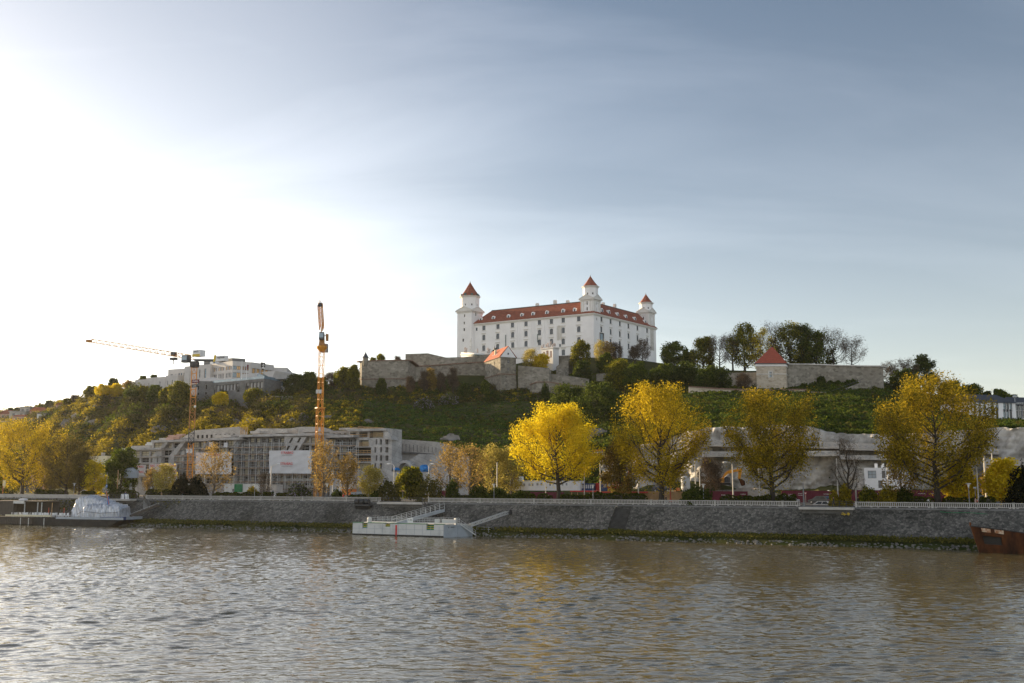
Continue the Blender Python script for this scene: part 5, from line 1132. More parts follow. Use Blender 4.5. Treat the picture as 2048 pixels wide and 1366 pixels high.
 r_, tp, bt = rw('retaining_wall', [(364, 876, 960), (388, 861, 960), (476, 853.5, 960), (489, 864, 960)], 78, 'pale concrete retaining wall behind the roofs, left of the timber posts', M['concrete_pale'])
 mb = MB()
 for i in range(9): p = att(396 + i*9, 873.5 - i*.35, 77.9); mb.box(p, (.6, .3, 1.1), BANG)
 mb.build('drain_slots', M['dark'], r_)
 rw('retaining_wall', [(505, 866, 960), (515, 857, 960), (580, 857, 960), (602, 853.5, 960), (642, 854, 960), (662, 861, 960)], 78, 'pale concrete retaining wall behind the roofs at the second crane', M['concrete_pale'])
 r_, tp, bt = rw('retaining_wall', [(782, 877, 960), (870, 883.5, 960), (905, 894, 960), (930, 906, 960)], 76, 'long grey retaining wall falling to the right of the end block', M['concrete_pale'])
 mb = MB()
 for i in range(11): u = 797 + i*7.5; p = att(u, 886 + i*.9, 75.9); q = att(u, 902 + i*.3, 75.9); mb.beam(p, q, .12, .15, up=(1, 0, 0))
 mb.beam(att(783, 903, 75.8), att(868, 909, 75.8), .6, .5); mb.build('panel_joints', M['concrete_dark'], r_)
 rw('lower_wall', [(778, 909, 960), (798, 909, 960), (800, 912, 960)], 66, 'square grey concrete wall stub beside the end block', M['concrete'])
 rw('lower_wall', [(818, 920, 975), (838, 908, 975), (880, 909, 975), (935, 912, 975)], 68, 'low grey concrete wall with a raking end above the blue tarpaulins', M['concrete'])
 r_, tp, bt = rw('terrace_wall', [(776, 943, 990), (860, 945, 990), (935, 945, 990)], 60, 'grey concrete wall under the blue tarpaulins', M['concrete'])
 rw('garage_wall', [(660, 958, 992), (730, 958, 992)], 54, 'low concrete garage front at the foot of the end block', M['concrete'])
 p = att(720, 968, 53.9); r2 = root('dirt_heap', att(728, 985, 50), 'pale gravel heap in front of the low concrete garage', 'heap'); mb = MB(); mb.lathe(Vector((p.x, p.y - 2, PROM - .5)), [(6.5, 0), (4.2, 1.5), (2.2, 2.9), (.7, 3.7), (.1, 3.8)], 14); mb.build('gravel', M['dirt'], r2)
 # covered openings and stacks on the terrace
 for k, (px, py, wd, h, lab) in enumerate(((793, 940, 7, 4.0, 'small blue tarpaulin heap at the left on the concrete terrace'), (851, 943, 13, 8.5, 'large stepped blue tarpaulin stack on the concrete terrace'))):
  p = att(px, py + 1, 62); r2 = root('tarpaulin_stack', p, lab, 'tarpaulin', 'blue tarpaulins'); W_ = hgt(p, wd); H_ = hgt(p, h*1.7); mb = MB(); rg = random.Random(k)
  for j in range(4 + 3*k): mb.box(p + Vector((rg.uniform(-.3, .3)*W_, rg.uniform(-1, .5), H_*(.18 + .16*j/(1 + .5*k)))), (W_*rg.uniform(.45, .9)*(1 - .06*j), 2.2, H_*.32), BANG + rg.uniform(-.1, .1), top=.9)
  mb.build('cover', M['blue_tarp'], r2)
 p = att(808, 943, 64); r2 = root('tunnel_portal', p, 'small arched concrete tunnel opening between the blue tarpaulins', 'portal'); mb = MB()
 for k in range(9):
  t0, t1 = math.pi*k/9, math.pi*(k + 1)/9; f = lambda r_, t: p + Vector((math.cos(t)*r_*BE.x*-1, math.cos(t)*r_*BE.y*-1, math.sin(t)*r_*1.1)); mb.hexa([f(2.2, t0), f(2.2, t1), f(2.2, t1) + Vector((1, 2, 0)), f(2.2, t0) + Vector((1, 2, 0))], [f(2.9, t0), f(2.9, t1), f(2.9, t1) + Vector((1, 2, 0)), f(2.9, t0) + Vector((1, 2, 0))])
 mb.build('arch', M['concrete'], r2)
 scaffold(298, 345, 55.4, PROM, zat(320, 935, 55), 'scaffold over the leftmost sheeted bays', seed=1)
 scaffold(346, 402, 55.2, PROM, zat(370, 900, 55), 'scaffold behind the left crane mast', seed=2)
 scaffold(468, 572, 56.0, PROM, zat(520, 886, 55), 'wide scaffold left of the large white sheet', seed=3)
 scaffold(540, 632, 55.4, PROM, zat(600, 948, 55), 'low scaffold below the large white sheet', seed=4)
 scaffold(648, 712, 57, PROM, zat(690, 888, 55), 'scaffold left of the open loggias', seed=5)
 # hanging sheets with lettering
 def sheet(px0, px1, y0, y1, t, lab, words):
  rt = root('scaffold_sheet', att(px0, y0, t), lab, 'banner', 'white sheets on the scaffolds'); a, b = att(px0, y0, t), att(px1, y0 - (px1 - px0)*.004, t); h0 = a.z - att(px0, y1, t).z; nx, nz = 24, 12; vs = []; rg = random.Random(int(px0))
  for j in range(nz + 1):
   for i in range(nx + 1): p = a.lerp(b, i/nx) - Vector((0, 0, h0*j/nz)); w_ = .10*math.sin(i*2.1 + j*.4) + .08*math.sin(j*1.7 + i*.6) + rg.uniform(-.04, .04); vs.append(p - Vector((BN.x*w_, BN.y*w_, 0)))
  n = len(vs); vs2 = vs + [v + Vector((BN.x*.05, BN.y*.05, 0)) for v in vs]; fs = []
  for j in range(nz):
   for i in range(nx): q = j*(nx + 1) + i; fs.append((q, q + nx + 1, q + nx + 2, q + 1)); fs.append((n + q, n + q + 1, n + q + nx + 2, n + q + nx + 1))
  mb = MB(); mb.add(vs2, fs); mb.build('sheet', M['banner'], rt, smooth=True)
  for body, px, py, hpx, m_, sx in words:
   p = att(px, py, t - .28); text(body, hgt(p, hpx)*1.35, m_, rt, p, BANG, 'lettering', .03, sx=sx)
  return rt
 wr, wg = M['letter_red'], M['letter_grey']
 sheet(539, 624, 901, 946.5, 54.6, 'largest white sheet on the scaffold with two red words', [('STRABAG', 574, 905.5, 5.2, wr, 1.0), ('WORK ON PROGRESS', 574, 910.5, 1.6, wg, 1.15), ('STRABAG', 573, 927.5, 5.2, wr, 1.0), ('WORK ON PROGRESS', 573, 932.5, 1.6, wg, 1.15)])
 sheet(392, 464, 905, 948, 54.6, 'plain white sheet partly behind the sparse tree left of centre', [('STRABAG', 428, 909.5, 5, wr, 1.0)])
 W3 = [('BAG  STRABAG  STRAB', 326, y, 4.4, wr, 1.12) for y in (931.5, 943, 953)] + [('WORK ON PROGRESS  WORK ON PROGRESS', 326, y + 4.2, 1.5, wg, 1.1) for y in (931.5, 943)]
 sheet(299, 354, 928, 966, 54.4, 'white sheet covered with three lines of red words behind a pale tree', W3)
 sheet(262, 292, 930, 951, 54.4, 'narrow white sheet at the left end of the scaffolds', [('TRABAG', 279, 933.5, 4.2, wr, 1.0), ('TRABAG', 279, 944, 4.2, wr, 1.0)])
 # net-covered balcony panels
 for k, (px, py) in enumerate(((422, 889), (452, 890))):
  p = att(px, py, 56.2); r2 = root('sheeted_board', p, ('left white wrapped panel leaning in the open top storey', 'right white wrapped panel leaning in the open top storey')[k], 'panel', 'wrapped panels'); mb = MB(); mb.box(p, (hgt(p, 9), .5, hgt(p, 9)), BANG, top=.85); mb.build('board', M['banner'], r2)
construct()
# ---------------------------------------------------------------- tower cranes
def lattice(mb, a, b, w0, w1, n, th=.16, up=(0, 0, 1), mi=0, tri=False):
 a, b = Vector(a), Vector(b); d = (b - a).normalized(); s = d.cross(Vector(up)).normalized() if abs(d.dot(Vector(up))) < .99 else Vector((1, 0, 0)); u = s.cross(d); k = [(-1, -1), (1, -1), (1, 1), (-1, 1)] if not tri else [(-1, 0), (1, 0), (0, 1.7)]; rings = []
 for i in range(n + 1): c = a.lerp(b, i/n); w_ = (w0 + (w1 - w0)*i/n)/2; rings.append([c + s*x*w_ + u*y*w_ for x, y in k])
 m_ = len(k)
 for j in range(m_): mb.beam(rings[0][j], rings[n][j], th*1.35, th*1.35, mi, up=tuple(s + u*.3))
 for i in range(n):
  for j in range(m_):
   mb.beam(rings[i][j], rings[i][(j + 1) % m_], th*.8, th*.8, mi, up=tuple(d)); 
   p, q = (rings[i][j], rings[i + 1][(j + 1) % m_]) if (i + j) % 2 else (rings[i][(j + 1) % m_], rings[i + 1][j]); mb.beam(p, q, th*.7, th*.7, mi, up=tuple(s + u*.5))
def crane_left():
 t = 50; base = att(378, 980, t); base.z = PROM; px_top = att(388.5, 731, t); H = px_top.z; rt = root('tower_crane', base, 'yellow tower crane with a long jib reaching left', 'crane', 'tower cranes')
 cm = {0: M['yellow_steel'], 1: M['rust_steel'], 2: M['steel_dark']}
 zs = [PROM, zat(376, 886, t), zat(377, 857, t), zat(383, 795, t), H]; rz = .35
 up = (math.cos(rz), math.sin(rz), 0)
 for k, (m_, w_) in enumerate(((M['yellow_steel'], 1.55), (M['steel_dark'], 1.55), (M['rust_steel'], 1.55), (M['yellow_steel'], 1.5))):
  mb = MB(); z0, z1 = zs[k], zs[k + 1]; lattice(mb, (base.x, base.y, z0), (base.x, base.y, z1), w_, w_, max(3, int((z1 - z0)/2.0)), .13, up); mb.build('mast_section', m_, rt)
 mb = MB(); mb.box((base.x, base.y, PROM + .6), (4.5, 4.5, 1.2), BANG); mb.build('footing', M['concrete'], rt)
 top = Vector((base.x, base.y, H)); tip = at(178, 684, base.y + 22); 
 jd = Vector((tip.x - top.x, tip.y - top.y, 0)).normalized(); js = Vector((-jd.y, jd.x, 0)); ja = math.atan2(jd.y, jd.x)
 mb = MB(); mb.lathe(top, [(1.3, -.6), (1.5, 0), (1.5, .9), (1.2, 1.2)], 10); mb.build('slewing_ring', M['steel_dark'], rt)
 jz = H + 1.9; j0 = Vector((top.x, top.y, jz)) + jd*1.0; j1 = Vector((tip.x, tip.y, tip.z))
 mb = MB(); lattice(mb, j0, j1, 1.5, 1.3, 30, .12, (0, 0, 1), tri=True); jb = mb.build('jib', M['yellow_steel'], rt)
 mb = MB(); mb.box(j1 + Vector((0, 0, .3)), (1.4, 1.4, .8), ja); mb.build('jib_tip', M['rust_steel'], jb)
 cj0, cj1 = Vector((top.x, top.y, jz - .3)) - jd*.5, Vector((top.x, top.y, jz - 1.0)) - jd*12.0
 mb = MB(); mb.beam(cj0, cj1, 1.4, .6); mb.build('counter_jib', M['steel_dark'], rt)
 p = cj0.lerp(cj1, .90); mb = MB(); mb.box(p + Vector((0, 0, .5)), (4.0, 1.6, 1.6), ja); cw = mb.build('counterweight', M['white'], rt)
 fr = -js if js.y > 0 else js; an = math.atan2(-fr.x, fr.y); 
 rzf = math.atan2(-jd.y, -jd.x)
 mb = MB(); q = p + fr*.9 + jd*1.9 + Vector((0, 0, .6)); mb.slab([q + Vector((0, 0, -1)) + jd*.6, q + Vector((0, 0, -1)) - jd*.2, q + Vector((0, 0, 1)) - jd*.6, q + Vector((0, 0, 1)) + jd*.2], -fr*.05); mb.build('stripe', M['yellow'], cw)
 text('WOLFFKRAN', .8, M['letter_dark'], cw, p + fr*.9 - jd*.6 + Vector((0, 0, .7)), rzf, sx=.62)
 mb = MB(); q = Vector((top.x, top.y, jz + .9)) - jd*1.6; mb.box(q + Vector((0, 0, .8)), (3.2, 2.2, 1.9), ja); mc = mb.build('machinery_cabin', M['white'], rt)
 mb = MB(); mb.box(q + fr*1.12 + Vector((0, 0, .1)), (3.0, .06, .8), ja); mb.build('panel', M['yellow'], mc); text('WOLFF', .7, M['letter_dark'], mc, q + fr*1.14 + Vector((0, 0, 1.2)), rzf, sx=.8)
 mb = MB(); q = Vector((top.x, top.y, jz + .1)) + jd*2.2 + fr*1.3; mb.box(q, (2.6, 1.6, 2.2), ja, top=.92); cb = mb.build('operator_cab', M['steel_dark'], rt); mb = MB(); mb.box(q + fr*.82 + Vector((0, 0, .2)), (2.0, .06, 1.2), ja); mb.build('cab_glass', M['glass_sky'], cb)
 q = j0.lerp(j1, .17) - Vector((0, 0, .8)); mb = MB(); mb.box(q, (2.0, 1.4, .7), ja); mb.box(q + Vector((0, 0, 1.5)), (1.6, 1.0, 1.2), ja); mb.tube([q, q - Vector((0, 0, 1.8))], .12); mb.build('trolley', M['steel_dark'], rt)
 hz = att(378, 760, t)
 # signboards fixed on the mast
 for px, py, wpx, hpx, m_, body, sx in ((391, 762.5, 19, 6.5, M['maroon'], 'VYDRICA', 1.0), (389.5, 771.8, 16, 6, M['steel_dark'], 'Lucron', .9)):
  c = att(px, py, t - 2.0); mb = MB(); mb.box(c, (hgt(c, wpx), .12, hgt(c, hpx)), BANG); sg = mb.build('signboard', m_, rt); text(body, hgt(c, hpx)*.56, M['letter_white'], sg, c - Vector((BN.x*.1, BN.y*.1, 0)), BANG, sx=sx)
 for px, d_ in ((374.5, 'F'), (382, '4')): c = att(px, 902, t - 1.3); mb = MB(); mb.box(c, (.95, .08, 1.0), BANG); sg = mb.build('number_plate', M['white'], rt); text(d_, .95, M['letter_dark'], sg, c - Vector((BN.x*.08, BN.y*.08, 0)), BANG)
 p = att(390, 813, t - 1.2); mb = MB(); mb.blob(p, .35, 1); mb.build('floodlight', M['lamp_glass'], rt)
crane_left()
def crane_right():
 t = 56; base = att(636, 980, t); base.z = PROM; p1 = att(640.5, 697, t); H = p1.z; rt = root('tower_crane', base, 'yellow luffing tower crane with its jib raised towards the viewer', 'crane', 'tower cranes'); up = (math.cos(.5), math.sin(.5), 0)
 zm = zat(637, 816, t)
 for z0, z1, w_, m_, th in ((PROM, zm, 1.75, M['yellow_steel'], .17), (zm, H, 1.3, M['yellow_steel'], .12)): mb = MB(); lattice(mb, (base.x, base.y, z0), (base.x, base.y, z1), w_, w_, max(4, int((z1 - z0)/2.2)), th, up); mb.build('mast_section', m_, rt)
 mb = MB(); mb.box((base.x, base.y, zm), (2.4, 2.4, .3), .5); mb.build('collar', M['yellow_steel'], rt)
 mb = MB(); mb.lathe((base.x, base.y, H), [(.8, -.8), (1.6, .2), (1.6, .5), (1.1, .8)], 8); mb.build('slewing_ring', M['yellow_steel'], rt)
 mb = MB(); mb.box((base.x, base.y, H + 2.6), (1.5, 2.2, 3.6), .1, top=.85); sc_ = mb.build('slewing_tower', M['rust_steel'], rt)
 mb = MB(); mb.box((base.x + .25, base.y - 1.9, H + 3.4), (1.5, 1.5, 2.1), .1, top=.9); cb = mb.build('operator_cab', M['steel_dark'], rt); mb = MB(); mb.box((base.x + .25, base.y - 2.68, H + 3.5), (1.2, .08, 1.3), .1); mb.build('cab_glass', M['glass_sky'], cb)
 mb = MB(); mb.box((base.x + 1.5, base.y, H + 3.2), (.7, 1.6, 1.9), .1); mb.build('switch_cabinet', M['rust_steel'], rt)
 j0 = Vector((base.x, base.y - 1.0, H + 5.6)); d = ray(640.2, 608); tipY = base.y - 13; tip = at(640.2, 609, tipY)
 mb = MB(); lattice(mb, j0, tip, 1.05, 1.05, 12, .10, (0, 1, 0)); jb = mb.build('jib', M['yellow_steel'], rt)
 e = (tip - j0).normalized(); mb = MB(); q = tip; mb.beam(q - e*.3, q + e*.1, 1.2, 1.1); mb.build('head_pulley', M['steel_dark'], jb)
 mb = MB()
 for s in (-.55, .55): mb.beam(tip + Vector((s, 0, 0)), tip + e*2.2, .12, .12)
 mb.build('tip_frame', M['rust_steel'], jb)
 mb = MB(); mb.beam(Vector((base.x, base.y, H + 1.2)), Vector((base.x - .5, base.y + 7.5, H + 1.6)), 1.8, .5); cj = mb.build('counter_jib', M['rust_steel'], rt); mb = MB(); mb.box((base.x - .5, base.y + 6.2, H + .9), (2.2, 2.4, 2.4), .05); mb.build('counterweight', M['concrete'], cj)
 mb = MB(); mb.beam(Vector((base.x - .7, base.y + 1.2, H + 4)), Vector((base.x - .3, base.y + 3.2, H + 9)), .25, .25); mb.beam(Vector((base.x - .3, base.y + 3.2, H + 9)), tip - e*4, .07, .07); mb.beam(Vector((base.x - .3, base.y + 3.2, H + 9)), Vector((base.x - .5, base.y + 7, H + 2)), .08, .08); mb.build('tie_bars', M['rust_steel'], rt)
 for px, py in ((634.5, 692), (649, 671)): p = att(px, py, t); mb = MB(); mb.box(p, (1.0, .9, .08)); [mb.beam(p + Vector((a, b, 0)), p + Vector((a, b, 1.1)), .05, .05, up=(1, 0, 0)) for a in (-.45, .45) for b in (-.4, .4)]; mb.build('service_platform', M['steel'], rt)
 for px in (634.5, 640.5): c = att(px, 783, t - 1.5); mb = MB(); mb.box(c, (.9, .08, 1.1), BANG); mb.build('number_plate', M['white_dirty'], rt)
crane_right()
# ---------------------------------------------------------------- balustrades, landings, boats
def balustrade(px0, px1, label, solid=False, graffiti=False):
 t = 9.75; s0, s1 = sof(px0, t, 1000), sof(px1, t, 1000); rt = root('balustrade', bk(s0, t, PROM), label, 'balustrade', 'white concrete balustrades along the promenade'); n = max(1, round((s1 - s0)/3.1)); Lb = (s1 - s0)/n
 mb = MB(); mb.beam(bk(0, 0, 0) - bk(0, 0, 0), Vector((1, 0, 0)), .1, .1); mb = MB()
 # one precast bay: kerb on feet, slats, rail
 if solid: mb.box((0, 0, .45), (Lb - .02, .2, .9))
 else:
  k = int(Lb/.31); mb.box((0, 0, .17), (Lb - .02, .20, .14))
  for i in range(k): mb.box((-Lb/2 + Lb*(i + .5)/k, 0, .52), (.14, .13, .58))
 if not solid:
  for x in (-Lb*.32, Lb*.32): mb.box((x, 0, .05), (.35, .22, .12))
 mb.box((0, 0, .87), (Lb - .02, .26, .14)); me = mb.mesh('bay', M['balu'])
 mp = MB(); mp.box((0, 0, .46), (.36, .34, .96)); mp.box((0, 0, .97), (.44, .42, .08)); pm = mp.mesh('pier', M['balu'])
 for i in range(n): link('bay', me, rt, bk(s0 + Lb*(i + .5), t, PROM), BANG)
 for i in range(0, n + 1, 4 if n > 6 else max(n, 1)): link('pier', pm, rt, bk(s0 + Lb*i, t - .02, PROM - .01), BANG)
 if graffiti:
  rg = random.Random(1); mb = MB()
  for g in (0.86, .94):
   s = s0 + (s1 - s0)*g
   for k in range(14): a = bk(s + rg.uniform(-1.3, 1.3), t - .16, PROM + rg.uniform(.25, .85)); mb.beam(a, a + Vector((BE.x*rg.uniform(-.5, .5), BE.y*rg.uniform(-.5, .5), rg.uniform(-.25, .25))), .02, .07)
  mb.build('graffiti', M['letter_dark'], rt)
balustrade(-160, 196, 'plain white parapet at the left end of the promenade, above the moored boat', True)
balustrade(293, 762, 'white slatted balustrade from the left landing to the dark boxes')
balustrade(858, 1600, 'longest white slatted balustrade, under the big golden trees')
balustrade(1712, 2200, 'white slatted balustrade at the right end with dark scribbles', graffiti=True)
def landing(px0, px1, label, posts=True):
 t = 9.6; s0, s1 = sof(px0, t, 1005), sof(px1, t, 1005); rt = root('landing_platform', bk(s0, t, PROM), label, 'platform', 'concrete landing platforms'); mb = MB(); mb.hexa([bk(s0, 7.2, PROM - .45), bk(s1, 7.2, PROM - .45), bk(s1, 10.4, PROM - .45), bk(s0, 10.4, PROM - .45)], [bk(s0, 7.2, PROM - .02), bk(s1, 7.2, PROM - .02), bk(s1, 10.4, PROM - .02), bk(s0, 10.4, PROM - .02)]); mb.build('slab', M['balu'], rt)
 mb = MB(); mb.hexa([bk(s0 + .4, 8.6, PROM - 3), bk(s1 - .4, 8.6, PROM - 3), bk(s1 - .4, 9.7, PROM - 3), bk(s0 + .4, 9.7, PROM - 3)], [bk(s0 + .4, 8.6, PROM - .45), bk(s1 - .4, 8.6, PROM - .45), bk(s1 - .4, 9.7, PROM - .45), bk(s0 + .4, 9.7, PROM - .45)]); mb.build('support_wall', M['concrete_dark'], rt)
 if posts:
  mb = MB(); n = 8
  for i in range(n + 1): p = bk(s0 + (s1 - s0)*i/n, 7.4, PROM); mb.beam(p, p + Vector((0, 0, 1.05)), .05, .05, up=(1, 0, 0))
  for h in (.35, .7, 1.05): mb.beam(bk(s0, 7.4, PROM + h), bk(s1, 7.4, PROM + h), .045, .045)
  mb.build('railing', M['steel_dark'], rt)
landing(1602, 1710, 'concrete landing with thin railing between two balustrades at the right')
landing(766, 856, 'wide concrete landing behind the white pontoon')
landing(226, 274, 'small concrete landing with sign boards above the boat stern')
def stairs_down(px0, px1, label, t0=8.8):
 s0, s1 = sof(px0, t0, 1008), sof(px1, t0, 1008); rt = root('stair_flight', bk(s0, t0, PROM - 3), label, 'stairs', 'stairs cut in the embankment'); mb = MB(); n = 12; w_ = 1.6
 for i in range(n): a, b = s0 + (s1 - s0)*i/n, s0 + (s1 - s0)*(i + 1)/n; z = PROM - 3.4*(i + 1)/n; mb.hexa([bk(a, t0 - w_, z - 2.0), bk(b, t0 - w_, z - 2.0), bk(b, t0, z - 2.0), bk(a, t0, z - 2.0)], [bk(a, t0 - w_, z), bk(b, t0 - w_, z), bk(b, t0, z), bk(a, t0, z)])
 mb.build('steps', M['concrete_dark'], rt); mb = MB(); mb.beam(bk(s0, t0 - w_, PROM + .9), bk(s1, t0 - w_, PROM - 2.6), .12, .12)
 for i in range(5): p = bk(s0 + (s1 - s0)*i/4, t0 - w_, PROM - 3.4*i/4); mb.beam(p - Vector((0, 0, .2)), p + Vector((0, 0, 1.0)), .07, .07, up=(1, 0, 0))
 mb.build('handrail', M['steel_dark'], rt)
stairs_down(296, 318, 'dark stair flight descending right from the small left landing'); stairs_down(852, 872, 'dark stair flight beside the landing, leading to the gangway')
for k, px in enumerate((714.5, 724.5, 734.5)):
 p = att(px, 1004, 8.2); rt = root('storage_drum', p, ('leftmost of the three dark drums on the embankment', 'middle of the three dark drums on the embankment', 'rightmost of the three dark drums on the embankment')[k], 'drum', 'three dark drums'); s = sof(px, 8.2, 1004); mb = MB(); mb.tube([bk(s - .48, 8.2, PROM + .0), bk(s - .44, 8.2, PROM), bk(s + .44, 8.2, PROM), bk(s + .48, 8.2, PROM)], [.5, .56, .56, .5], 14); mb.build('drum', M['steel_dark'], rt)
 mb = MB(); [mb.tube([bk(s + d, 8.2, PROM), bk(s + d + .06, 8.2, PROM)], .6, 14) for d in (-.3, .24)]; mb.build('hoops', M['hull_black'], rt)
def cradle():
 s0, s1 = sof(710, 8, 1004), sof(742, 8, 1004); rt = root('steel_cradle', bk(s0, 8, PROM - 1), 'dark steel bracket platform carrying the three drums', 'bracket'); mb = MB(); mb.hexa([bk(s0, 7.5, PROM - .9), bk(s1, 7.5, PROM - .9), bk(s1, 8.9, PROM - .9), bk(s0, 8.9, PROM - .9)], [bk(s0, 7.5, PROM - .6), bk(s1, 7.5, PROM - .6), bk(s1, 8.9, PROM - .6), bk(s0, 8.9, PROM - .6)]); mb.build('deck', M['steel_dark'], rt); mb = MB(); mb.hexa([bk(s0 + .2, 8.2, PROM - 2.2), bk(s1 - 1.2, 8.2, PROM - 2.2), bk(s1 - 1.2, 9.2, PROM - 2.2), bk(s0 + .2, 9.2, PROM - 2.2)], [bk(s0 + .2, 7.7, PROM - .9), bk(s1, 7.7, PROM - .9), bk(s1, 9.2, PROM - .9), bk(s0 + .2, 9.2, PROM - .9)]); mb.build('corbel', M['hull_black'], rt)
cradle()
def rails(mb, pts, h=1.0, rows=3, gap=1.2, th=.05):
 for i in range(len(pts) - 1):
  a, b = Vector(pts[i]), Vector(pts[i + 1]); n = max(1, int((b - a).length/gap))
  for r_ in range(rows): z = Vector((0, 0, h*(r_ + 1)/rows)); mb.beam(a + z, b + z, th, th)
  for k in range(n + 1): p = a.lerp(b, k/n); mb.beam(p, p + Vector((0, 0, h)), th, th, up=(1, 0, 0))
def pontoon():
 a, b = V2(atz(705, 1069.5, 0)), V2(atz(887, 1075, 0)); d = (b - a).normalized(); n = Vector((-d.y, d.x)); L_ = (b - a).length; H = 2.45; rz = math.atan2(d.y, d.x)
 rt = root('landing_pontoon', (a.x, a.y, 0), 'white floating landing pontoon with a red stripe', 'pontoon'); P = lambda u, v, z: Vector((a.x + d.x*u + n.x*v, a.y + d.y*u + n.y*v, z))
 on = lambda px, py: on_line(px, py, a, b)
 notch = []
 for px0, px1, y0, y1 in ((724.5, 735, 1048, 1055.5), (770, 780, 1050, 1053.5), (852.5, 868, 1051, 1060)): u0, _ = on(px0, y0); u1, _ = on(px1, y0); zt = H; notch.append((u0, u1, on(px0, y1)[1], H - .02))
 mb = MB(); cs = [a, b, b + n*7, a + n*7]
 facade(mb, a, b, -.4, H, notch, .9)
 for i in (1, 2, 3): facade(mb, cs[i], cs[(i + 1) % 4], -.4, H)
 mb.add([P(0, 0.9, H - .01), P(L_, .9, H - .01), P(L_, 7, H - .01), P(0, 7, H - .01)], ((0, 1, 2, 3),)); mb.build('hull', M['white_dirty'], rt)
 mb = MB(); mb.box(P(L_/2, -.02, .12), (L_, .06, .35), rz); mb.build('waterline_stain', M['hull_black'], rt)
 mb = MB()
 for u in np.linspace(1.6, L_ - 1, 11): mb.box(P(u, -.015, 1.2 + .2*math.sin(u*3)), (.05, .04, 2.0), rz)
 mb.box(P(L_/2, -.015, 1.35), (L_, .035, .05), rz); mb.build('plate_seams', M['grey_paint'], rt)
 mb = MB(); u, _ = on(792.5, 1060); mb.box(P(u, -.03, 1.15), (.38, .06, 2.0), rz); mb.build('red_stripe', M['red'], rt)
 mb = MB(); prev = 0
 for u0, u1, z0, z1 in notch + [(L_, L_, 0, 0)]:
  if u0 > prev: mb.box(P((prev + u0)/2, .25, H + .05), (u0 - prev, .7, .1), rz)
  prev = u1
 mb.build('green_deck_edge', M['green_paint'], rt)
 for u0, u1, z0, z1 in notch:
  mb = MB(); m2 = MB()
  for k in range(3): z = z0 + (z1 - z0)*k/3; mb.box(P((u0 + u1)/2, .55 + .12*k, z + (z1 - z0)/6), (u1 - u0 - .02, .5, (z1 - z0)/3), rz); m2.box(P((u0 + u1)/2, .29 + .12*k, z + (z1 - z0)/3 - .04), (u1 - u0 - .04, .05, .1), rz)
  st = mb.build('boarding_steps', M['green_paint'], rt); m2.build('step_edging', M['yellow'], st)
 mb = MB(); rails(mb, [P(3.2, 1.2, H), P(L_ - .3, 1.2, H)], 1.05); rails(mb, [P(1.5, 6.6, H), P(L_ - .3, 6.6, H)], 1.05); mb.build('railing', M['steel'], rt)
 mb = MB(); p = P(2.7, 2.0, H + .5); mb.lathe(p, [(.45, -.5), (.5, .2), (.35, .55), (.05, .6)], 10); mb.build('mooring_bollard', M['white_dirty'], rt)
 for px, wd, nm, m_ in ((815, 12, 'notice_board', 'white'), (869, 11, 'side_panel', 'white_dirty'), (894, 31, 'deck_box', 'white_dirty')):
  u, _ = on(px, 1044); q = P(u, 1.0, H + .62); mb = MB(); mb.box(q, (hgt(q, wd), .12 if nm != 'deck_box' else .7, .85 if nm == 'notice_board' else .75), rz); nb = mb.build(nm, M[m_], rt)
  if nm == 'notice_board': text('AC BRA', .3, M['letter_dark'], nb, P(u, .9, H + .72), rz); text('. . . . . . . .', .18, M['letter_grey'], nb, P(u, .9, H + .45), rz)
 # grey steel end section, angled back
 c = V2(atz(945, 1072.5, 0)); d2 = (c - b).normalized(); n2 = Vector((-d2.y, d2.x)); b1 = b + d*.03; mb = MB(); cs = [b1, c, c + n2*6, b1 + n*6.9]
 for i in range(4): facade(mb, cs[i], cs[(i + 1) % 4], -.4, H - .1)
 mb.add([(p.x, p.y, H - .1) for p in cs], ((0, 1, 2, 3),)); eh = mb.build('end_hull', M['grey_paint'], rt); rz2 = math.atan2(d2.y, d2.x); L2 = (c - b).length
 Q = lambda u, v, z: Vector((b.x + d2.x*u + n2.x*v, b.y + d2.y*u + n2.y*v, z))
 text('BUBBO', .3, M['letter_dark'], eh, Q(L2*.31, -.03, 1.9), rz2); text('4', .4, M['letter_dark'], eh, Q(L2*.17, -.03, 1.85), rz2)
 mb = MB(); mb.box(Q(L2*.5, -.12, 1.3), (.35, .25, 1.5), rz2); mb.build('fender', M['grey_paint'], eh)
 mb = MB(); mb.box(Q(L2*.52, 1.0, H + .5), (.5, .5, 1.2), rz2); mb.build('capstan', M['steel'], rt)
 mb = MB(); mb.beam(Q(L2*.55, .3, H + .1), Q(L2*.98, -1.2, .3), .5, .16); 
 for k in range(7): q = Q(L2*.55, .3, H + .1).lerp(Q(L2*.98, -1.2, .3), k/6); mb.beam(q, q + Vector((0, 0, .9)), .05, .05, up=(1, 0, 0))
 for h in (.45, .9): mb.beam(Q(L2*.55, .3, H + .1 + h), Q(L2*.98, -1.2, .3 + h), .05, .05)
 mb.build('boarding_ladder', M['steel'], rt)
 # low float with rails at the right end
 e0 = V2(atz(947, 1071.5, 0)); e1 = V2(atz(977, 1072, 0)); dE = (e1 - e0).normalized(); nE = Vector((-dE.y, dE.x)); f = lambda p, z: Vector((p.x, p.y, z)); fl = root('floating_step', f(e0, 0), 'low floating step with rails at the right end of the white pontoon', 'float'); mb = MB(); mb.prism([e0, e1, e1 + nE*2, e0 + nE*2], -.1, .35); mb.build('deck', M['steel'], fl); mb = MB(); rails(mb, [f(e0 + nE*2, .35), f(e1 + nE*2, .35), f(e1, .35)], 1.3, 3); mb.build('railing', M['steel'], fl)
 mb = MB()
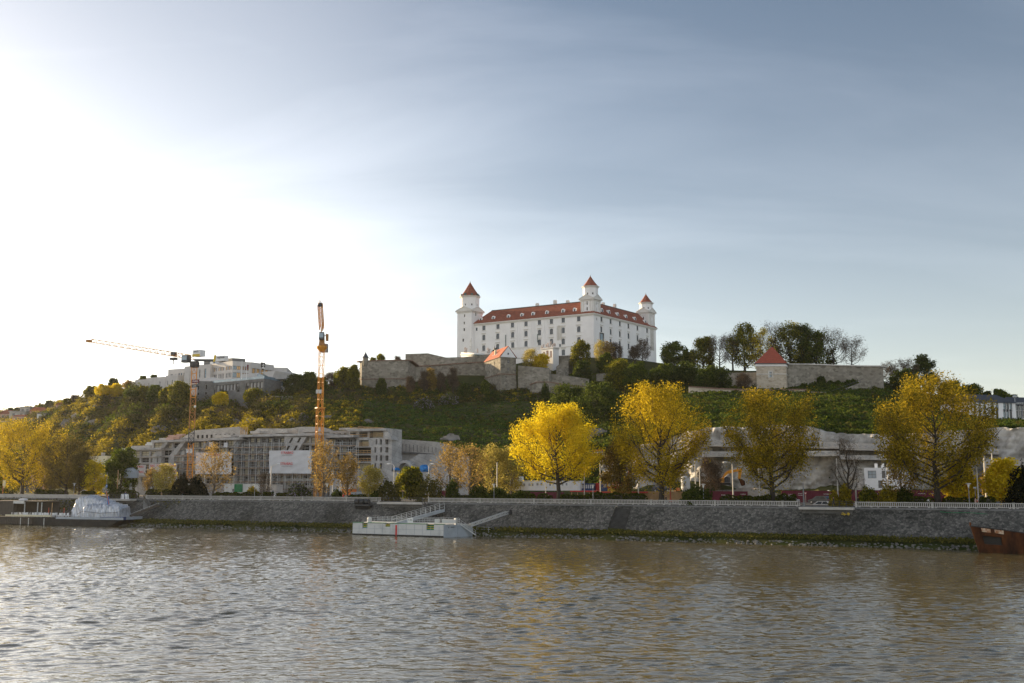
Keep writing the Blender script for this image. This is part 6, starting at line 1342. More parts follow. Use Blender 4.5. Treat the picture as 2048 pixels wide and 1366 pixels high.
 for px in (923, 936, 944, 953, 966): q = atz(px, 1071 + .8, .0); mb.tube([q + Vector((-.55, 0, .25)), q + Vector((.55, 0, .25))], .17, 8)
 mb.build('white_fenders', M['white'], fl)
 # covered gangway up the bank
 g0, g1 = at(788, 1046, P(9, 4, 0).y), att(884, 1019, 7.4); dg = (g1 - g0).normalized(); sd = dg.cross(Vector((0, 0, 1))).normalized()
 gw = root('gangway', g0, 'grey railed gangway ramp rising from the pontoon to the landing', 'gangway'); mb = MB(); mb.beam(g0 - Vector((0, 0, .15)), g1 - Vector((0, 0, .15)), 1.9, .25); mb.beam(g0 + sd*.95 + Vector((0, 0, -.15)), g1 + sd*.95 + Vector((0, 0, -.15)), .2, .6); mb.build('deck', M['grey_paint'], gw)
 mb = MB()
 for s in (-.95, .95): rails(mb, [g0 + sd*s, g1 + sd*s], 1.25, 2, 1.1, .07)
 mb.build('railing', M['steel'], gw)
 m0, m1 = at(940, 1050.5, P(L_, 3, 0).y), att(1018, 1024, 7.0); mp_ = root('mooring_strut', m0, 'slim grey lattice mooring strut between pontoon and stone wall', 'strut'); mb = MB(); lattice(mb, m0, m1, .5, .5, 14, .12); mb.build('lattice_boom', M['steel'], mp_); mb = MB(); mb.box(m1, (.9, .9, .9), BANG); mb.build('anchor_block', M['steel_dark'], mp_)
pontoon()
def moored_boat():
 a, b = V2(atz(-40, 1047.5, 0)), V2(atz(214, 1053, 0)); d = (b - a).normalized(); n = Vector((-d.y, d.x)); L_ = (b - a).length; rz = math.atan2(d.y, d.x); P = lambda u, v, z: Vector((a.x + d.x*u + n.x*v, a.y + d.y*u + n.y*v, z)); U = lambda px, py=1040: on_line(px, py, a, b)[0]; Zp = lambda px, py: on_line(px, py, a, b)[1]
 rt = root('moored_barge', (a.x, a.y, 0), 'long black moored barge with a silver wrapped cabin at the left', 'boat'); W_ = 7.0; zd = Zp(120, 1036)
 ue = U(245, 1036)
 mb = MB(); st = [(0, .2, W_ - .2, 0, zd), (L_*.75, 0, W_, 0, zd), (L_ - 1.5, .1, W_ - .1, 0, zd)]
 for i in range(2): 
  u0, f0, k0, _, z0 = st[i]; u1, f1, k1, _, z1 = st[i + 1]
  mb.hexa([P(u0, f0 + .3, -.4), P(u1, f1 + .3, -.4), P(u1, k1, -.4), P(u0, k0, -.4)], [P(u0, f0, z0), P(u1, f1, z1), P(u1, k1, z1), P(u0, k0, z0)])
 mb.hexa([P(L_ - 1.5, .4, -.4), P(L_ , .8, -.4), P(L_, W_ - .8, -.4), P(L_ - 1.5, W_ - .1, -.4)], [P(L_ - 1.5, .1, zd), P(ue - .6, .5, zd), P(ue - .6, W_ - .5, zd), P(L_ - 1.5, W_ - .1, zd)]); hull = mb.build('hull', M['hull_black'], rt)
 mb = MB(); mb.box(P(U(178), .0, zd + .05), (ue - U(110), .12, .55), rz); mb.hexa([P(U(160), .05, zd - .2), P(ue, .3, zd - .2), P(ue, W_ - .3, zd - .2), P(U(160), W_, zd - .2)], [P(U(160), .0, zd + .35), P(ue, .25, zd + .45), P(ue, W_ - .25, zd + .45), P(U(160), W_, zd + .35)]); sb = mb.build('bulwark', M['grey_paint'], rt)
 mb = MB(); mb.hexa([P(U(200), -.01, zd - .22), P(ue + .03, .22, zd - .22), P(ue + .03, 1.2, zd - .22), P(U(200), 1.2, zd - .22)], [P(U(200), -.03, zd + .42), P(ue + .03, .2, zd + .5), P(ue + .03, 1.2, zd + .5), P(U(200), 1.2, zd + .42)]); sp = mb.build('stern_plate', M['blue'], rt)
 text('BRATISLAVA - SK', .62, M['letter_white'], sp, P(U(233), .07, zd + .12), rz + .03, sx=.75)
 mb = MB()
 for k in range(28): mb.box(P(.5 + k*.62, -.05, zd*.5), (.5, .12, zd*.78), rz)
 mb.build('side_planking', M['wood_dark'], rt)
 for px in (42, 58, 89): mb = MB(); mb.box(P(U(px), -.14, zd*.5), (.2, .08, zd*.9), rz); mb.build('side_pole', M['steel'], rt)
 mb = MB(); mb.box(P((U(11) + U(102))/2, -.12, zd + .45), (U(102) - U(11), .12, .42), rz); mb.build('planter_panel', M['cream_wall'], rt)
 # deckhouse with flat roof at the left
 z1 = Zp(30, 1004); mb = MB(); u0, u1 = U(-40), U(75)
 mb.hexa([P(u0, 1.0, z1), P(u1, 1.0, z1), P(u1, W_, z1), P(u0, W_, z1)], [P(u0, 1.0, z1 + .25), P(u1, 1.0, z1 + .25), P(u1, W_, z1 + .25), P(u0, W_, z1 + .25)]); rf = mb.build('roof', M['wood_dark'], rt)
 mb = MB(); mb.box(P(U(29), .98, z1 - .05), (U(40) - U(18), .1, .7), rz); mb.build('awning', M['steel'], rf)
 mb = MB(); mb.box(P(U(-10), 1.4, (z1 + zd)/2 + .3), (U(17) - U(-40), .8, z1 - zd - .6), rz); mb.box(P((u0 + u1)/2, W_ - .3, (z1 + zd)/2), (u1 - u0, .2, z1 - zd), rz); mb.build('cabin_wall', M['wood_dark'], rt)
 mb = MB(); [mb.box(P(U(px), 1.2, (z1 + zd)/2), (.18, .18, z1 - zd), rz) for px in (18, 40, 66, 74)]; mb.build('roof_posts', M['steel'], rt)
 mb = MB(); rg = random.Random(3); [mb.blob(P(U(26) + rg.uniform(-1.6, 1.6), 3, z1 + .45), (.7, .5, .4), k, 7, 4) for k in range(4)]; rb = mb.build('rolled_cover', M['banner'], rf)
 # wrapped superstructure
 zt = Zp(165, 993.5); zs = Zp(200, 1011); 
 def wrap(u0, u1, v0, v1, zb, prof, seed):   # prof: heights along u (0..1)
  nx, nv = 34, 10; rg = np.random.default_rng(seed); mb = MB(); Vs = []
  for i in range(nx + 1):
   f = i/nx; h = float(np.interp(f, [p[0] for p in prof], [p[1] for p in prof]))
   path = [(v0 - .15, zb), (v0 - .05, zb + (h - zb)*.35), (v0 + .05, zb + (h - zb)*.7), (v0 + .25, h - .35), (v0 + .7, h - .02), ((v0 + v1)/2, h + .1), (v1 - .7, h - .02), (v1 - .2, h - .4), (v1, zb + (h - zb)*.5), (v1 + .1, zb)]
   for j, (v, z) in enumerate(path): Vs.append(P(u0 + (u1 - u0)*f + .12*math.sin(j*2 + i), v + .10*math.sin(i*2.3 + j*1.1) + rg.normal(0, .10), z + (.12*math.sin(i*1.9 + j) + rg.normal(0, .10))*(j not in (0, 9))))
  m_ = 10; F = [(i*m_ + j, i*m_ + j + 1, (i + 1)*m_ + j + 1, (i + 1)*m_ + j) for i in range(nx) for j in range(m_ - 1)]; F.append(tuple(range(m_))[::-1]); F.append(tuple(nx*m_ + j for j in range(m_))); mb.add(Vs, [f[::-1] for f in F]); return mb
 cv = root('wrapped_cabin', P(U(170), 1, zd), 'silver white plastic wrap tied over the cabin of the black barge', 'wrapped cabin')
 mb = wrap(U(127), U(207), 2.2, 6.5, zd + .3, [(0, zd + 1.0), (.08, zt - .6), (.16, zt), (.45, zt - .05), (.72, zt - .75), (1, zs + .3)], 2); mb.build('tall_cover', M['foil'], cv)
 mb = wrap(U(160), U(232), .7, 4.8, zd + .3, [(0, zs - .2), (.06, zs + .25), (.5, zs + .2), (.95, zs + .05), (1, zs - .4)], 5); mb.build('low_cover', M['foil'], cv)
 mb = MB(); mb.tube([P(U(138), 1.95, zd + 2.6), P(U(150), .6, zd + .9), P(U(160), .5, zd + 1.7), P(U(196), .42, zd + 1.3), P(U(232), .5, zd + 1.6)], .05); mb.build('lashing', M['steel_dark'], cv)
 mb = MB(); rails(mb, [P(U(150), .25, zd + .3), P(U(244), .4, zd + .3)], .9, 2, 1.0); mb.build('railing', M['steel'], rt)
 # flags, posts
 fp = P(U(210), 2.0, zd + .5); fr = root('flag_mast', fp, 'leaning orange mast with a small rainbow flag at the barge stern', 'mast'); mb = MB(); q0, q1 = fp, at(212.5, 982, fp.y); mb.tube([q0, q1], .08); mb.build('pole', M['orange'], fr); mb = MB(); p = q0.lerp(q1, .8); mb.slab([p, p + Vector((.1, 0, -2.2)), p + Vector((.6, .1, -1.9)), p + Vector((.35, .1, -.2))], (0, .05, 0)); mb.build('flag', M['blue_sign'], fr)
 for k, px in enumerate((82, 88.5, 113)): p = P(U(px), 2.2, zd); q = root('deck_post', p, ('brown post at the left of the barge deck', 'tall pale post among the barge deck chairs', 'brown post nearest the silver wrap')[k], 'post', 'posts on the barge deck'); mb = MB(); mb.tube([p, p + Vector((0, 0, 3.6 if k == 1 else 2.4))], .1); mb.build('shaft', M['wood'] if k == 1 else M['pole_red'], q)
 # chairs
 mb = MB(); mb.box((0, 0, .45), (.5, .48, .06)); sm = mb.mesh('seat', M['white']); mb = MB(); mb.box((0, .24, .75), (.48, .05, .55)); bm_ = mb.mesh('backrest', M['white']); mb = MB(); mb.box((0, 0, .22), (.05, .05, .44)); lm = mb.mesh('leg', M['white'])
 first = None; k = 0
 for u in np.linspace(U(16), U(126), 24):
  for v in (1.2, 3.0):
   p = P(u + random.Random(k).uniform(-.2, .2), v, zd + .12); ang = rz + random.Random(k + 9).uniform(0, 6)
   if first is None:
    first = root('deck_chair', p, 'white plastic chair among the rows on the barge deck', 'chair', 'white chairs on the barge deck', ang)
    link('seat', sm, first, local=True); link('backrest', bm_, first, local=True)
    for x in (-.21, .21):
     for y in (-.2, .2): link('leg', lm, first, (x, y, 0), local=True)
   else: c = copy_tree(first); c.location = p; c.rotation_euler = (0, 0, ang)
   k += 1
 # gangway from the stern to the landing
 g0, g1 = P(U(236), 4, zd + .6), att(316, 1010, 6.6); gw = root('gangway', g0, 'long dark gangway from the barge stern up to the bank', 'gangway'); mb = MB(); mb.beam(g0, g1, 1.5, .5); mb.build('deck', M['wood_dark'], gw); mb = MB(); sd = (g1 - g0).cross(Vector((0, 0, 1))).normalized(); rails(mb, [g0 + sd*.7 + Vector((0, 0, .2)), g1 + sd*.7 + Vector((0, 0, .2))], .35, 1, 2); mb.build('kerb_rail', M['steel'], gw)
 for k, px in enumerate((239, 250)): p = att(px, 1015, 4.5); q = root('white_board', p, ('left tilted white board behind the barge stern', 'right tilted white board behind the barge stern')[k], 'board', 'white boards behind the stern'); mb = MB(); mb.box(p, (1.5, .08, 1.5), BANG + .2); mb.build('panel', M['white'], q)
moored_boat()
def rusty_boat():
 bow = atz(1968, 1107, 0); dirv = Vector((BE.x, BE.y)); dv = Vector((.985, -.17)); n = Vector((.17, .985)); P = lambda u, v, z: Vector((bow.x + dv.x*u + n.x*v, bow.y + dv.y*u + n.y*v, z)); zt = at(1952, 1053, bow.y).z
 rt = root('rusty_boat', bow, 'rusty brown steel boat bow with a square opening, at the right edge', 'boat'); L_ = 30
 # side plating with an opening cut near the bow
 us = [0, .35, .95, 3.0, 6, 10, 16, L_]; ztop = lambda u: zt - .155*min(u, 9) - .02*max(0, u - 9)
 side = lambda s, u, f: P(u - 1.15*f*max(0, 1 - u/3.5), s*(min(1, .06 + u/4.5)*2.0 + .25*f*min(1, u/2)) + 2.2, -.4 + (ztop(u) + .4)*f)
 fs = [0, .28, .40, .70, .80, 1]; mb = MB()
 for s in (-1, 1):
  for i in range(len(us) - 1):
   for j in range(5):
    if s < 0 and i == 2 and j in (2,): 
     a, b_, c, d_ = [side(s, us[i + x], fs[j + y]) for x, y in ((0, 0), (1, 0), (1, 1), (0, 1))]; ins = [p + Vector((n.x*.5, n.y*.5, 0)) for p in (a, b_, c, d_)]
     for k in range(4): mb.quad((a, b_, c, d_)[k], (a, b_, c, d_)[(k + 1) % 4], ins[(k + 1) % 4], ins[k])
     continue
    q = [side(s, us[i + x], fs[j + y]) for x, y in ((0, 0), (1, 0), (1, 1), (0, 1))]; mb.quad(*(q if s < 0 else q[::-1]))
 for j in range(5): mb.quad(side(1, 0, fs[j]), side(-1, 0, fs[j]), side(-1, 0, fs[j + 1]), side(1, 0, fs[j + 1]))
 hull = mb.build('hull', M['rust'], rt)
 mb = MB(); q = [side(-1, us[2 + x], fs[2 + y]) + Vector((n.x*.5, n.y*.5, 0)) for x, y in ((0, 0), (1, 0), (1, 1), (0, 1))]; mb.quad(*q); mb.build('opening', M['dark'], hull)
 mb = MB()
 for i in range(len(us) - 1): mb.quad(side(-1, us[i], .985), side(-1, us[i + 1], .985), side(1, us[i + 1], .985), side(1, us[i], .985))
 mb.build('deck', M['rust'], rt)
 mb = MB()
 for i in range(len(us) - 1): mb.beam(side(-1, us[i], 1), side(-1, us[i + 1], 1), .14, .14)
 mb.build('gunwale', M['hull_black'], rt)
 mb = MB(); p = side(0, .1, 1); mb.box(p + Vector((-.1, 0, .25)), (.22, .22, .6)); mb.build('bow_bitt', M['rust'], rt)
 mb = MB()
 for u0, u1 in ((1.0, 1.9), (2.3, 3.2)):
  q = [side(-1, u, f) - Vector((n.x*.03, n.y*.03, 0)) for u, f in ((u0, .84), (u1, .83), (u1, .97), (u0, .97))]; mb.quad(*q)
 mb.build('flaked_patch', M['rust_white'], hull)
rusty_boat()
def bank_cable():
 rt = root('green_cable', bk(sof(1880, 9, 1024), 9, 5), 'green cable sagging along the right end of the stone wall', 'cable'); mb = MB(); pts = []
 for i in range(20): px = 1880 + i*12; p = att(px, 1023.5 + i*.55 + .8*math.sin(i*.9), 8.9); pts.append(p)
 mb.tube(pts, .05, 5); mb.build('strand', M['green_paint'], rt)
 rt = root('graffito', att(1692, 1027, 8.6), 'yellow scribble painted on the stone wall below the right landing', 'graffiti'); rg = random.Random(6); mb = MB()
 for k in range(16): a = att(1686 + rg.uniform(0, 13), 1025.5 + rg.uniform(0, 4), 8.35); mb.beam(a, a + Vector((rg.uniform(-.5, .5), rg.uniform(-.1, .1), rg.uniform(-.3, .3))), .06, .12)
 mb.build('strokes', M['yellow'], rt)
bank_cable()
# ---------------------------------------------------------------- cliff, site, street
def cliff():
 cols = [(1205, 905, 960), (1260, 895, 962), (1330, 880, 964), (1380, 862, 965), (1420, 855, 966), (1500, 853, 966), (1560, 850, 966), (1610, 852, 966), (1665, 868, 966), (1760, 868, 966), (1850, 866, 966), (1950, 858, 966), (2048, 854, 966), (2200, 856, 966), (2500, 860, 966)]
 xs = np.arange(1205, 2500, 3.0); top = np.interp(xs, [c[0] for c in cols], [c[1] for c in cols]); nz = 40; P = []
 for i, px in enumerate(xs):
  for j in range(nz):
   f = j/(nz - 1); t = 74 + 4*f if px > 1380 else 74 + 14*f
   py = 990 + (top[i] - 990)*f; p = att(px, py, t); P.append(p)
 A = np.array([tuple(p) for p in P]); A = A.reshape(len(xs), nz, 3); A = np.concatenate([A, A[:, -1:] + np.array([BN.x*13, BN.y*13, .4])], 1).reshape(-1, 3); nz += 1; f = np.tile(np.append(np.linspace(0, 1, nz - 1), 1), len(xs)); s = A[:, 0]*BE.x + A[:, 1]*BE.y; d = fbm(s, A[:, 2]*1.6, .35, 5, 7)*1.5*(.5 + 1.3*(1 - f)); d += np.abs(fbm(s*1.3, A[:, 2], .9, 4, 9))*.8
 A[:, 0] -= BN.x*d; A[:, 1] -= BN.y*d; A[:, 2] += fbm(s, A[:, 2], 1.3, 4, 11)*.25*(f > .9)
 n = len(xs); i, j = np.meshgrid(np.arange(n - 1), np.arange(nz - 1), indexing='ij'); a = i*nz + j; F = np.stack([a, a + nz, a + nz + 1, a + 1], -1).reshape(-1, 4)
 o = link('rock_cliff', np_mesh('rock_cliff', A, F, M['rock'])); o['kind'] = 'structure'
 beams = [(1404, 1678, 879.5, 884.5, 892, 897.5, 'upper concrete anchor beam on the cliff behind the two middle big trees'), (1679.5, 1850, 885.5, 890, 899.5, 904, 'upper concrete anchor beam in the middle of the cliff, left of the rightmost big tree'), (1852, 1998, 892, 898, 904, 909, 'upper concrete anchor beam at the right end, emerging beside the rightmost big tree'),
   (1404, 1678, 903, 901.5, 914, 912, 'lower concrete anchor beam on the cliff behind the two middle big trees'), (1679.5, 1850, 910, 912, 919, 921, 'lower concrete anchor beam in the middle of the cliff, above the white cube house')]
 for x0, x1, a0, a1, b0, b1, lab in beams:
  t = 72.2; p = [att(x0, b0, t), att(x1, b1, t), att(x1, a1, t), att(x0, a0, t)]; rt = root('anchor_beam', p[0], lab, 'anchor beam', 'concrete anchor beams on the cliff'); mb = MB(); mb.slab(p, (BN.x*6, BN.y*6, 0)); mb.build('beam', M['concrete_pale'], rt); n = int((x1 - x0)/11.5); pl = MB(); pl.box((0, 0, 0), (.75, .16, .75)); pl.box((0, -.1, 0), (.28, .12, .28)); pm = pl.mesh('anchor_plate', M['concrete'])
  for k in range(n): f = (k + .5)/n; q = (p[0].lerp(p[1], f)).lerp(p[3].lerp(p[2], f), .5); link('anchor_plate', pm, rt, q - Vector((BN.x*.05, BN.y*.05, 0)), BANG)
 # green mound left of the excavator, rubble heaps
 rt = root('earth_mound', att(1375, 985, 56), 'grassy green earth mound behind the second big tree', 'mound'); mb = MB(); p = att(1372, 985, 60); p.z = PROM - 1; mb.blob(p, (16, 7, 5.2), 2, 20, 10, .08); mb.build('turf_slope', M['hill'], rt)
 for k, (px, r_, h, lab, m) in enumerate(((1500, 8, 3.0, 'pale crushed rock heap at the excavator bucket', 'dirt'), (1455, 9, 2.6, 'low rubble bank under the excavator tracks', 'rockdark'), (1665, 7, 3.6, 'brown soil heap behind the maroon hoarding', 'hill'))):
  p = att(px, 985, 62 - k*2); p.z = PROM - .3; rt = root('rubble_heap', p, lab, 'heap', 'heaps on the building site'); mb = MB(); mb.blob(p, (r_, 4.5, h), k + 5, 18, 9, .13); mb.build('rubble', M[m], rt)
 # orange and white barrier line on the slope
 a, b = gpt(1185, 914), gpt(1296, 917.5); n = 12; pl = [gpt(1185 + 111*i/n, 914 + 3.5*i/n) + Vector((0, -.5, 1.2)) for i in range(n + 1)]; rt = root('barrier_fence', a, 'orange and white barrier tape fence across the slope between two golden trees', 'barrier'); mb = MB()
 for p, q in zip(pl, pl[1:]): mb.beam(p, q, .06, .35)
 mb.build('tape', M['orange'], rt); mb = MB(); [mb.beam(p - Vector((0, 0, .7)), q - Vector((0, 0, .7)), .3, .35) for p, q in zip(pl, pl[1:])]; mb.build('white_rail', M['white'], rt)
 [(lambda m_: (m_.beam(p - Vector((0, 0, 2.5)), p + Vector((0, 0, .3)), .1, .1, up=(1, 0, 0)), m_.build('stake', M['wood'], rt)))(MB()) for p in pl]
cliff()
def prop_box(px, py0, py1, t, wpx, dp): 
 p = att(px, py1, t); return p, hgt(p, wpx), hgt(p, py1 - py0)
def container(px0, px1, yt, yb, t, m, label, wins=(), txt=None, dp=2.6, door=False, name='site_container', grp='site containers'):
 s0, s1 = sof(px0, t, yb), sof(px1, t, yb); z0, z1 = att((px0 + px1)/2, yb, t).z, att((px0 + px1)/2, yt, t).z; a, b = V2(bk(s0, t)), V2(bk(s1, t)); n = BN*dp; rt = root(name, bk((s0 + s1)/2, t, z0), label, 'container', grp); hh = []
 for x0, x1, y0, y1 in wins: u0, q0 = on_line(x0, y1, a, b); u1, q1 = on_line(x1, y0, a, b); hh.append((u0, u1, q0, q1))
 cs = [a, b, b + n, a + n]; block(rt, 'shell', cs, z0, z1, m, {0: hh}, depth=.12); putwins(rt, a, b, hh, [M['glass_dark'], M['white'], M['white']], 2, 1, .07, .08)
 mb = MB(); L_ = (b - a).length; k = max(1, round(L_/2.45)); d = (b - a).normalized()
 for i in range(k + 1):
  for tt in (0, ): q = a + d*min(max(L_*i/k, .06), L_ - .06) - BN*.03; mb.box((q.x, q.y, (z0 + z1)/2), (.12, .1, z1 - z0), BANG)
 for z in (z0 + .07, z1 - .07): q = (a + b)/2 - BN*.02; mb.box((q.x, q.y, z), (L_, .1, .14), BANG)
 mb.build('frame_rails', m, rt)
 if txt:
  body, px, py, h, tm, sx = txt; p = att(px, py, t - .12); text(body, hgt(p, h)*1.35, tm, rt, p, BANG, sx=sx)
 return rt
def site():
 W_ = [(1041 + i*6.2 + (i % 2)*1.5 + (i//2)*4.5, 1046 + i*6.2 + (i % 2)*1.5 + (i//2)*4.5, 966.5, 972.5) for i in range(0, 6)]
 container(1020, 1118, 961, 981, 44, M['white'], 'long white row of office cabins with windows, left of the first golden tree', [(1040, 1044.5, 966.5, 972.5), (1046, 1050.5, 966.5, 972.5), (1056.5, 1061, 966.5, 972.5), (1063, 1067, 966.5, 972.5), (1072.5, 1077, 965.5, 971.5), (1080.5, 1085, 965.5, 971.5), (1097, 1102, 966, 972)])
 r_ = container(1021, 1038, 953, 961, 44, M['white'], 'small upper white cabin with a red sign on the left end of the office row'); p = att(1029.5, 956.5, 43.85); mb = MB(); mb.box(p, (hgt(p, 15), .05, hgt(p, 3.6)), BANG); sg = mb.build('signboard', M['banner'], r_); text('STRABAG', hgt(p, 2.6)*1.3, M['letter_red'], sg, p - Vector((BN.x*.05, BN.y*.05, 0)), BANG)
 container(1120, 1160, 961.5, 981, 44, M['white'], 'shorter white office cabin right of the first golden tree trunk', [(1123, 1127, 965.5, 971.5), (1131, 1135, 965.5, 971.5)])
 container(1160, 1188, 967, 981, 45, M['blue'], 'dark blue cabin row with white windows beside the white office cabins', [(1163 + i*4.2, 1165.5 + i*4.2, 969.5, 976.5) for i in range(6)])
 container(1199, 1214.5, 962.5, 982, 45, M['blue'], 'tall dark blue cabin with one white-framed window', [(1207, 1212, 968, 974)])
 r_ = container(1214.5, 1239, 963.5, 976.5, 44.5, M['red'], 'bright red container with white lettering', txt=('KONTI', 1229, 970.2, 4.3, M['letter_white'], 1.0)); p = att(1218.5, 970.2, 44.3); mb = MB(); mb.lathe((0, 0, 0), [(.02, 0), (.42, .01), (.42, .05), (.02, .06)], 14); lg = mb.build('emblem', M['letter_white'], r_, loc=p); lg.rotation_euler = (R(90), 0, BANG)
 container(1215.5, 1230.5, 976.8, 981.5, 44, M['yellow'], 'low yellow skip under the red lettered container', name='site_skip', grp=None)
 container(1192, 1199, 966, 981, 46, M['red'], 'narrow red cabin left of the tall dark blue one')
 # red site stall roofs
 for k, (px0, px1, y, lab) in enumerate(((1140, 1192, 984, 'long low red canopy behind the hedge, below the white cabins'), (1190, 1290, 986, 'longer low red canopy behind the hedge, below the red container'))):
  s0, s1 = sof(px0, 36, y), sof(px1, 36, y); z = att((px0 + px1)/2, y, 36).z; rt = root('red_canopy', bk(s0, 36, PROM), lab, 'canopy', 'low red canopies'); mb = MB(); mb.hexa([bk(s0, 36, z), bk(s1, 36, z), bk(s1, 39, z), bk(s0, 39, z)], [bk(s0, 36, z + .3), bk(s1, 36, z + .3), bk(s1, 39, z + .3), bk(s0, 39, z + .3)]); mb.build('roof', M['red'], rt); mb = MB()
  for i in range(5): q = bk(s0 + .3 + (s1 - s0 - .6)*i/4, 36.3, PROM); mb.beam(q, Vector((q.x, q.y, z)), .14, .14, up=(1, 0, 0))
  mb.build('posts', M['wood'], rt)
 # hoardings
 def hoard(px0, px1, yt, t, label, m, words=(), cat='hoarding'):
  s0, s1 = sof(px0, t, yt), sof(px1, t, yt); z1 = att((px0 + px1)/2, yt, t).z; rt = root('hoarding', bk(s0, t, PROM), label, cat, 'hoardings along the street'); mb = MB(); mb.hexa([bk(s0, t, PROM - .2), bk(s1, t, PROM - .2), bk(s1, t + .12, PROM - .2), bk(s0, t + .12, PROM - .2)], [bk(s0, t, z1), bk(s1, t, z1), bk(s1, t + .12, z1), bk(s0, t + .12, z1)]); mb.build('panels', m, rt); n = max(1, int((s1 - s0)/2.5)); mb = MB()
  for i in range(n + 1): q = bk(s0 + (s1 - s0)*i/n, t - .03, PROM); mb.beam(q, Vector((q.x, q.y, z1 + .04)), .06, .06, up=(1, 0, 0))
  mb.build('panel_joints', m, rt)
  for body, px, py, h, sx in words: p = att(px, py, t - .12); text(body, hgt(p, h)*1.35, M['letter_white'], rt, p, BANG, sx=sx)
 hoard(1046, 1128, 984, 39, 'maroon hoarding strip below the white office cabins', M['maroon'])
 hoard(1290, 1372, 983, 38, 'pale brown chipboard hoarding around the second golden tree trunk', M['osb'])
 hoard(1404, 1495, 982.5, 40, 'maroon lettered hoarding below the excavator', M['maroon'], [('VYDRICA', 1450, 990.3, 2.2, 1.2), ('VYDRICA', 1486, 988.5, 1.6, 1.1)])
 hoard(1563, 1685, 981.5, 40, 'maroon lettered hoarding behind the parked dark car', M['maroon'], [('VYDRICA', 1600.5, 987, 1.4, 1.1), ('BYVANIE', 1600.5, 990.5, 1.5, 1.1), ('VYDRICA', 1655, 988.5, 2.2, 1.2), ('VYDRICA', 1581, 988.8, 1.4, 1.1)])
 hoard(1685, 1930, 980.5, 41, 'maroon lettered hoarding below the white cube house and the rightmost big tree', M['maroon'], [('VYDRICA', 1748, 988, 2.2, 1.2), ('VYDRICA', 1843, 987.3, 2.0, 1.2), ('VYDRICA', 1868, 987, 1.6, 1.1)])
 hoard(880, 905, 981, 38, 'short maroon hoarding behind dark bushes left of the white cabins', M['maroon'])
 # silo
 p = att(1371.5, 980, 46); H = hgt(p, 27); r_ = hgt(p, 8.8); rt = root('silo', (p.x, p.y, PROM), 'white cylindrical mortar silo with dark letters', 'silo'); mb = MB(); z0 = p.z; mb.lathe((p.x, p.y, z0), [(r_*.15, -1.2), (r_*.5, -.6), (r_*.95, .3), (r_, .4), (r_, H*.84), (r_*.93, H*.93), (r_*.6, H*.99), (r_*.2, H)], 20); mb.build('tank', M['white_dirty'], rt, smooth=False); text('ER', hgt(p, 6.5)*1.3, M['letter_dark'], rt, Vector((p.x - .2, p.y, z0 + H*.38)) - Vector((BN.x*(r_ + .02), BN.y*(r_ + .02), 0)), BANG)
 mb = MB(); [mb.tube([(p.x + r_*.8*math.cos(a), p.y + r_*.8*math.sin(a), PROM - .5), (p.x + r_*.8*math.cos(a), p.y + r_*.8*math.sin(a), z0 + .5)], .12) for a in (.6, 2.2, 3.7, 5.3)]; mb.build('legs', M['steel'], rt); mb = MB(); [mb.lathe((p.x, p.y, z0 + z), [(r_ + .01, -.05), (r_ + .06, -.03), (r_ + .06, .03), (r_ + .01, .05)], 20) for z in (H*.83, .45)]; mb.build('band', M['steel'], rt)
 p = att(1356, 982, 44); rt = root('mini_loader', p, 'small orange loader with a cream bed beside the silo', 'loader'); mb = MB(); mb.box(p + Vector((0, 0, .35)), (hgt(p, 5), 1.6, hgt(p, 6)), BANG, top=.7); mb.build('cab', M['orange'], rt); mb = MB(); mb.box(p + BE.to_3d()*-1.6 + Vector((0, 0, .0)), (hgt(p, 14), 1.5, hgt(p, 3)), BANG); mb.build('bed', M['cream_wall'], rt); mb = MB(); [mb.tube([p + BE.to_3d()*x + Vector((BN.x*-.85, BN.y*-.85, -.4)), p + BE.to_3d()*x + Vector((BN.x*.85, BN.y*.85, -.4))], .38, 10) for x in (-2.2, .3)]; mb.build('wheels', M['tyre'], rt)
 # excavator
 t = 58; p = att(1440, 965, t); s_ = hgt(p, 10)/10; rt = root('excavator', p, 'yellow tracked excavator with its arm raised over the rubble', 'excavator'); Q = lambda px, py, o=0: att(px, py, t + o)
 ym = M['yellow_steel']; mb = MB(); mb.slab([Q(1422.5, 965), Q(1448, 965), Q(1448, 956), Q(1440, 955.5), Q(1423, 956)], (BN.x*3, BN.y*3, 0)); mb.build('house', ym, rt)
 mb = MB(); mb.slab([Q(1449, 965), Q(1457, 965), Q(1457, 955), Q(1452, 953), Q(1449, 954.5)], (BN.x*1.4, BN.y*1.4, 0)); mb.build('cab', M['steel_dark'], rt)
 for o in (0, 2.4): mb = MB(); mb.slab([Q(1426, 969, o), Q(1459, 970, o), Q(1462, 968, o), Q(1459, 965.5, o), Q(1426, 965, o), Q(1423.5, 967, o)], (BN.x*.7, BN.y*.7, 0)); mb.build('track', M['tyre'], rt)
 mb = MB(); pts = [(1446, 960), (1451, 950), (1457, 944.5), (1466, 942), (1478, 940)]; wd = [5, 6, 6.5, 5.5, 4]
 for (a, b, w0, w1) in zip(pts, pts[1:], wd, wd[1:]): mb.beam(Q(*a, 1), Q(*b, 1), .7, hgt(p, (w0 + w1)/2))
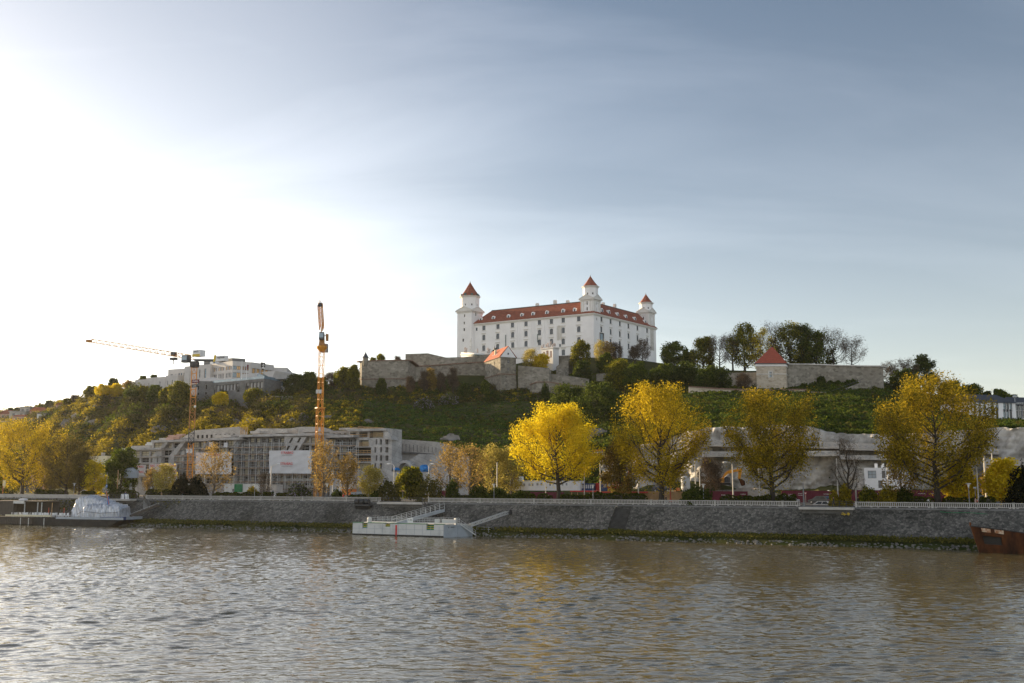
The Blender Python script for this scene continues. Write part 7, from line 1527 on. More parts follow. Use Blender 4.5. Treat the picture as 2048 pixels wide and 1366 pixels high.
 mb.build('boom', ym, rt); mb = MB(); mb.slab([Q(1476, 958, 1), Q(1479.5, 960, 1), Q(1483.5, 939, 1), Q(1480, 936, 1), Q(1476.5, 938, 1)], (BN.x*.6, BN.y*.6, 0)); mb.build('dipper_arm', ym, rt); mb = MB(); mb.slab([Q(1476.5, 957, .8), Q(1483, 972, .8), Q(1488, 970, .8), Q(1487, 962, .8), Q(1481, 957.5, .8)], (BN.x*1.2, BN.y*1.2, 0)); mb.build('bucket', M['rust'], rt); mb = MB(); mb.tube([Q(1449, 956, .6), Q(1458, 948, .6)], .15); mb.tube([Q(1466, 939.5, .9), Q(1479, 937, .9)], .14); mb.build('hydraulic_ram', M['steel'], rt)
 # white cube house behind the hoarding
 t = 62; s0, s1 = sof(1729, t, 960), sof(1812, t, 960); z1 = att(1760, 935.5, t).z; a, b = V2(bk(s0, t)), V2(bk(s1, t)); hh = []
 for x0, x1, y0, y1 in ((1736, 1752, 941.5, 956.5), (1764, 1770.5, 941.5, 956.5), (1757, 1764.5, 961, 976), (1787, 1793, 943, 955)): u0, q0 = on_line(x0, y1, a, b); u1, q1 = on_line(x1, y0, a, b); hh.append((u0, u1, q0, q1))
 rt = root('cube_house', bk(s0, t, PROM), 'white flat-roofed cube house behind the maroon hoarding', 'house'); n = BN*9; block(rt, 'wall', [a, b, b + n, a + n], PROM - .5, z1, M['white'], {0: hh}, depth=.3); putwins(rt, a, b, hh, [M['glass_dark'], M['steel_dark'], M['white']], 2, 2, .06, .25, pick=lambda k: ([M['glass_sky'], M['steel_dark'], M['white']] if k == 0 else [M['glass_dark'], M['steel_dark'], M['white']])); mb = MB()
 for f in (.26, .42): q = a.lerp(b, f) + BN*3; mb.box((q.x, q.y, z1 + .5), (.6, .6, 1.0), BANG)
 mb.build('chimney', M['white'], rt)
 p = att(1787, 972, 44); rt = root('cabinet', (p.x, p.y, PROM), 'cream utility cabinet above the hoarding beside the white cube house', 'cabinet'); mb = MB(); mb.box((p.x, p.y, PROM + hgt(p, 15)), (hgt(p, 9), 1.5, hgt(p, 26)), BANG); mb.build('body', M['cream_wall'], rt); mb = MB(); mb.box((p.x - BN.x*.77, p.y - BN.y*.77, PROM + hgt(p, 15)), (hgt(p, 7), .05, hgt(p, 22)), BANG); mb.build('door', M['osb'], rt)
 p = att(1658, 978, 50); rt = root('water_tank', (p.x, p.y, PROM), 'grey tank with a lid in front of the brown soil heap', 'tank'); mb = MB(); mb.box((p.x, p.y, PROM + hgt(p, 12)), (hgt(p, 20), 2, hgt(p, 9)), BANG); mb.build('body', M['white_dirty'], rt); mb = MB(); mb.lathe((p.x, p.y, PROM + hgt(p, 16.5)), [(.5, 0), (.5, .5), (.2, .7)], 10); mb.build('lid', M['white_dirty'], rt)
 rt = root('pale_wall', att(2000, 940, 70), 'pale concrete retaining wall at the right end of the cliff foot', 'wall'); mb = MB(); a, b = att(1965, 918, 70), att(2100, 916, 70); dn = Vector((0, 0, 8)); o = Vector((BN.x, BN.y, 0)); mb.hexa([a - dn, b - dn, b - dn + o, a - dn + o], [a, b, b + o, a + o]); mb.build('face', M['concrete_pale'], rt); mb = MB(); [mb.beam(a.lerp(b, f) - o*.03, a.lerp(b, f) - dn - o*.03, .1, .12, up=(1, 0, 0)) for f in (.15, .42, .7, .9)]; mb.build('joints', M['concrete_dark'], rt)
 # left site: cabins, sign, mixer drum, low white cabins by the sheets
 container(235, 247, 965, 978, 40, M['white'], 'white cabin with dark windows right of the red lettered panel', [(236.5, 239, 970, 976), (243, 246, 968, 974)])
 p = att(222, 971, 39.5); rt = root('billboard', (p.x, p.y, PROM), 'red panel with large white letters at the left', 'billboard'); mb = MB(); mb.box(p, (hgt(p, 20), .15, hgt(p, 15)), BANG); mb.build('panel', M['red'], rt); text('GP', hgt(p, 12)*1.3, M['letter_white'], rt, p - Vector((BN.x*.12, BN.y*.12, 0)), BANG, sx=.9); mb = MB(); [mb.beam(p + BE.to_3d()*x - Vector((0, 0, 2)), p + BE.to_3d()*x - Vector((0, 0, .5)), .12, .12, up=(1, 0, 0)) for x in (-.8, .8)]; mb.build('posts', M['steel'], rt)
 container(200, 236, 977, 985, 38, M['white_dirty'], 'low pale site wall below the red lettered panel', name='site_wall', grp=None)
 container(292, 314, 959, 980, 41, M['white_dirty'], 'rounded white trailer cabin with red stripe among pale trees'); 
 container(448, 520, 967.5, 986, 43, M['white_dirty'], 'long white cabin row below the wide scaffold', [(519 - 55, 519 - 48, 977, 984)])
 container(468.5, 483, 968, 984, 42.6, M['green_paint'], 'green cabin with a timber lid below the wide scaffold'); container(520, 553, 969, 990, 43, M['concrete_pale'], 'pale concrete cabin with dark doorways beside the wide scaffold', [(519.5 + 1, 524, 980, 984), (533, 537, 980, 985), (542.5, 549, 980, 987)])
 container(684, 701, 978, 990, 38, M['orange'], 'orange red site box at the foot of the sparse golden tree', name='site_box', grp=None); container(702, 728, 984, 990, 37, M['grey_paint'], 'flat grey trailer bed right of the orange red site box', name='trailer_bed', grp=None)
 container(60, 78, 950, 985, 60, M['pink_wall'], 'pinkish low building glimpsed behind the leftmost golden tree', name='kiosk', grp=None)
 # pale yellow house at the left
 t = 66; s0, s1 = sof(158, t, 930), sof(213, t, 930); z1 = att(190, 912, t).z; a, b = V2(bk(s0, t)), V2(bk(s1, t)); hh = []
 for x0, x1, y0, y1 in ((181, 183.5, 919, 923), (198.5, 200.5, 919, 923), (193, 198, 932, 938)): u0, q0 = on_line(x0, y1, a, b); u1, q1 = on_line(x1, y0, a, b); hh.append((u0, u1, q0, q1))
 rt = root('yellow_house', bk(s0, t, PROM), 'pale yellow flat-roofed house at the foot of the left hill', 'house'); n = BN*10; block(rt, 'wall', [a, b, b + n, a + n], PROM - .5, z1, M['cream_wall'], {0: hh}); putwins(rt, a, b, hh, [M['glass_dark'], M['winbar'], M['white']], 2, 1, .06); mb = MB(); q = a.lerp(b, .6) + BN*3; mb.box((q.x, q.y, z1 + .6), (1.0, .8, 1.2), BANG); mb.build('chimney', M['concrete'], rt)
 container(152, 178, 958, 982, 48, M['white_dirty'], 'white wall glimpsed between the left promenade trees', name='site_wall', grp=None)
 for px, lab in ((60, 'dark glazed kiosk behind the trunk of the leftmost golden tree'),): container(50, 70, 963, 985, 34, M['steel_dark'], lab, name='kiosk', grp=None)
 # shell-shaped concrete shelter
 p = att(873, 992, 20); rt = root('shell_shelter', (p.x, p.y, PROM), 'small curved white concrete shelter on the promenade', 'shelter'); mb = MB(); k = hgt(p, 1); pts = [(-8, 0), (8.2, 0), (8.2, 9), (6, 10.5), (2, 9.5), (-3, 6)]; mb.slab([Vector((p.x + BE.x*x*k, p.y + BE.y*x*k, PROM + z*k)) for x, z in pts], (BN.x*2.2, BN.y*2.2, 0)); mb.build('shell', M['balu'], rt); mb = MB(); mb.box(Vector((p.x + BE.x*4.2*k - BN.x*.03, p.y + BE.y*4.2*k - BN.y*.03, PROM + 3.6*k)), (2.6*k, .1, 5.5*k), BANG); mb.build('doorway', M['dark'], rt)
site()
# ---------------------------------------------------------------- lamps, signs
def lamp(px, ytop, t, label, style='plain', m='pole', r=.13, arm=0, ybot=None):
 p = att(px, 990, t); z1 = att(px, ytop, t).z; rt = root('street_lamp', (p.x, p.y, PROM), label, 'street lamp', 'tall street lamps and masts'); mb = MB(); b = Vector((p.x, p.y, PROM - .1)); top = Vector((p.x, p.y, z1))
 if style == 'curve':
  k = hgt(p, abs(arm)); sg = 1 if arm > 0 else -1; e = BE.to_3d()*sg; pts = [b, top - Vector((0, 0, k*.55)), top - Vector((0, 0, k*.2)) + e*k*.12, top + e*k*.45, top + e*k + Vector((0, 0, k*.04))]; mb.tube(pts, [r, r*.7, r*.65, r*.6, r*.55], 8); mb.build('pole', M[m], rt); mb = MB(); q = pts[-1] + e*.25; mb.tube([q - e*.35, q, q + e*.5, q + e*.65], [.1, .2, .2, .06], 8); mb.build('lamp_head', M['white'], rt)
 elif style == 'arm':
  k = hgt(p, abs(arm)); e = BE.to_3d()*(1 if arm > 0 else -1); mb.tube([b, top], [r, r*.7], 8); mb.tube([top - Vector((0, 0, .2)), top + e*k + Vector((0, 0, k*.28))], [.06, .05], 6); mb.build('pole', M[m], rt); mb = MB(); q = top + e*k + Vector((0, 0, k*.28)); mb.tube([q, q + e*.7], [.12, .1], 6); mb.build('lamp_head', M['white'], rt)
 else: mb.tube([b, top], [r, r*.75], 8); mb.build('pole', M[m], rt); mb = MB(); mb.lathe(top, [(r*.8, 0), (r*.9, .08), (.03, .2)], 8); mb.build('pole_cap', M[m], rt)
 mb = MB(); mb.lathe((p.x, p.y, PROM), [(r*1.9, 0), (r*1.8, .5), (r*1.1, .7)], 8); mb.build('base_sleeve', M[m], rt)
 return rt
for a in ((1201, 922, 30, 'curved lamp pole right of the first golden tree, at the dark blue cabins', 'curve', 'pole', .13, 4), (1169, 921, 36, 'thin white mast behind the first golden tree', 'plain', 'pole', .11), (1091.5, 938, 24, 'thin white mast left of the first golden tree trunk', 'plain', 'pole', .10), (1277, 938, 36, 'white mast left of the second golden tree', 'plain', 'pole', .14), (1258, 938, 34, 'red oxide mast beside the red container', 'plain', 'pole_red', .15), (1341, 955, 34, 'red oxide mast between the second golden tree and the silo', 'plain', 'pole_red', .16),
  (1391.5, 918, 32, 'curved lamp pole right of the silo', 'curve', 'pole', .13, 6), (1400.5, 934, 30, 'sunlit thin mast right of the silo and of the curved lamp', 'plain', 'pole', .13), (1466.5, 925, 26, 'tall lamp with an arm curving left, before the excavator', 'curve', 'pole', .16, -10), (1519, 928, 28, 'thin leaning mast left of the third golden tree trunk', 'plain', 'pole', .13),
  (1676, 918, 16, 'tall mast right of the parked dark car, by the bare tree', 'plain', 'pole', .14), (1712, 913, 16, 'tall mast at the left end of the right balustrade', 'plain', 'pole', .14), (1777.5, 912, 38, 'tall mast right of the white cube house', 'arm', 'pole', .14, -9), (1956.5, 914, 15, 'tall narrow mast with a yellow sunlit base near the right edge', 'plain', 'pole', .13), (1973, 914, 24, 'thickest pale mast near the right edge', 'plain', 'pole', .22), (1989, 903, 42, 'curved lamp rising behind the yellow shrub at the right edge', 'curve', 'pole', .15, -10),
  (541, 932, 26, 'grey lamp with a drooping arm before the large white sheet', 'arm', 'pole', .18, 15), (533, 948, 40, 'thin mast behind the bare young tree below the large sheet', 'plain', 'pole', .12), (665, 941, 36, 'thin sunlit mast left of the two masts before the scaffold', 'plain', 'pole', .13), (680.5, 930, 32, 'thin sunlit mast right of the two masts before the scaffold', 'plain', 'pole', .13), (787.5, 928, 30, 'lamp with an arm curving left below the end block', 'curve', 'pole', .13, -10), (857, 928, 30, 'curved lamp right of the large blue tarpaulin', 'curve', 'pole', .13, 5), (994, 926, 28, 'pale mast among the bronze trees right of centre left', 'plain', 'pole', .14),
  (234, 941, 30, 'brown sunlit mast beside the red lettered panel', 'plain', 'wood', .14), (293, 932, 34, 'brown mast beside the narrow white sheet', 'plain', 'wood', .14), (275.5, 950, 28, 'thin grey mast left of the brown mast at the sheets', 'plain', 'pole_grey', .1), (183, 940, 28, 'brown mast among the left promenade trees', 'plain', 'wood', .13), (408, 941, 30, 'sunlit mast in front of the plain white sheet', 'plain', 'pole', .13), (212, 946, 18, 'dark mast carrying the blue parking sign', 'plain', 'pole_grey', .09), (1607, 968, 14, 'short grey mast left of the dark car', 'plain', 'pole_grey', .15), (5, 953, 12, 'dark mast with a cloth banner at the left edge', 'plain', 'pole_red', .12)): lamp(*a)
def park_lamp(px, ytop, label, t=12):
 p = att(px, 990, t); z1 = att(px, ytop, t).z; rt = root('park_lamp', (p.x, p.y, PROM), label, 'park lamp', 'hat-shaped promenade lamps'); mb = MB(); mb.tube([(p.x, p.y, PROM), (p.x, p.y, z1 - .7)], [.09, .06], 8); mb.build('post', M['pole_grey'], rt); mb = MB(); mb.lathe((p.x, p.y, z1), [(.10, -.75), (.20, -.3), (.22, -.15)], 10); mb.build('lamp_glass', M['lamp_glass'], rt); mb = MB(); mb.lathe((p.x, p.y, z1), [(.5, -.16), (.46, -.1), (.12, 0)], 12); mb.build('lamp_hat', M['pole'], rt)
for px, y, l in ((378, 967, 'hat-shaped promenade lamp in front of the dark conical yew'), (509, 968, 'hat-shaped promenade lamp before the long white cabin row'), (654, 967, 'hat-shaped promenade lamp right of the flowering bush'), (988, 967.5, 'hat-shaped promenade lamp just left of the white office cabins'), (1186, 969, 'hat-shaped promenade lamp right of the dark blue cabin row'), (1407, 967.5, 'hat-shaped promenade lamp at the dark low shrubs right of the silo'), (1938, 966, 'hat-shaped promenade lamp left of the small yellow trees at the right'), (147.5, 966, 'hat-shaped promenade lamp among the left promenade trees')): park_lamp(px, y, l)
def sign(px, ytop, t, label, kind):
 p = att(px, 995, t); z1 = att(px, ytop, t).z; k = hgt(p, 1); rt = root('road_sign', (p.x, p.y, PROM), label, 'sign'); mb = MB(); mb.tube([(p.x, p.y, PROM), (p.x, p.y, z1)], .05, 6); mb.build('post', M['pole_grey'], rt); f = Vector((-BN.x*.08, -BN.y*.08, 0)); c = Vector((p.x, p.y, z1)) + f; mb = MB()
 if kind == 'yield':
  T = lambda s: [c + BE.to_3d()*x*k*s + Vector((0, 0, z*k*s - 1.6*k)) for x, z in ((-3.1, 2.0), (0, -3.3), (3.1, 2.0))]; mb.slab(T(1), -f*.3); mb.build('red_rim', M['red'], rt); mb = MB(); mb.slab([q + f*.3 for q in T(.62)], -f*.2); mb.build('face', M['white'], rt)
 elif kind == 'P':
  mb.box(c - Vector((0, 0, 2*k)), (4.2*k, .05, 5.2*k), BANG); pl = mb.build('face', M['blue_sign'], rt); text('P', 4.6*k, M['letter_white'], pl, c + f*.5 - Vector((0, 0, 2*k)), BANG)
 elif kind == 'T': mb.box(c - Vector((0, 0, .8*k)), (7.5*k, .08, 1.6*k), BANG); mb.build('board', M['wood'], rt)
 elif kind == 'teal': mb.box(c - Vector((0, 0, 1.2*k)), (6*k, .1, 2.6*k), BANG, top=.8); mb.build('board', M['glass_sky'], rt)
 elif kind == 'board': mb.box(c - Vector((0, 0, 2.2*k)), (5*k, .05, 4.2*k), BANG); mb.build('board', M['white'], rt); mb = MB(); [mb.box(c + f*.5 - Vector((0, 0, (1.2 + i)*k)), (3.6*k, .03, .4*k), BANG) for i in range(3)]; mb.build('printed_lines', M['letter_dark'], rt)
sign(1611.5, 985, 34, 'red and white give way sign left of the dark car', 'yield'); sign(212.5, 970, 17, 'blue parking sign on the promenade at the left', 'P'); sign(805.5, 981, 13, 'wooden T-shaped sign post above the landing', 'T'); sign(1951, 974, 14, 'teal hooded sign near the right edge', 'teal'); sign(949, 983, 20, 'small white notice board among the shrubs left of the white cabins', 'board')
def mast_extras():
 p = att(7, 962, 11.9); rt = root('cloth_banner', p, 'pale cloth banner hanging on the mast at the left edge', 'banner'); mb = MB(); k = hgt(p, 1); mb.slab([p + BE.to_3d()*x*k + Vector((0, 0, z*k)) for x, z in ((-2, -8), (2.5, -14), (6.5, -9), (7, 2), (-2, 2))], (BN.x*.05, BN.y*.05, 0)); mb.build('cloth', M['cream_wall'], rt)
 p = att(1249.5, 960, 33); rt = root('traffic_light', (p.x, p.y, PROM), 'small yellowish traffic light right of the red container', 'traffic light'); mb = MB(); mb.tube([(p.x, p.y, PROM), p + Vector((0, 0, .8))], .06, 6); mb.build('post', M['pole_grey'], rt); mb = MB(); mb.box(p + Vector((0, 0, .3)), (.35, .3, 1.1), BANG); mb.build('housing', M['yellow'], rt)
 p = att(338, 936, 38); q = att(263, 945, 38); rt = root('dome_tank', q, 'grey rounded tank top glimpsed behind the left shrubs', 'tank'); mb = MB(); mb.lathe(q, [(2.1, -1.6), (2.1, 0), (1.7, 1.0), (.6, 1.5), (.1, 1.6)], 14); mb.build('shell', M['grey_paint'], rt); mb = MB(); mb.tube([q - Vector((0, 0, 1.6)), Vector((q.x, q.y, PROM))], .4); mb.build('stem', M['steel'], rt)
mast_extras()
# ---------------------------------------------------------------- cars
def car(loc, rz, paint, label, van=False):
 rt = root('parked_car', loc, label, 'car', 'cars on the street', rz); L_, W_, H = (4.6, 1.85, 1.95) if van else (4.6, 1.86, 1.62); hw = W_/2
 low = [(-L_/2, .45), (-L_/2 + .1, .30), (L_/2 - .1, .30), (L_/2, .5), (L_/2 - .06, .78), (L_/2 - .9, .98), (-L_/2 + .08, 1.02), (-L_/2, .8)]; cab = [(-L_/2 + .15, 1.0), (L_/2 - 1.0, .97), (L_/2 - 1.85, H - .03), (-L_/2 + .75, H)] if not van else [(-L_/2 + .05, 1.0), (L_/2 - .8, .97), (L_/2 - 1.3, H - .03), (-L_/2 + .2, H)]
 mb = MB(); mb.slab([(x, -hw, z) for x, z in low], (0, W_, 0)); b = mb.build('body', M[paint], rt, local=True)
 mb = MB(); n = len(cab); A_ = [Vector((x, -hw*(.97 if z < 1.2 else .78), z)) for x, z in cab]; B_ = [Vector((x, hw*(.97 if z < 1.2 else .78), z)) for x, z in cab]; mb.add(A_ + B_, [(0, 1, 2, 3), (7, 6, 5, 4), (3, 2, 6, 7), (1, 5, 6, 2), (0, 3, 7, 4)]); mb.build('cabin', M[paint], rt, local=True)
 for s in (-1, 1):
  for i, (f0, f1) in enumerate(((.12, .48), (.53, .9))):
   mb = MB(); q = []
   for f, g in ((f0, .12), (f1, .12), (f1*.93 + .02, .86), (f0*.93 + .05, .86)): lo = A_[0].lerp(A_[1], f); hi = A_[3].lerp(A_[2], f); p = lo.lerp(hi, g); q.append(Vector((p.x, s*(-p.y) + s*.012 if s > 0 else p.y - .012, p.z)))
   if s > 0: q = q[::-1]
   mb.quad(*q); mb.build('side_window', M['glass_dark'], rt, local=True)
 for nm, i, j, off in (('windscreen', 1, 2, .012), ('rear_window', 0, 3, -.012)):
  mb = MB(); lo0, lo1, hi0, hi1 = A_[i], B_[i], A_[j], B_[j]; q = [lo0.lerp(hi0, .12).lerp(lo1.lerp(hi1, .12), .08), lo0.lerp(hi0, .12).lerp(lo1.lerp(hi1, .12), .92), lo0.lerp(hi0, .88).lerp(lo1.lerp(hi1, .88), .92), lo0.lerp(hi0, .88).lerp(lo1.lerp(hi1, .88), .08)]; q = [p + Vector((off, 0, .012)) for p in q]; mb.quad(*(q if i == 1 else q[::-1])); mb.build(nm, M['glass_dark'], rt, local=True)
 for x in (-L_/2 + .85, L_/2 - .9):
  for s in (-1, 1):
   mb = MB(); mb.tube([(x, s*(hw - .2), .33), (x, s*(hw + .02), .33)], .33, 14); wh = mb.build('wheel', M['tyre'], rt, local=True); mb = MB(); mb.tube([(x, s*(hw + .0), .33), (x, s*(hw + .035), .33)], .2, 10); mb.build('rim', M['steel'], wh, local=True)
 for s in (-1, 1):
  mb = MB(); mb.box((L_/2 - .06, s*(hw - .3), .70), (.12, .4, .14)); mb.build('headlight', M['lamp_glass'], rt, local=True); mb = MB(); mb.box((-L_/2 + .02, s*(hw - .22), .86), (.1, .3, .18)); mb.build('tail_light', M['red'], rt, local=True)
def cat_(px, t, z=PROM - .04): p = att(px, 995, t); return (p.x, p.y, z)
car(cat_(1640, 33), BANG + 2.75, 'car_grey', 'dark grey estate car before the maroon hoarding'); car(cat_(1641, 24.0, PROM - .9), BANG + 3.05, 'car_white', 'white car low behind the right landing, mostly hidden'); car(cat_(1980, 32), BANG + .2, 'car_blue', 'blue grey van behind the masts near the right edge', True); car(cat_(246, 28), BANG, 'car_white', 'white car behind the hedge left of the brown mast'); car(cat_(1325, 47, PROM + 2.0), BANG + .1, 'car_grey', 'dark car on the rubble left of the silo'); car(cat_(1575, 36), BANG, 'car_white', 'white car end showing beside the round hedge at the maroon hoarding')
# ---------------------------------------------------------------- people
def person(px, t, label, top, legs, yb=None, rz=0.0, stride=.25, bend=0.0, h=1.76, hair=(.05, .035, .025)):
 p = att(px, 1000, t); p.z = PROM; k = h/1.76; bm = bmesh.new()
 sk = [(0, 0, .95, .15), (0, 0 - bend*.15, 1.2, .14), (0, -bend*.45, 1.42 - bend*.1, .17), (0, -bend*.6, 1.53 - bend*.16, .06), (0, -bend*.7, 1.64 - bend*.22, .1), (0, -bend*.75, 1.73 - bend*.25, .085)]
 j = [(c[0], c[1], c[2]) for c in sk]; rad = [c[3] for c in sk]; ed = [(i, i + 1) for i in range(5)]
 def chain(start, pts, rs):
  last = start
  for q, r_ in zip(pts, rs): j.append(q); rad.append(r_); ed.append((last, len(j) - 1)); last = len(j) - 1
 for s in (-1, 1):
  chain(0, [(s*.1, 0, .88), (s*.11, -s*stride*.5 - .03, .5), (s*.11, -s*stride + .03, .09), (s*.12, -s*stride - .16, .04)], [.1, .07, .05, .04])
  y2 = -bend*.45; chain(2, [(s*.19, y2, 1.40 - bend*.1), (s*.25, y2 + s*stride*.3, 1.12 - bend*.25), (s*.25, y2 + s*stride*.4 - .12, .87 - bend*.3), (s*.245, y2 + s*stride*.4 - .17, .78 - bend*.3)], [.06, .05, .035, .04])
 me = bpy.data.meshes.new('body'); me.from_pydata([(x*k, y*k, z*k) for x, y, z in j], ed, []); o = bpy.data.objects.new('t', me); C.objects.link(o)
 m_ = o.modifiers.new('s', 'SKIN'); sv = me.skin_vertices[0].data
 for i, r_ in enumerate(rad): sv[i].radius = (r_*k, r_*k)
 sv[0].use_root = True; m2 = o.modifiers.new('u', 'SUBSURF'); m2.levels = 1; m2.render_levels = 1
 ev = bpy.data.meshes.new_from_object(o.evaluated_get(bpy.context.evaluated_depsgraph_get())); bpy.data.objects.remove(o); ev.materials.clear()
 for m in (M['skin'], M[top], M[legs], M['tyre']): ev.materials.append(m)
 hz = 1.52 - bend*.15
 for f in ev.polygons:
  c = f.center; z = c.z/k; f.material_index = 0 if z > hz else (3 if z < .1 else 2 if z < .93 and abs(c.x) < .2 else 0 if abs(c.x) > .19 and z < .9 - bend*.2 else 1); f.use_smooth = True
 rt = root('person', p, label, 'person', 'people on the promenade', rz); link('body', ev, rt, local=True); mb = MB(); mb.blob((0, (-bend*.74 + .02)*k, (1.72 - bend*.24)*k), (.10*k, .115*k, .1*k), 2, 8, 5, .05); mb.build('hair', M['letter_dark'], rt, smooth=True, local=True)
person(1667, 9.4, 'person in black walking on the right landing', 'letter_dark', 'letter_dark', rz=1.2); person(1716, 12.5, 'person in dark clothes beside the mast at the right balustrade', 'hull_black', 'letter_dark', rz=.4); person(1853, 12.5, 'person in a white and black jacket bending forward below the rightmost big tree', 'white', 'letter_dark', rz=1.4, bend=.7); person(1951, 12.4, 'person in a pale top beside the teal hooded sign', 'pink_wall', 'grey_paint', rz=.5); person(250, 9.2, 'person in blue standing between the sign boards on the small landing', 'blue', 'blue', rz=.3, stride=.05)
person(322.5, 12, 'person in beige behind the balustrade left of the pale tree', 'osb', 'letter_dark', rz=1); person(363, 12, 'person in light blue in front of the dark conical yew', 'glass_sky', 'blue', rz=1.2, bend=.4); person(548, 13, 'person in white bending down below the large white sheet', 'white', 'grey_paint', rz=1.3, bend=.8); person(686.5, 12.5, 'person in a red top near the orange red site box', 'red', 'letter_dark', rz=.8); person(1097, 13, 'person in grey beside the first golden tree trunk', 'grey_paint', 'letter_dark', rz=.2); person(1332, 12.5, 'person in dark clothes beside the second golden tree trunk', 'letter_dark', 'grey_paint', rz=1.0)
for k, (px, lab) in enumerate(((244.5, 'left white sign board on the small landing'), (254, 'right tilted white sign board on the small landing'))): p = att(px, 1000, 9); rt = root('a_board', (p.x, p.y, PROM), lab, 'sign board', 'sign boards on the small landing'); mb = MB(); mb.slab([(p.x - .45, p.y, PROM), (p.x + .45, p.y, PROM), (p.x + .45 - .3*k, p.y + .3, PROM + 1.2), (p.x - .45 - .3*k, p.y + .3, PROM + 1.2)], (0, .06, 0)); mb.build('board', M['white'], rt)
# ---------------------------------------------------------------- trees and shrubs
def skeleton(H, Rw, lo, rg, nl, ns, spread=.6, lean=0, multi=1, pk=.85, fill=0):
 mb = MB(); tips = []; r0 = max(.05, H*.021)
 prof = lambda f: max(.15, math.sin(math.pi*min(1, max(0, f))**pk))**.55
 for s_ in range(multi):
  off = Vector((rg.uniform(-.2, .2), rg.uniform(-.2, .2), 0))*(multi > 1)*H*.06; tr = [off + Vector((lean*H*.12*f + rg.uniform(-.012, .012)*H*(f > 0), rg.uniform(-.012, .012)*H*(f > 0), H*.86*f - .2)) for f in (0, .14, .3, .48, .66, .84, 1)]
  mb.tube(tr, [r0*1.35/multi**.5, r0*1.0/multi**.5, r0*.8/multi**.5, r0*.58/multi**.5, r0*.36/multi**.5, r0*.2/multi**.5, r0*.06], 7); tips.append(tr[-1])
  def on_tr(h): 
   f = min(.999, max(0, h/(H*.86)))*6; i = int(f); return tr[i].lerp(tr[i + 1], f - i)
  for k in range(max(2, nl//multi)):
   f = (k + rg.random())/max(2, nl//multi); az = k*2.4 + rg.uniform(-.5, .5) + s_; hs = H*(lo + (.80 - lo)*f**1.15); fe = min(1, f*.8 + rg.uniform(.08, .38)); he = H*(lo*.9 + (1 - lo*.9)*fe); rr = Rw*prof(fe)*rg.uniform(.62, 1.02)
   b = on_tr(hs*.92); e = Vector((math.cos(az)*rr + lean*H*.1, math.sin(az)*rr, he)); m1 = b.lerp(e, .38) + Vector((math.cos(az)*rr*.14, math.sin(az)*rr*.14, -H*.015 + rg.uniform(-.01, .02)*H)); m2 = b.lerp(e, .72) + Vector((rg.uniform(-.05, .05)*Rw, rg.uniform(-.05, .05)*Rw, rg.uniform(0, .03)*H)); pts = [b, m1, m2, e]; rb = r0*(.5 - .3*f)
   mb.tube(pts, [rb, rb*.65, rb*.35, rb*.1], 5, cap=False); tips.append(e)
   for j in range(ns):
    g = .3 + .7*(j + rg.random())/ns; i = min(2, int(g*3)); q = pts[i].lerp(pts[i + 1], g*3 - i); az2 = az + rg.uniform(-1.5, 1.5); ln = Rw*rg.uniform(.14, .36); e2 = q + Vector((math.cos(az2)*ln*spread, math.sin(az2)*ln*spread, ln*rg.uniform(.1, 1.05)))
    mb.tube([q, q.lerp(e2, .5) + Vector((0, 0, ln*.05)), e2], [rb*.3, rb*.2, rb*.06], 4, cap=False); tips += [e2, q.lerp(e2, .55)]
 for k in range(int(nl*ns*fill)):   # outer twigs that fill the crown between the limbs
  f = rg.random(); az = rg.uniform(0, 6.283); lump = 1 + .10*math.sin(az*3 + f*7) + .08*math.sin(az*5 - f*11); rr = Rw*prof(f)*rg.uniform(.5, 1.0)*lump; tips.append(Vector((math.cos(az)*rr + lean*H*.1, math.sin(az)*rr, H*(lo*.9 + (1 - lo*.9)*f*.97))))
 return mb, tips
KIND = {  # leaf key, crown start, limbs, subs, leaves per tip, leaf size, clump size, vertical stretch, bark
 'gold': ('gold', .25, 28, 12, 58, .32, .055, 1.0, 'bark'), 'poplar': ('olive', .19, 26, 12, 52, .30, .045, 1.9, 'bark'), 'poplargold': ('gold2', .19, 26, 12, 56, .30, .045, 1.9, 'bark'),
 'bronze': ('bronze', .20, 16, 7, 11, .36, .085, 1.3, 'bark_lt'), 'pale': ('palegold', .20, 16, 7, 20, .34, .09, 1.3, 'bark_lt'), 'sparse': ('twig', .22, 16, 8, 9, .45, .10, 1.0, 'bark'), 'oldleft': ('oldbrown', .18, 22, 8, 36, .32, .07, 1.0, 'bark'),
 'green': ('green', .07, 17, 7, 34, .62, .085, 1.0, 'bark'), 'dark': ('dark', .05, 17, 7, 34, .62, .09, 1.0, 'bark'), 'olive': ('olive2', .08, 17, 7, 34, .60, .085, 1.1, 'bark'), 'yellow': ('gold', .10, 16, 6, 30, .46, .085, 1.0, 'bark_lt'), 'bare': ('twig', .2, 18, 8, 12, .85, .11, 1.0, 'bark'), 'hillbronze': ('bronze', .2, 13, 6, 12, .55, .12, 1.0, 'bark')}
LF['olive2'] = leafmat('green_gold_leaves', (.065, .085, .013), (.30, .26, .022), .55, (.15, .16, .017)); LF['gold2'] = leafmat('amber_young_leaves', (.24, .185, .013), (.66, .48, .026), .55, (.46, .34, .018))
_n = [0]
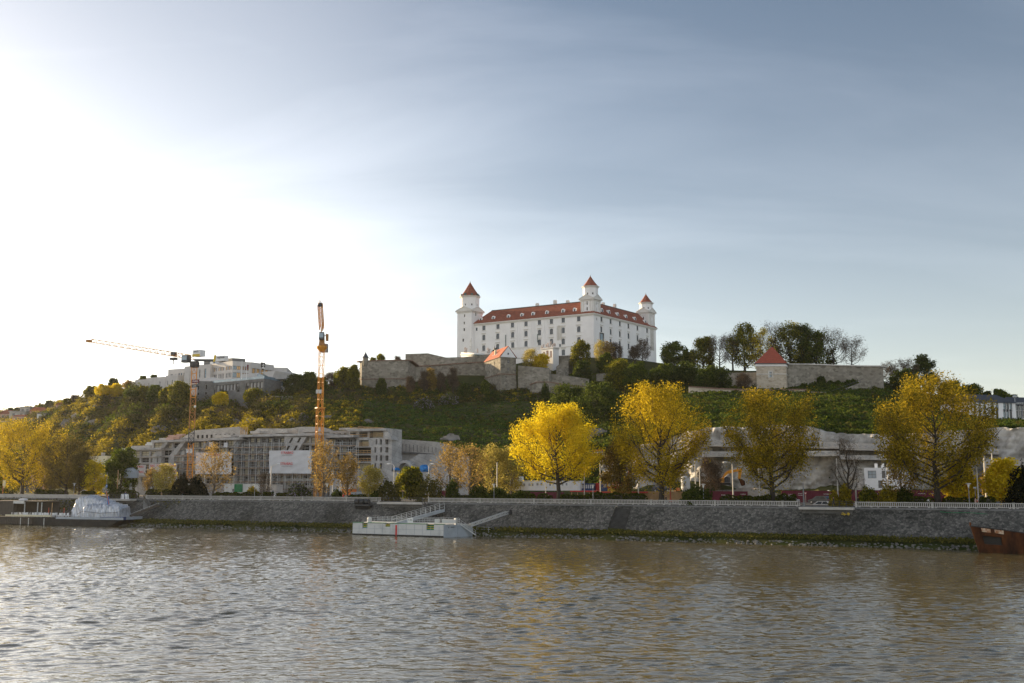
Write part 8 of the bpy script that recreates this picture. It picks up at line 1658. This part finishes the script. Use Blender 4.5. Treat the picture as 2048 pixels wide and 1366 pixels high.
def tree(px, where, top, half, kind, label, group=None, loc=None, dens=1.0, multi=1, lean=0, name=None):
 _n[0] += 1; seed = _n[0]*7 + 3; rg = random.Random(seed); r2 = np.random.default_rng(seed)
 if where < 200: p = att(px, 992, where); p.z = PROM
 else: p = gpt(px, where)
 zt = at(px, top, p.y).z; H = max(2, zt - p.z); Rw = hgt(p, half*(1.35 if where > 200 and 1390 < px < 1720 else 1.1 if where > 200 and px > 1100 else 1)); lk, lo, nl, ns, nlf, ls, cs, vz, bk_ = KIND[kind]
 big = where in (14,) and half > 60; mb, tips = skeleton(H, Rw, lo, rg, nl, ns, lean=lean, multi=multi, pk=1.2 if kind.startswith('poplar') else .9, fill=0 if lk == 'twig' else .8 if kind.startswith('pop') else .5 if big else .9); rt = root(name or ('bare_tree' if lk == 'twig' else 'tree'), p, label, 'tree', group)
 trk = mb.build('trunk', M[bk_], rt, local=True)
 T = np.array([tuple(t) for t in tips]); keep = r2.random(len(T)) < .93; hd = r2.normal(size=(9, 3)); hd /= np.linalg.norm(hd, axis=1)[:, None]; hc = hd*np.array([Rw, Rw, H*.36])*.78 + np.array([0, 0, H*.56]); keep &= ~np.any(np.linalg.norm((T[:, None, :] - hc[None])/np.array([1, 1, 1.25]), axis=2) < Rw*r2.uniform(.16, .27, 9)[None], axis=1); T = T[keep]; n = max(3, int(nlf*dens)); w_ = r2.uniform(.15, 1.75, len(T)); P = np.repeat(T, np.maximum(1, (n*w_).astype(int)), axis=0); sd = cs*Rw*1.0 + .18
 P = P + r2.normal(0, 1, P.shape)*np.array([sd, sd, sd*vz]); P[:, 2] = np.maximum(P[:, 2], H*.07)
 kz, kr = H/max(1e-3, np.percentile(P[:, 2], 99.6)), Rw/max(1e-3, np.percentile(np.abs(P[:, 0]), 98.8)); P = P*np.array([kr, kr, kz]); me_ = trk.data; co = np.empty(len(me_.vertices)*3, np.float32); me_.vertices.foreach_get('co', co); co = co.reshape(-1, 3); f_ = np.clip(co[:, 2:3]/(H*.2), 0, 1); co[:, :2] *= 1 + (kr - 1)*f_; co[:, 2] *= kz; me_.vertices.foreach_set('co', co.ravel()); me_.update()
 P = P[np.hypot(P[:, 0]/1.06, P[:, 1]/1.06) < Rw]; P = P[P[:, 2] < H*1.01]
 V, F = leafquads(P, ls*(1.0 if lk != 'twig' else 1.5), r2, 0, .62 if lk != 'twig' else .07); link('crown', np_mesh('crown', V, F, LF[lk]), rt, local=True); return rt
G1 = 'big trees along the promenade'
tree(1117, 14, 806, 92, 'gold', 'brightest yellow round-crowned big tree, left of the other golden trees', G1, lean=-.25)
tree(1322, 14, 764, 94, 'poplargold', 'golden big tree with amber top between the red container and the silo', G1)
tree(1547, 14, 776, 92, 'poplar', 'olive gold big tree below the red-roofed square tower', G1)
tree(1876, 14, 746, 108, 'poplar', 'largest amber big tree, at the right in front of the white house', G1, dens=1.15)
tree(43, 14, 838, 74, 'poplargold', 'golden big tree at the left edge above the moored barge', G1, dens=.75)
tree(134, 15, 868, 52, 'oldleft', 'brownish sparse big tree with a dark leaning trunk, right of the leftmost golden tree', G1, dens=.8, lean=-.3)
G2 = 'smaller street trees'
for a in ((157, 16, 905, 28, 'oldleft', 'olive brown small tree before the pale yellow house'), (186, 18, 920, 24, 'yellow', 'small yellow green tree right of the olive brown one, by the pale yellow house'), (240, 37, 896, 32, 'green', 'dense green tree at the left end of the grey building shell'), (100, 30, 900, 30, 'oldleft', 'dim olive tree between the two left big trees'), (15, 40, 900, 34, 'olive', 'dim olive tree behind the leftmost golden tree'), (331, 15, 927, 25, 'pale', 'pale yellow young tree in front of the sheet with three word lines'), (427, 15, 884, 38, 'bronze', 'bronze young tree in front of the plain white sheet'), (305, 30, 935, 20, 'bronze', 'thin bronze tree beside the narrow white sheet'), (528, 14, 944, 15, 'sparse', 'small bare tree left of the drooping lamp'),
  (645, 15, 880, 29, 'bronze', 'amber young tree right of the large white sheet'), (694, 16, 905, 22, 'bronze', 'narrow bronze young tree before the scaffold beside the open loggias'), (741, 14, 930, 25, 'pale', 'pale golden young tree in front of the gravel heap'), (821, 26, 934, 28, 'olive', 'green bushy tree before the blue tarpaulins'), (899, 24, 884, 36, 'bronze', 'bronze tree right of the blue tarpaulins'), (940, 15, 886, 38, 'bronze', 'second bronze tree right of the tarpaulins, with a pale trunk'), (985, 40, 886, 30, 'pale', 'pale yellow tree left of the brightest yellow tree'), (1022, 42, 890, 26, 'pale', 'pale yellow tree partly behind the brightest yellow tree'), (1240, 22, 880, 40, 'oldleft', 'dim olive low tree between the two golden trees'), (1698, 15, 872, 32, 'sparse', 'nearly bare tree between the two masts at the right landing'), (1803, 15, 890, 36, 'bronze', 'bronze young tree left of the largest amber tree'), (1922, 17, 926, 36, 'yellow', 'small bright yellow tree right of the largest amber trunk'),
  (1422, 50, 915, 26, 'bare', 'bare bush-like tree left of the excavator')): tree(*a[:6], G2)
tree(2014, 17, 916, 44, 'yellow', 'yellow multi-stemmed small tree at the right edge', G2, multi=4); tree(1985, 34, 935, 18, 'hillbronze', 'rust brown small tree behind the thickest pale mast', G2)
G3 = 'trees round the castle hill'
for a in ((1161, 752, 681, 18, 'olive', 'dark green rounded tree against the castle corner'), (1203, 728, 680, 14, 'pale', 'yellow tree against the east wall of the castle'), (1218, 730, 683, 14, 'hillbronze', 'bronze tree against the east wall of the castle'), (1232, 730, 684, 13, 'bare', 'bare tree right of the bronze one against the castle wall'), (1285, 729, 677, 16, 'bare', 'tallest bare tree before the right end of the castle'), (1268, 729, 692, 11, 'bare', 'smaller bare tree before the right end of the castle'), (1212, 748, 706, 17, 'green', 'green tree under the yellow and bronze ones by the castle'), (1348, 733, 682, 25, 'green', 'green open-crowned tree just right of the castle'), (1375, 737, 705, 14, 'green', 'small green tree right of the open-crowned one'), (1406, 741, 673, 19, 'olive', 'yellow green tree left of the bare park trees'), (1440, 742, 669, 20, 'bare', 'left bare tree of the park above the dark rubble wall'), (1466, 742, 666, 20, 'bare', 'second bare tree of the park above the dark rubble wall'), (1490, 742, 646, 26, 'olive', 'tall yellow green tree left of the red pyramid roof'), (1523, 742, 656, 24, 'yellow', 'yellow park tree just above the red pyramid roof'), (1553, 742, 642, 26, 'bare', 'bare treetop behind the red pyramid roof'), (1580, 741, 645, 30, 'olive', 'olive park tree right of the red pyramid roof'), (1608, 741, 648, 27, 'dark', 'dark green park tree, tallest behind the pale bastion wall'), (1634, 741, 662, 28, 'green', 'green park tree behind the middle of the pale bastion wall'), (1667, 741, 653, 30, 'bare', 'large half-bare park tree behind the pale bastion wall'), (1704, 741, 671, 22, 'bare', 'rightmost bare park tree behind the pale bastion wall'),
  (1164, 775, 722, 16, 'dark', 'dark narrow tree below the castle corner'), (1240, 782, 719, 28, 'olive', 'broad olive tree on the slope below the castle'), (1273, 785, 724, 24, 'green', 'fresh green tree on the slope right of the broad olive one'), (1330, 775, 728, 26, 'green', 'green tree on the slope below the right end of the castle'), (1372, 775, 724, 28, 'dark', 'dark green tree by the pale concrete ledge'), (1427, 780, 732, 26, 'dark', 'dark green bushy tree before the dark rubble wall'), (1488, 785, 745, 12, 'bare', 'thin bare tree against the dark rubble wall left of the red-roofed tower'), (1195, 850, 765, 46, 'dark', 'large dark tree on the slope between the two golden crowns'), (1140, 830, 768, 36, 'dark', 'dusky tree on the slope above the brightest yellow tree'), (1290, 830, 785, 26, 'dark', 'dark tree on the slope behind the second golden tree'), (1783, 781, 723, 19, 'bare', 'bare tree at the right end of the pale bastion wall'), (1816, 786, 716, 23, 'bare', 'bare tree farther right of the pale bastion wall'), (1847, 789, 709, 26, 'dark', 'dark green tree on the skyline above the largest amber tree'), (1810, 790, 738, 24, 'dark', 'low dark tree under the bare skyline trees at the right'), (1905, 812, 762, 22, 'green', 'green skyline tree behind the largest amber tree'), (1945, 822, 768, 20, 'green', 'green skyline tree just left of the white house'), (2003, 836, 778, 17, 'green', 'green tree behind the slate roof of the white house'), (1975, 832, 783, 14, 'dark', 'dark small tree left of the slate roof'), (2030, 838, 790, 10, 'green', 'small green tree at the right end of the slate roof'),
  (1061, 745, 697, 17, 'pale', 'pale yellow shrub tree left of the white gate pavilion'), (1083, 745, 708, 17, 'yellow', 'bright yellow shrub tree before the white gate pavilion'), (760, 745, 709, 13, 'olive', 'small olive tree on top of the long bastion wall'), (745, 745, 716, 10, 'olive', 'low olive shrub tree beside the watch turret'), (795, 745, 712, 10, 'bare', 'bare shrub tree on the long bastion wall'), (848, 789, 742, 12, 'bare', 'left brown bare tree at the foot of the bastion wall'), (861, 788, 736, 12, 'hillbronze', 'bronze thin tree at the foot of the bastion wall'), (882, 789, 743, 10, 'bare', 'slim bare tree at the foot of the bastion wall'), (906, 789, 734, 12, 'bare', 'taller bare tree at the foot of the bastion wall'), (970, 793, 762, 8, 'green', 'small fresh green tree at the foot of the gabled house'), (820, 792, 752, 10, 'bare', 'small bare tree below the bend of the bastion wall'), (762, 792, 757, 10, 'dark', 'ivy dark tree at the left foot of the bastion wall'), (590, 790, 748, 24, 'dark', 'dark green tree right of the pale office building'), (618, 785, 744, 17, 'green', 'green tree behind the second crane mast'), (662, 778, 744, 16, 'bare', 'bare tree between the second crane and the bastion wall'), (686, 780, 734, 18, 'olive', 'olive tree left of the bastion wall corner'), (706, 782, 730, 13, 'olive', 'narrow olive tree touching the bastion wall corner'), (640, 785, 755, 14, 'green', 'small green tree at the second crane mast'),
  (515, 815, 775, 27, 'olive', 'dense green tree before the lower block of the office building'), (440, 816, 784, 15, 'yellow', 'yellow green tree right of the left crane mast'), (463, 799, 780, 10, 'dark', 'round clipped dark tree before the office building'), (447, 801, 782, 8, 'dark', 'smaller round dark tree before the office building'), (358, 812, 763, 21, 'olive', 'green tree left of the left crane mast'), (333, 812, 774, 15, 'olive', 'olive tree before the stepped bays of the office building'), (308, 810, 770, 15, 'green', 'green tree before the left bays of the office building'), (285, 808, 772, 14, 'olive', 'small olive tree at the left end bays'), (262, 800, 778, 13, 'green', 'green tree at the very left bay'), (232, 795, 767, 13, 'yellow', 'round yellow tree above the low grey garden wall'), (206, 793, 768, 16, 'yellow', 'broad yellow tree left of the round yellow one'), (183, 795, 772, 15, 'olive', 'green tree at the top of the ridge on the left'), (226, 786, 757, 10, 'dark', 'dark treetop behind the round yellow tree'), (258, 786, 760, 13, 'hillbronze', 'bronze tree behind the left end of the office building'), (284, 784, 752, 9, 'dark', 'dark treetop above the left bays'), (306, 786, 750, 7, 'dark', 'tiny dark treetop above the stepped bays'), (150, 808, 790, 9, 'bare', 'small bare skyline tree on the left ridge'), (134, 812, 797, 8, 'olive', 'small olive skyline tree on the left ridge'), (98, 815, 801, 7, 'dark', 'small dark conifer on the far left skyline'), (84, 820, 809, 8, 'olive', 'low olive skyline tree among the far houses'), (34, 824, 815, 5, 'dark', 'tiny dark conifer above the far houses'), (20, 826, 816, 5, 'dark', 'tiny dark conifer at the far left skyline')): tree(*a[:6], G3)
def bush(px, t, ytop, half, leaf, label, ybot=999, name='shrub', depth=1.0, size=.34, n=2600, cone=0, flower=None, grp='shrubs along the promenade'):
 _n[0] += 1; r2 = np.random.default_rng(_n[0]); p = att(px, 990, t) if t < 200 else gpt(px, t); p.z = PROM if t < 200 else p.z; W_ = hgt(p, half); H = max(.8, at(px, ytop, p.y).z - p.z); rt = root(name, p, label, name.replace('_', ' '), grp); d = r2.normal(size=(n, 3)); d /= np.linalg.norm(d, axis=1)[:, None]; d[:, 2] = np.abs(d[:, 2]); rad = r2.uniform(.55, 1, n)**.5; az = np.arctan2(d[:, 1], d[:, 0]); lump = 1 + .13*np.sin(az*3 + _n[0]) + .11*np.sin(az*7 + d[:, 2]*6) + .08*np.sin(d[:, 2]*11 + az*2)
 P = d*(rad*lump)[:, None]*np.array([W_, W_*depth, H]); P[:, :2] *= (1 - cone*P[:, 2:3]/H); P = P + r2.normal(0, .08, P.shape); P[:, 2] = np.maximum(P[:, 2], .05); c, s = math.cos(BANG), math.sin(BANG); P = np.stack([P[:, 0]*c - P[:, 1]*s, P[:, 0]*s + P[:, 1]*c, P[:, 2]], 1); V, F = leafquads(P, size, r2); link('foliage', np_mesh('foliage', V, F, LF[leaf]), rt, local=True)
 mb = MB(); [mb.tube([(0, 0, -.1), (x*W_*.4, y*W_*.4, H*.75)], [.06, .02], 5) for x, y in ((-.8, .2), (.7, -.3), (.1, .6), (0, 0))]; mb.build('stems', M['bark'], rt, local=True)
 if flower: k = r2.random(n) < .35; V, F = leafquads(P[k]*1.03, size, r2); link('blossom', np_mesh('blossom', V, F, LF[flower]), rt, local=True)
bush(364, 13, 953, 24, 'yew', 'dark evergreen yew mass at the left crane foot, left part', n=7000, cone=.35, name='yew'); bush(392, 13, 956, 24, 'yew', 'dark evergreen yew mass right of the hat-shaped lamp', n=7000, cone=.35, name='yew'); bush(597, 13, 970, 24, 'dark', 'rounded bush with pale lilac blossom below the large white sheet', flower='lilac', n=4200, grp=None); bush(776, 14, 962, 22, 'scrub', 'greyish green shrub left of the green bushy tree', n=3000); bush(858, 14, 956, 26, 'scrub', 'olive shrub left of the white shell shelter', n=3200); bush(905, 14, 962, 14, 'dark', 'dark shrub below the first bronze tree', n=2200); bush(957, 15, 970, 18, 'dark', 'dark shrub left of the white office cabins', n=2200); bush(505, 14, 974, 12, 'scrubyel', 'small yellow green shrub at the hat-shaped lamp by the long cabin row', n=1500); bush(750, 13, 983, 12, 'dark', 'low dark shrub left of the three drums', n=1500); bush(675, 14, 980, 13, 'dark', 'low dark green shrub at the two sunlit masts', n=1500); bush(1690, 13.5, 972, 12, 'scrubyel', 'yellow green shrub right of the tall mast at the dark car', n=1500); bush(1735, 13.5, 976, 20, 'olive2', 'olive gold shrub under the white cube house', n=2200); bush(1775, 13.5, 975, 18, 'scrubyel', 'yellow leafed shrub left of the bronze young tree', n=2400); bush(1808, 14, 977, 20, 'hedge', 'brownish green shrub below the bronze young tree', n=2400); bush(1668, 13, 984, 9, 'scrubyel', 'round clipped yellow green shrub beside the person in black', n=1500); bush(2047, 14, 940, 34, 'yew', 'near-black evergreen at the right edge', n=8000, cone=.3, name='yew'); bush(1392, 13, 977, 32, 'dark', 'spreading dark low shrub below the silo', n=3800, size=.4); bush(1045, 14, 984, 26, 'dark', 'dark low shrub below the left end of the white office cabins', n=2600); bush(995, 14, 978, 22, 'dark', 'dark shrub at the hat-shaped lamp left of the cabins', n=2400)
for k, (px, py, top, half, leaf, fl, lab) in enumerate(((850, 818, 797, 19, 'dark', 'lilac', 'left lilac bush in bloom on the green slope'), (898, 810, 787, 20, 'dark', 'lilac', 'larger lilac bush in bloom on the green slope, below the bastion wall'), (606, 842, 828, 9, 'dark', 'lilac', 'small lilac bush left of the second crane mast'), (1423, 735, 728, 6, 'twig', 'lilac', 'pale small bush on the park lawn right of the castle'), (1642, 768, 752, 9, 'dark', None, 'dark clipped round bush before the pale bastion wall'), (1660, 770, 762, 6, 'dark', None, 'low dark bush right of the clipped round bush'), (1676, 770, 762, 5, 'dark', None, 'second low dark bush right of the clipped round bush'), (1705, 772, 760, 15, 'dark', None, 'long low dark bush at the top of the stone steps'), (1128, 788, 768, 9, 'dark', None, 'dark bush at the foot of the stepped grey wall'), (1090, 800, 768, 8, 'dark', None, 'dark upright bush before the buttressed wall'), (930, 795, 768, 16, 'dark', None, 'dark bush left of the gabled house foot'), (985, 805, 782, 16, 'dark', None, 'dark bush under the gabled house'))): bush(px, py, top, half, leaf, lab, n=1500, size=.5, flower=fl, grp='bushes on the castle hill')
def hedge(px0, px1, ytop, t, label, leaf='hedge'):
 _n[0] += 1; r2 = np.random.default_rng(_n[0]); s0, s1 = sof(px0, t), sof(px1, t); L_ = s1 - s0; p = bk((s0 + s1)/2, t, PROM); H = max(.6, att((px0 + px1)/2, ytop, t).z - PROM); D = 1.2; rt = root('hedge', p, label, 'hedge', 'clipped hedges along the promenade', BANG); n = int(L_*150 + 300); u, v, q = r2.uniform(-1, 1, n), r2.uniform(-1, 1, n), r2.random(n); x = np.where(q < .08, np.sign(u), u); y = np.where((q >= .08) & (q < .55), -1.0, np.where(q < .62, 1.0, v)); z = np.where(q > .62, 1.0, r2.random(n)); b = 1 + .07*np.sin(x*L_*1.1 + _n[0]) + .05*np.sin(x*L_*2.7); z = z*(1 - .22*np.abs(x)**6 - .12*np.abs(y)**4)*b
 P = np.stack([x*L_/2, y*D/2, z*H], 1) + r2.normal(0, .07, (n, 3)); P[:, 2] = np.maximum(P[:, 2], .03); V, F = leafquads(P, .30, r2, .3); link('foliage', np_mesh('foliage', V, F, LF[leaf]), rt, local=True); mb = MB(); mb.box((0, 0, H*.42), (L_*.94, D*.8, H*.84), 0, 0, .9); mb.build('dark_core', M['wood_dark'], rt, local=True)  # solid dark core put inside so the hedge is not see-through
for px0, px1, y, t, lab in ((-60, 30, 981, 15, 'hedge at the left edge under the golden big tree'), (72, 92, 980, 15, 'short hedge left of the brownish big tree'), (93, 132, 981, 15, 'hedge in front of the brownish big tree'), (165, 190, 983, 15, 'low hedge below the small yellow green tree'), (218, 274, 981, 14, 'hedge before the white cabin at the left landing'), (293, 343, 980, 14, 'rounded hedge between the left landing and the pale young tree'), (428, 482, 986, 13, 'low hedge right of the yew mass'), (483, 520, 985, 13, 'low hedge before the green cabin'), (528, 546, 985, 13, 'short hedge at the drooping lamp'), (554, 578, 987, 13, 'short low hedge left of the blossoming bush'), (700, 735, 990, 13, 'very low hedge before the trailer bed'), (1017, 1072, 990, 13, 'low hedge below the white office cabins'), (1076, 1102, 989, 13, 'short low hedge left of the first golden trunk'), (1122, 1128, 990, 13, 'tiny hedge stub right of the first golden trunk'), (1132, 1156, 990, 13, 'short hedge below the shorter white cabin'), (1159, 1180, 990.5, 13, 'short hedge below the dark blue cabins'), (1178, 1205, 985.5, 14, 'taller hedge at the hat-shaped lamp right of the blue cabins'), (1207, 1248, 987, 13, 'hedge below the red container'), (1250, 1292, 988, 13, 'hedge right of the red container'), (1440, 1488, 992, 13, 'hedge left of the arm lamp before the excavator'), (1489, 1505, 992, 13, 'short hedge at the lettered hoarding end'), (1506, 1520, 993, 13, 'short hedge left of the third golden trunk'), (1520, 1542, 991, 13, 'hedge touching the left of the third golden trunk'), (1552, 1578, 990, 13, 'hedge touching the right of the third golden trunk'), (1579, 1592, 991.5, 13, 'round hedge end left of the right landing'), (1815, 1868, 995, 13, 'low hedge left of the largest amber trunk'), (1884, 1936, 996, 13, 'low hedge right of the largest amber trunk'), (1940, 1952, 995, 13, 'short hedge at the right hat-shaped lamp'), (1958, 1990, 995, 13, 'low hedge before the blue grey van')): hedge(px0, px1, y, t, lab)
# ---------------------------------------------------------------- hillside growth
def growth():
 r2 = np.random.default_rng(11); pxs = np.arange(-160, 2300, 6.0); cols = []
 for px in pxs:
  K = _column(px); Y = np.concatenate([np.linspace(K[i][0], K[i + 1][0], 16) for i in range(4)]); py = np.concatenate([np.linspace(K[i][1], K[i + 1][1], 16) for i in range(4)]); zz = CAMZ + Y*np.array([(lambda d: d.z/d.y)(ray(px, q)) for q in py]); k = np.repeat(np.arange(4), 16); cols.append((Y, py, zz, k))
 Y = np.array([c[0] for c in cols]); PY = np.array([c[1] for c in cols]); Z = np.array([c[2] for c in cols]); KK = np.array([c[3] for c in cols])
 seg = np.hypot(np.diff(Y, axis=1), np.diff(Z, axis=1))*((pxs[1] - pxs[0])/FPX*Y[:, :-1]); seg = np.where(KK[:, :-1] == 3, seg*.5, seg)*np.where(Y[:, :-1] > 520, .35, 1); pr = (seg/seg.sum()).ravel(); N_ = 36000
 idx = r2.choice(len(pr), N_, p=pr); ci, si = np.unravel_index(idx, seg.shape); f = r2.random(N_); g = lambda A: A[ci, si]*(1 - f) + A[ci, si + 1]*f; px = pxs[ci] + r2.uniform(-3, 3, N_); y, py, z, k = g(Y), g(PY), g(Z), KK[ci, si]; x = (px - 1024)/FPX*y; z = z + tnoise(x, y, px, k + 1)
 nz = fbm(x, y + z, .045, 3, 21); n2 = fbm(x, y, .2, 2, 22); u = r2.random(N_)
 typ = np.full(N_, -1); rad = np.full(N_, 1.3)
 L_ = px < 610
 typ = np.where(L_, np.where(nz + (u - .5)*1.5 > .32, 2, np.where(u < .2, 3, np.where(u < .68, 1, np.where(u < .86, 4, 5)))), typ); rad = np.where(L_, r2.uniform(.9, 2.3, N_)*np.where(r2.random(N_) < .2, r2.uniform(1.5, 2.3, N_), .9), rad)
 mid = (px >= 610) & (px < 1090); up = mid & (py < 806); typ = np.where(mid, np.where(u < .80, 0, np.where(u < .92, 4, 1)), typ); rad = np.where(mid, r2.uniform(.7, 1.5, N_), rad)
 typ = np.where(up, np.where(u < .25, 3, np.where(u < .6, 1, np.where(u < .9, 5, 2))), typ); rad = np.where(up, r2.uniform(.8, 2.0, N_), rad)
 lf = mid & (px < 720) & ~up; typ = np.where(lf, np.where(u < .4, 1, np.where(u < .75, 4, 2)), typ); rad = np.where(lf, r2.uniform(1.0, 2.2, N_), rad)
 rt = px >= 1090; typ = np.where(rt, np.where(u < .35, 5, np.where(u < .65, 4, np.where(u < .85, 1, 0))), typ); rad = np.where(rt, r2.uniform(.9, 2.2, N_), rad)
 lawn = (px > 1240) & (py < 768) & (px < 1780); typ = np.where(lawn, np.where(u < .85, 0, 5), typ); rad = np.where(lawn, .5, rad)
 low = (px > 1400) & ~lawn; typ = np.where(low, np.where(u < .22, 4, np.where(u < .5, 0, np.where(u < .9, 5, 1))), typ); rad = np.where(low, r2.uniform(.6, 1.9, N_), rad)
 skip = ((px > 1380) & (k == 0) & (si < 14)) | ((k == 0) & (u < .1)) | (n2 > 1.3) | ((px > 1085) & (px < 1330) & (py < 745)) | ((px > 700) & (px < 1110) & (py < 770)) | ((px > 1500) & (px < 1780) & (py < 752)); ok = ~skip & (typ >= 0)
 names = [('hillside_grass', 'grass', 'rough green grass and herbs on the open middle slope', .62, .6), ('hillside_scrub', 'scrub', 'olive brown scrub covering the castle hill', .72, .8), ('yellow_scrub', 'scrubyel', 'sunlit yellow green bushes on the left slope', .66, .85), ('bare_brush', 'twig', 'leafless brown brushwood on the slopes', 1.1, .9), ('green_scrub', 'green', 'fresh green undergrowth on the slopes', .7, .75), ('dark_scrub', 'dark', 'dark ivy and evergreen undergrowth on the slopes', .7, .85)]
 for t, (nm, leaf, lab, sz, hh) in enumerate(names):
  s = np.where(ok & (typ == t))[0]; r_ = rad[s]; cnt = (18*r_**1.5 + 8).astype(int); c = np.repeat(np.stack([x[s], y[s], z[s]], 1), cnt, axis=0); rr = np.repeat(r_, cnt); d = r2.normal(size=(len(c), 3)); d /= np.linalg.norm(d, axis=1)[:, None]; d[:, 2] = np.abs(d[:, 2]); P = c + d*(rr*r2.uniform(.5, 1.05, len(c)))[:, None]*np.array([1, 1, hh]) + np.array([0, 0, -.1])
  V, F = leafquads(P, sz, r2, .2, .65 if leaf != 'twig' else .07); o = link(nm, np_mesh(nm, V, F, LF[leaf])); tag(o, lab, 'undergrowth', kind='stuff')
 for k, (qx, qy, r_) in enumerate(((160, 832, 5), (142, 846, 5), (128, 855, 4), (190, 850, 4), (350, 850, 5), (318, 862, 3.5), (503, 848, 5), (470, 850, 4), (585, 850, 5), (560, 838, 4), (655, 838, 3), (735, 845, 2.5), (900, 880, 4), (1165, 883, 5), (1190, 872, 6))):
  p = gpt(qx, qy); mb = MB(); r_ *= .62; mb.blob(p - Vector((0, 0, r_*.25)), (r_*1.3, r_*.8, r_*.8), k + 40, 12, 8, .28); o = mb.build('rock_outcrop', M['rockdark']); o['kind'] = 'structure'
growth()
# ---------------------------------------------------------------- the air between: one closed box of thin haze
def haze():
 m = bpy.data.materials.new('haze_air'); m.use_nodes = True; N = m.node_tree.nodes; L = m.node_tree.links
 for n in list(N): N.remove(n)
 out = N.new('ShaderNodeOutputMaterial'); v = N.new('ShaderNodeVolumePrincipled'); v.inputs['Color'].default_value = (.93, .94, .97, 1); v.inputs['Density'].default_value = .000032; v.inputs['Anisotropy'].default_value = .55; L.new(v.outputs[0], out.inputs['Volume'])
 mb = MB(); mb.box((0, 600, 70), (3000, 1800, 160)); o = mb.build('haze', m); o['kind'] = 'stuff'; o['label'] = 'thin warm evening haze over the river and hill'; o['category'] = 'haze'
haze()
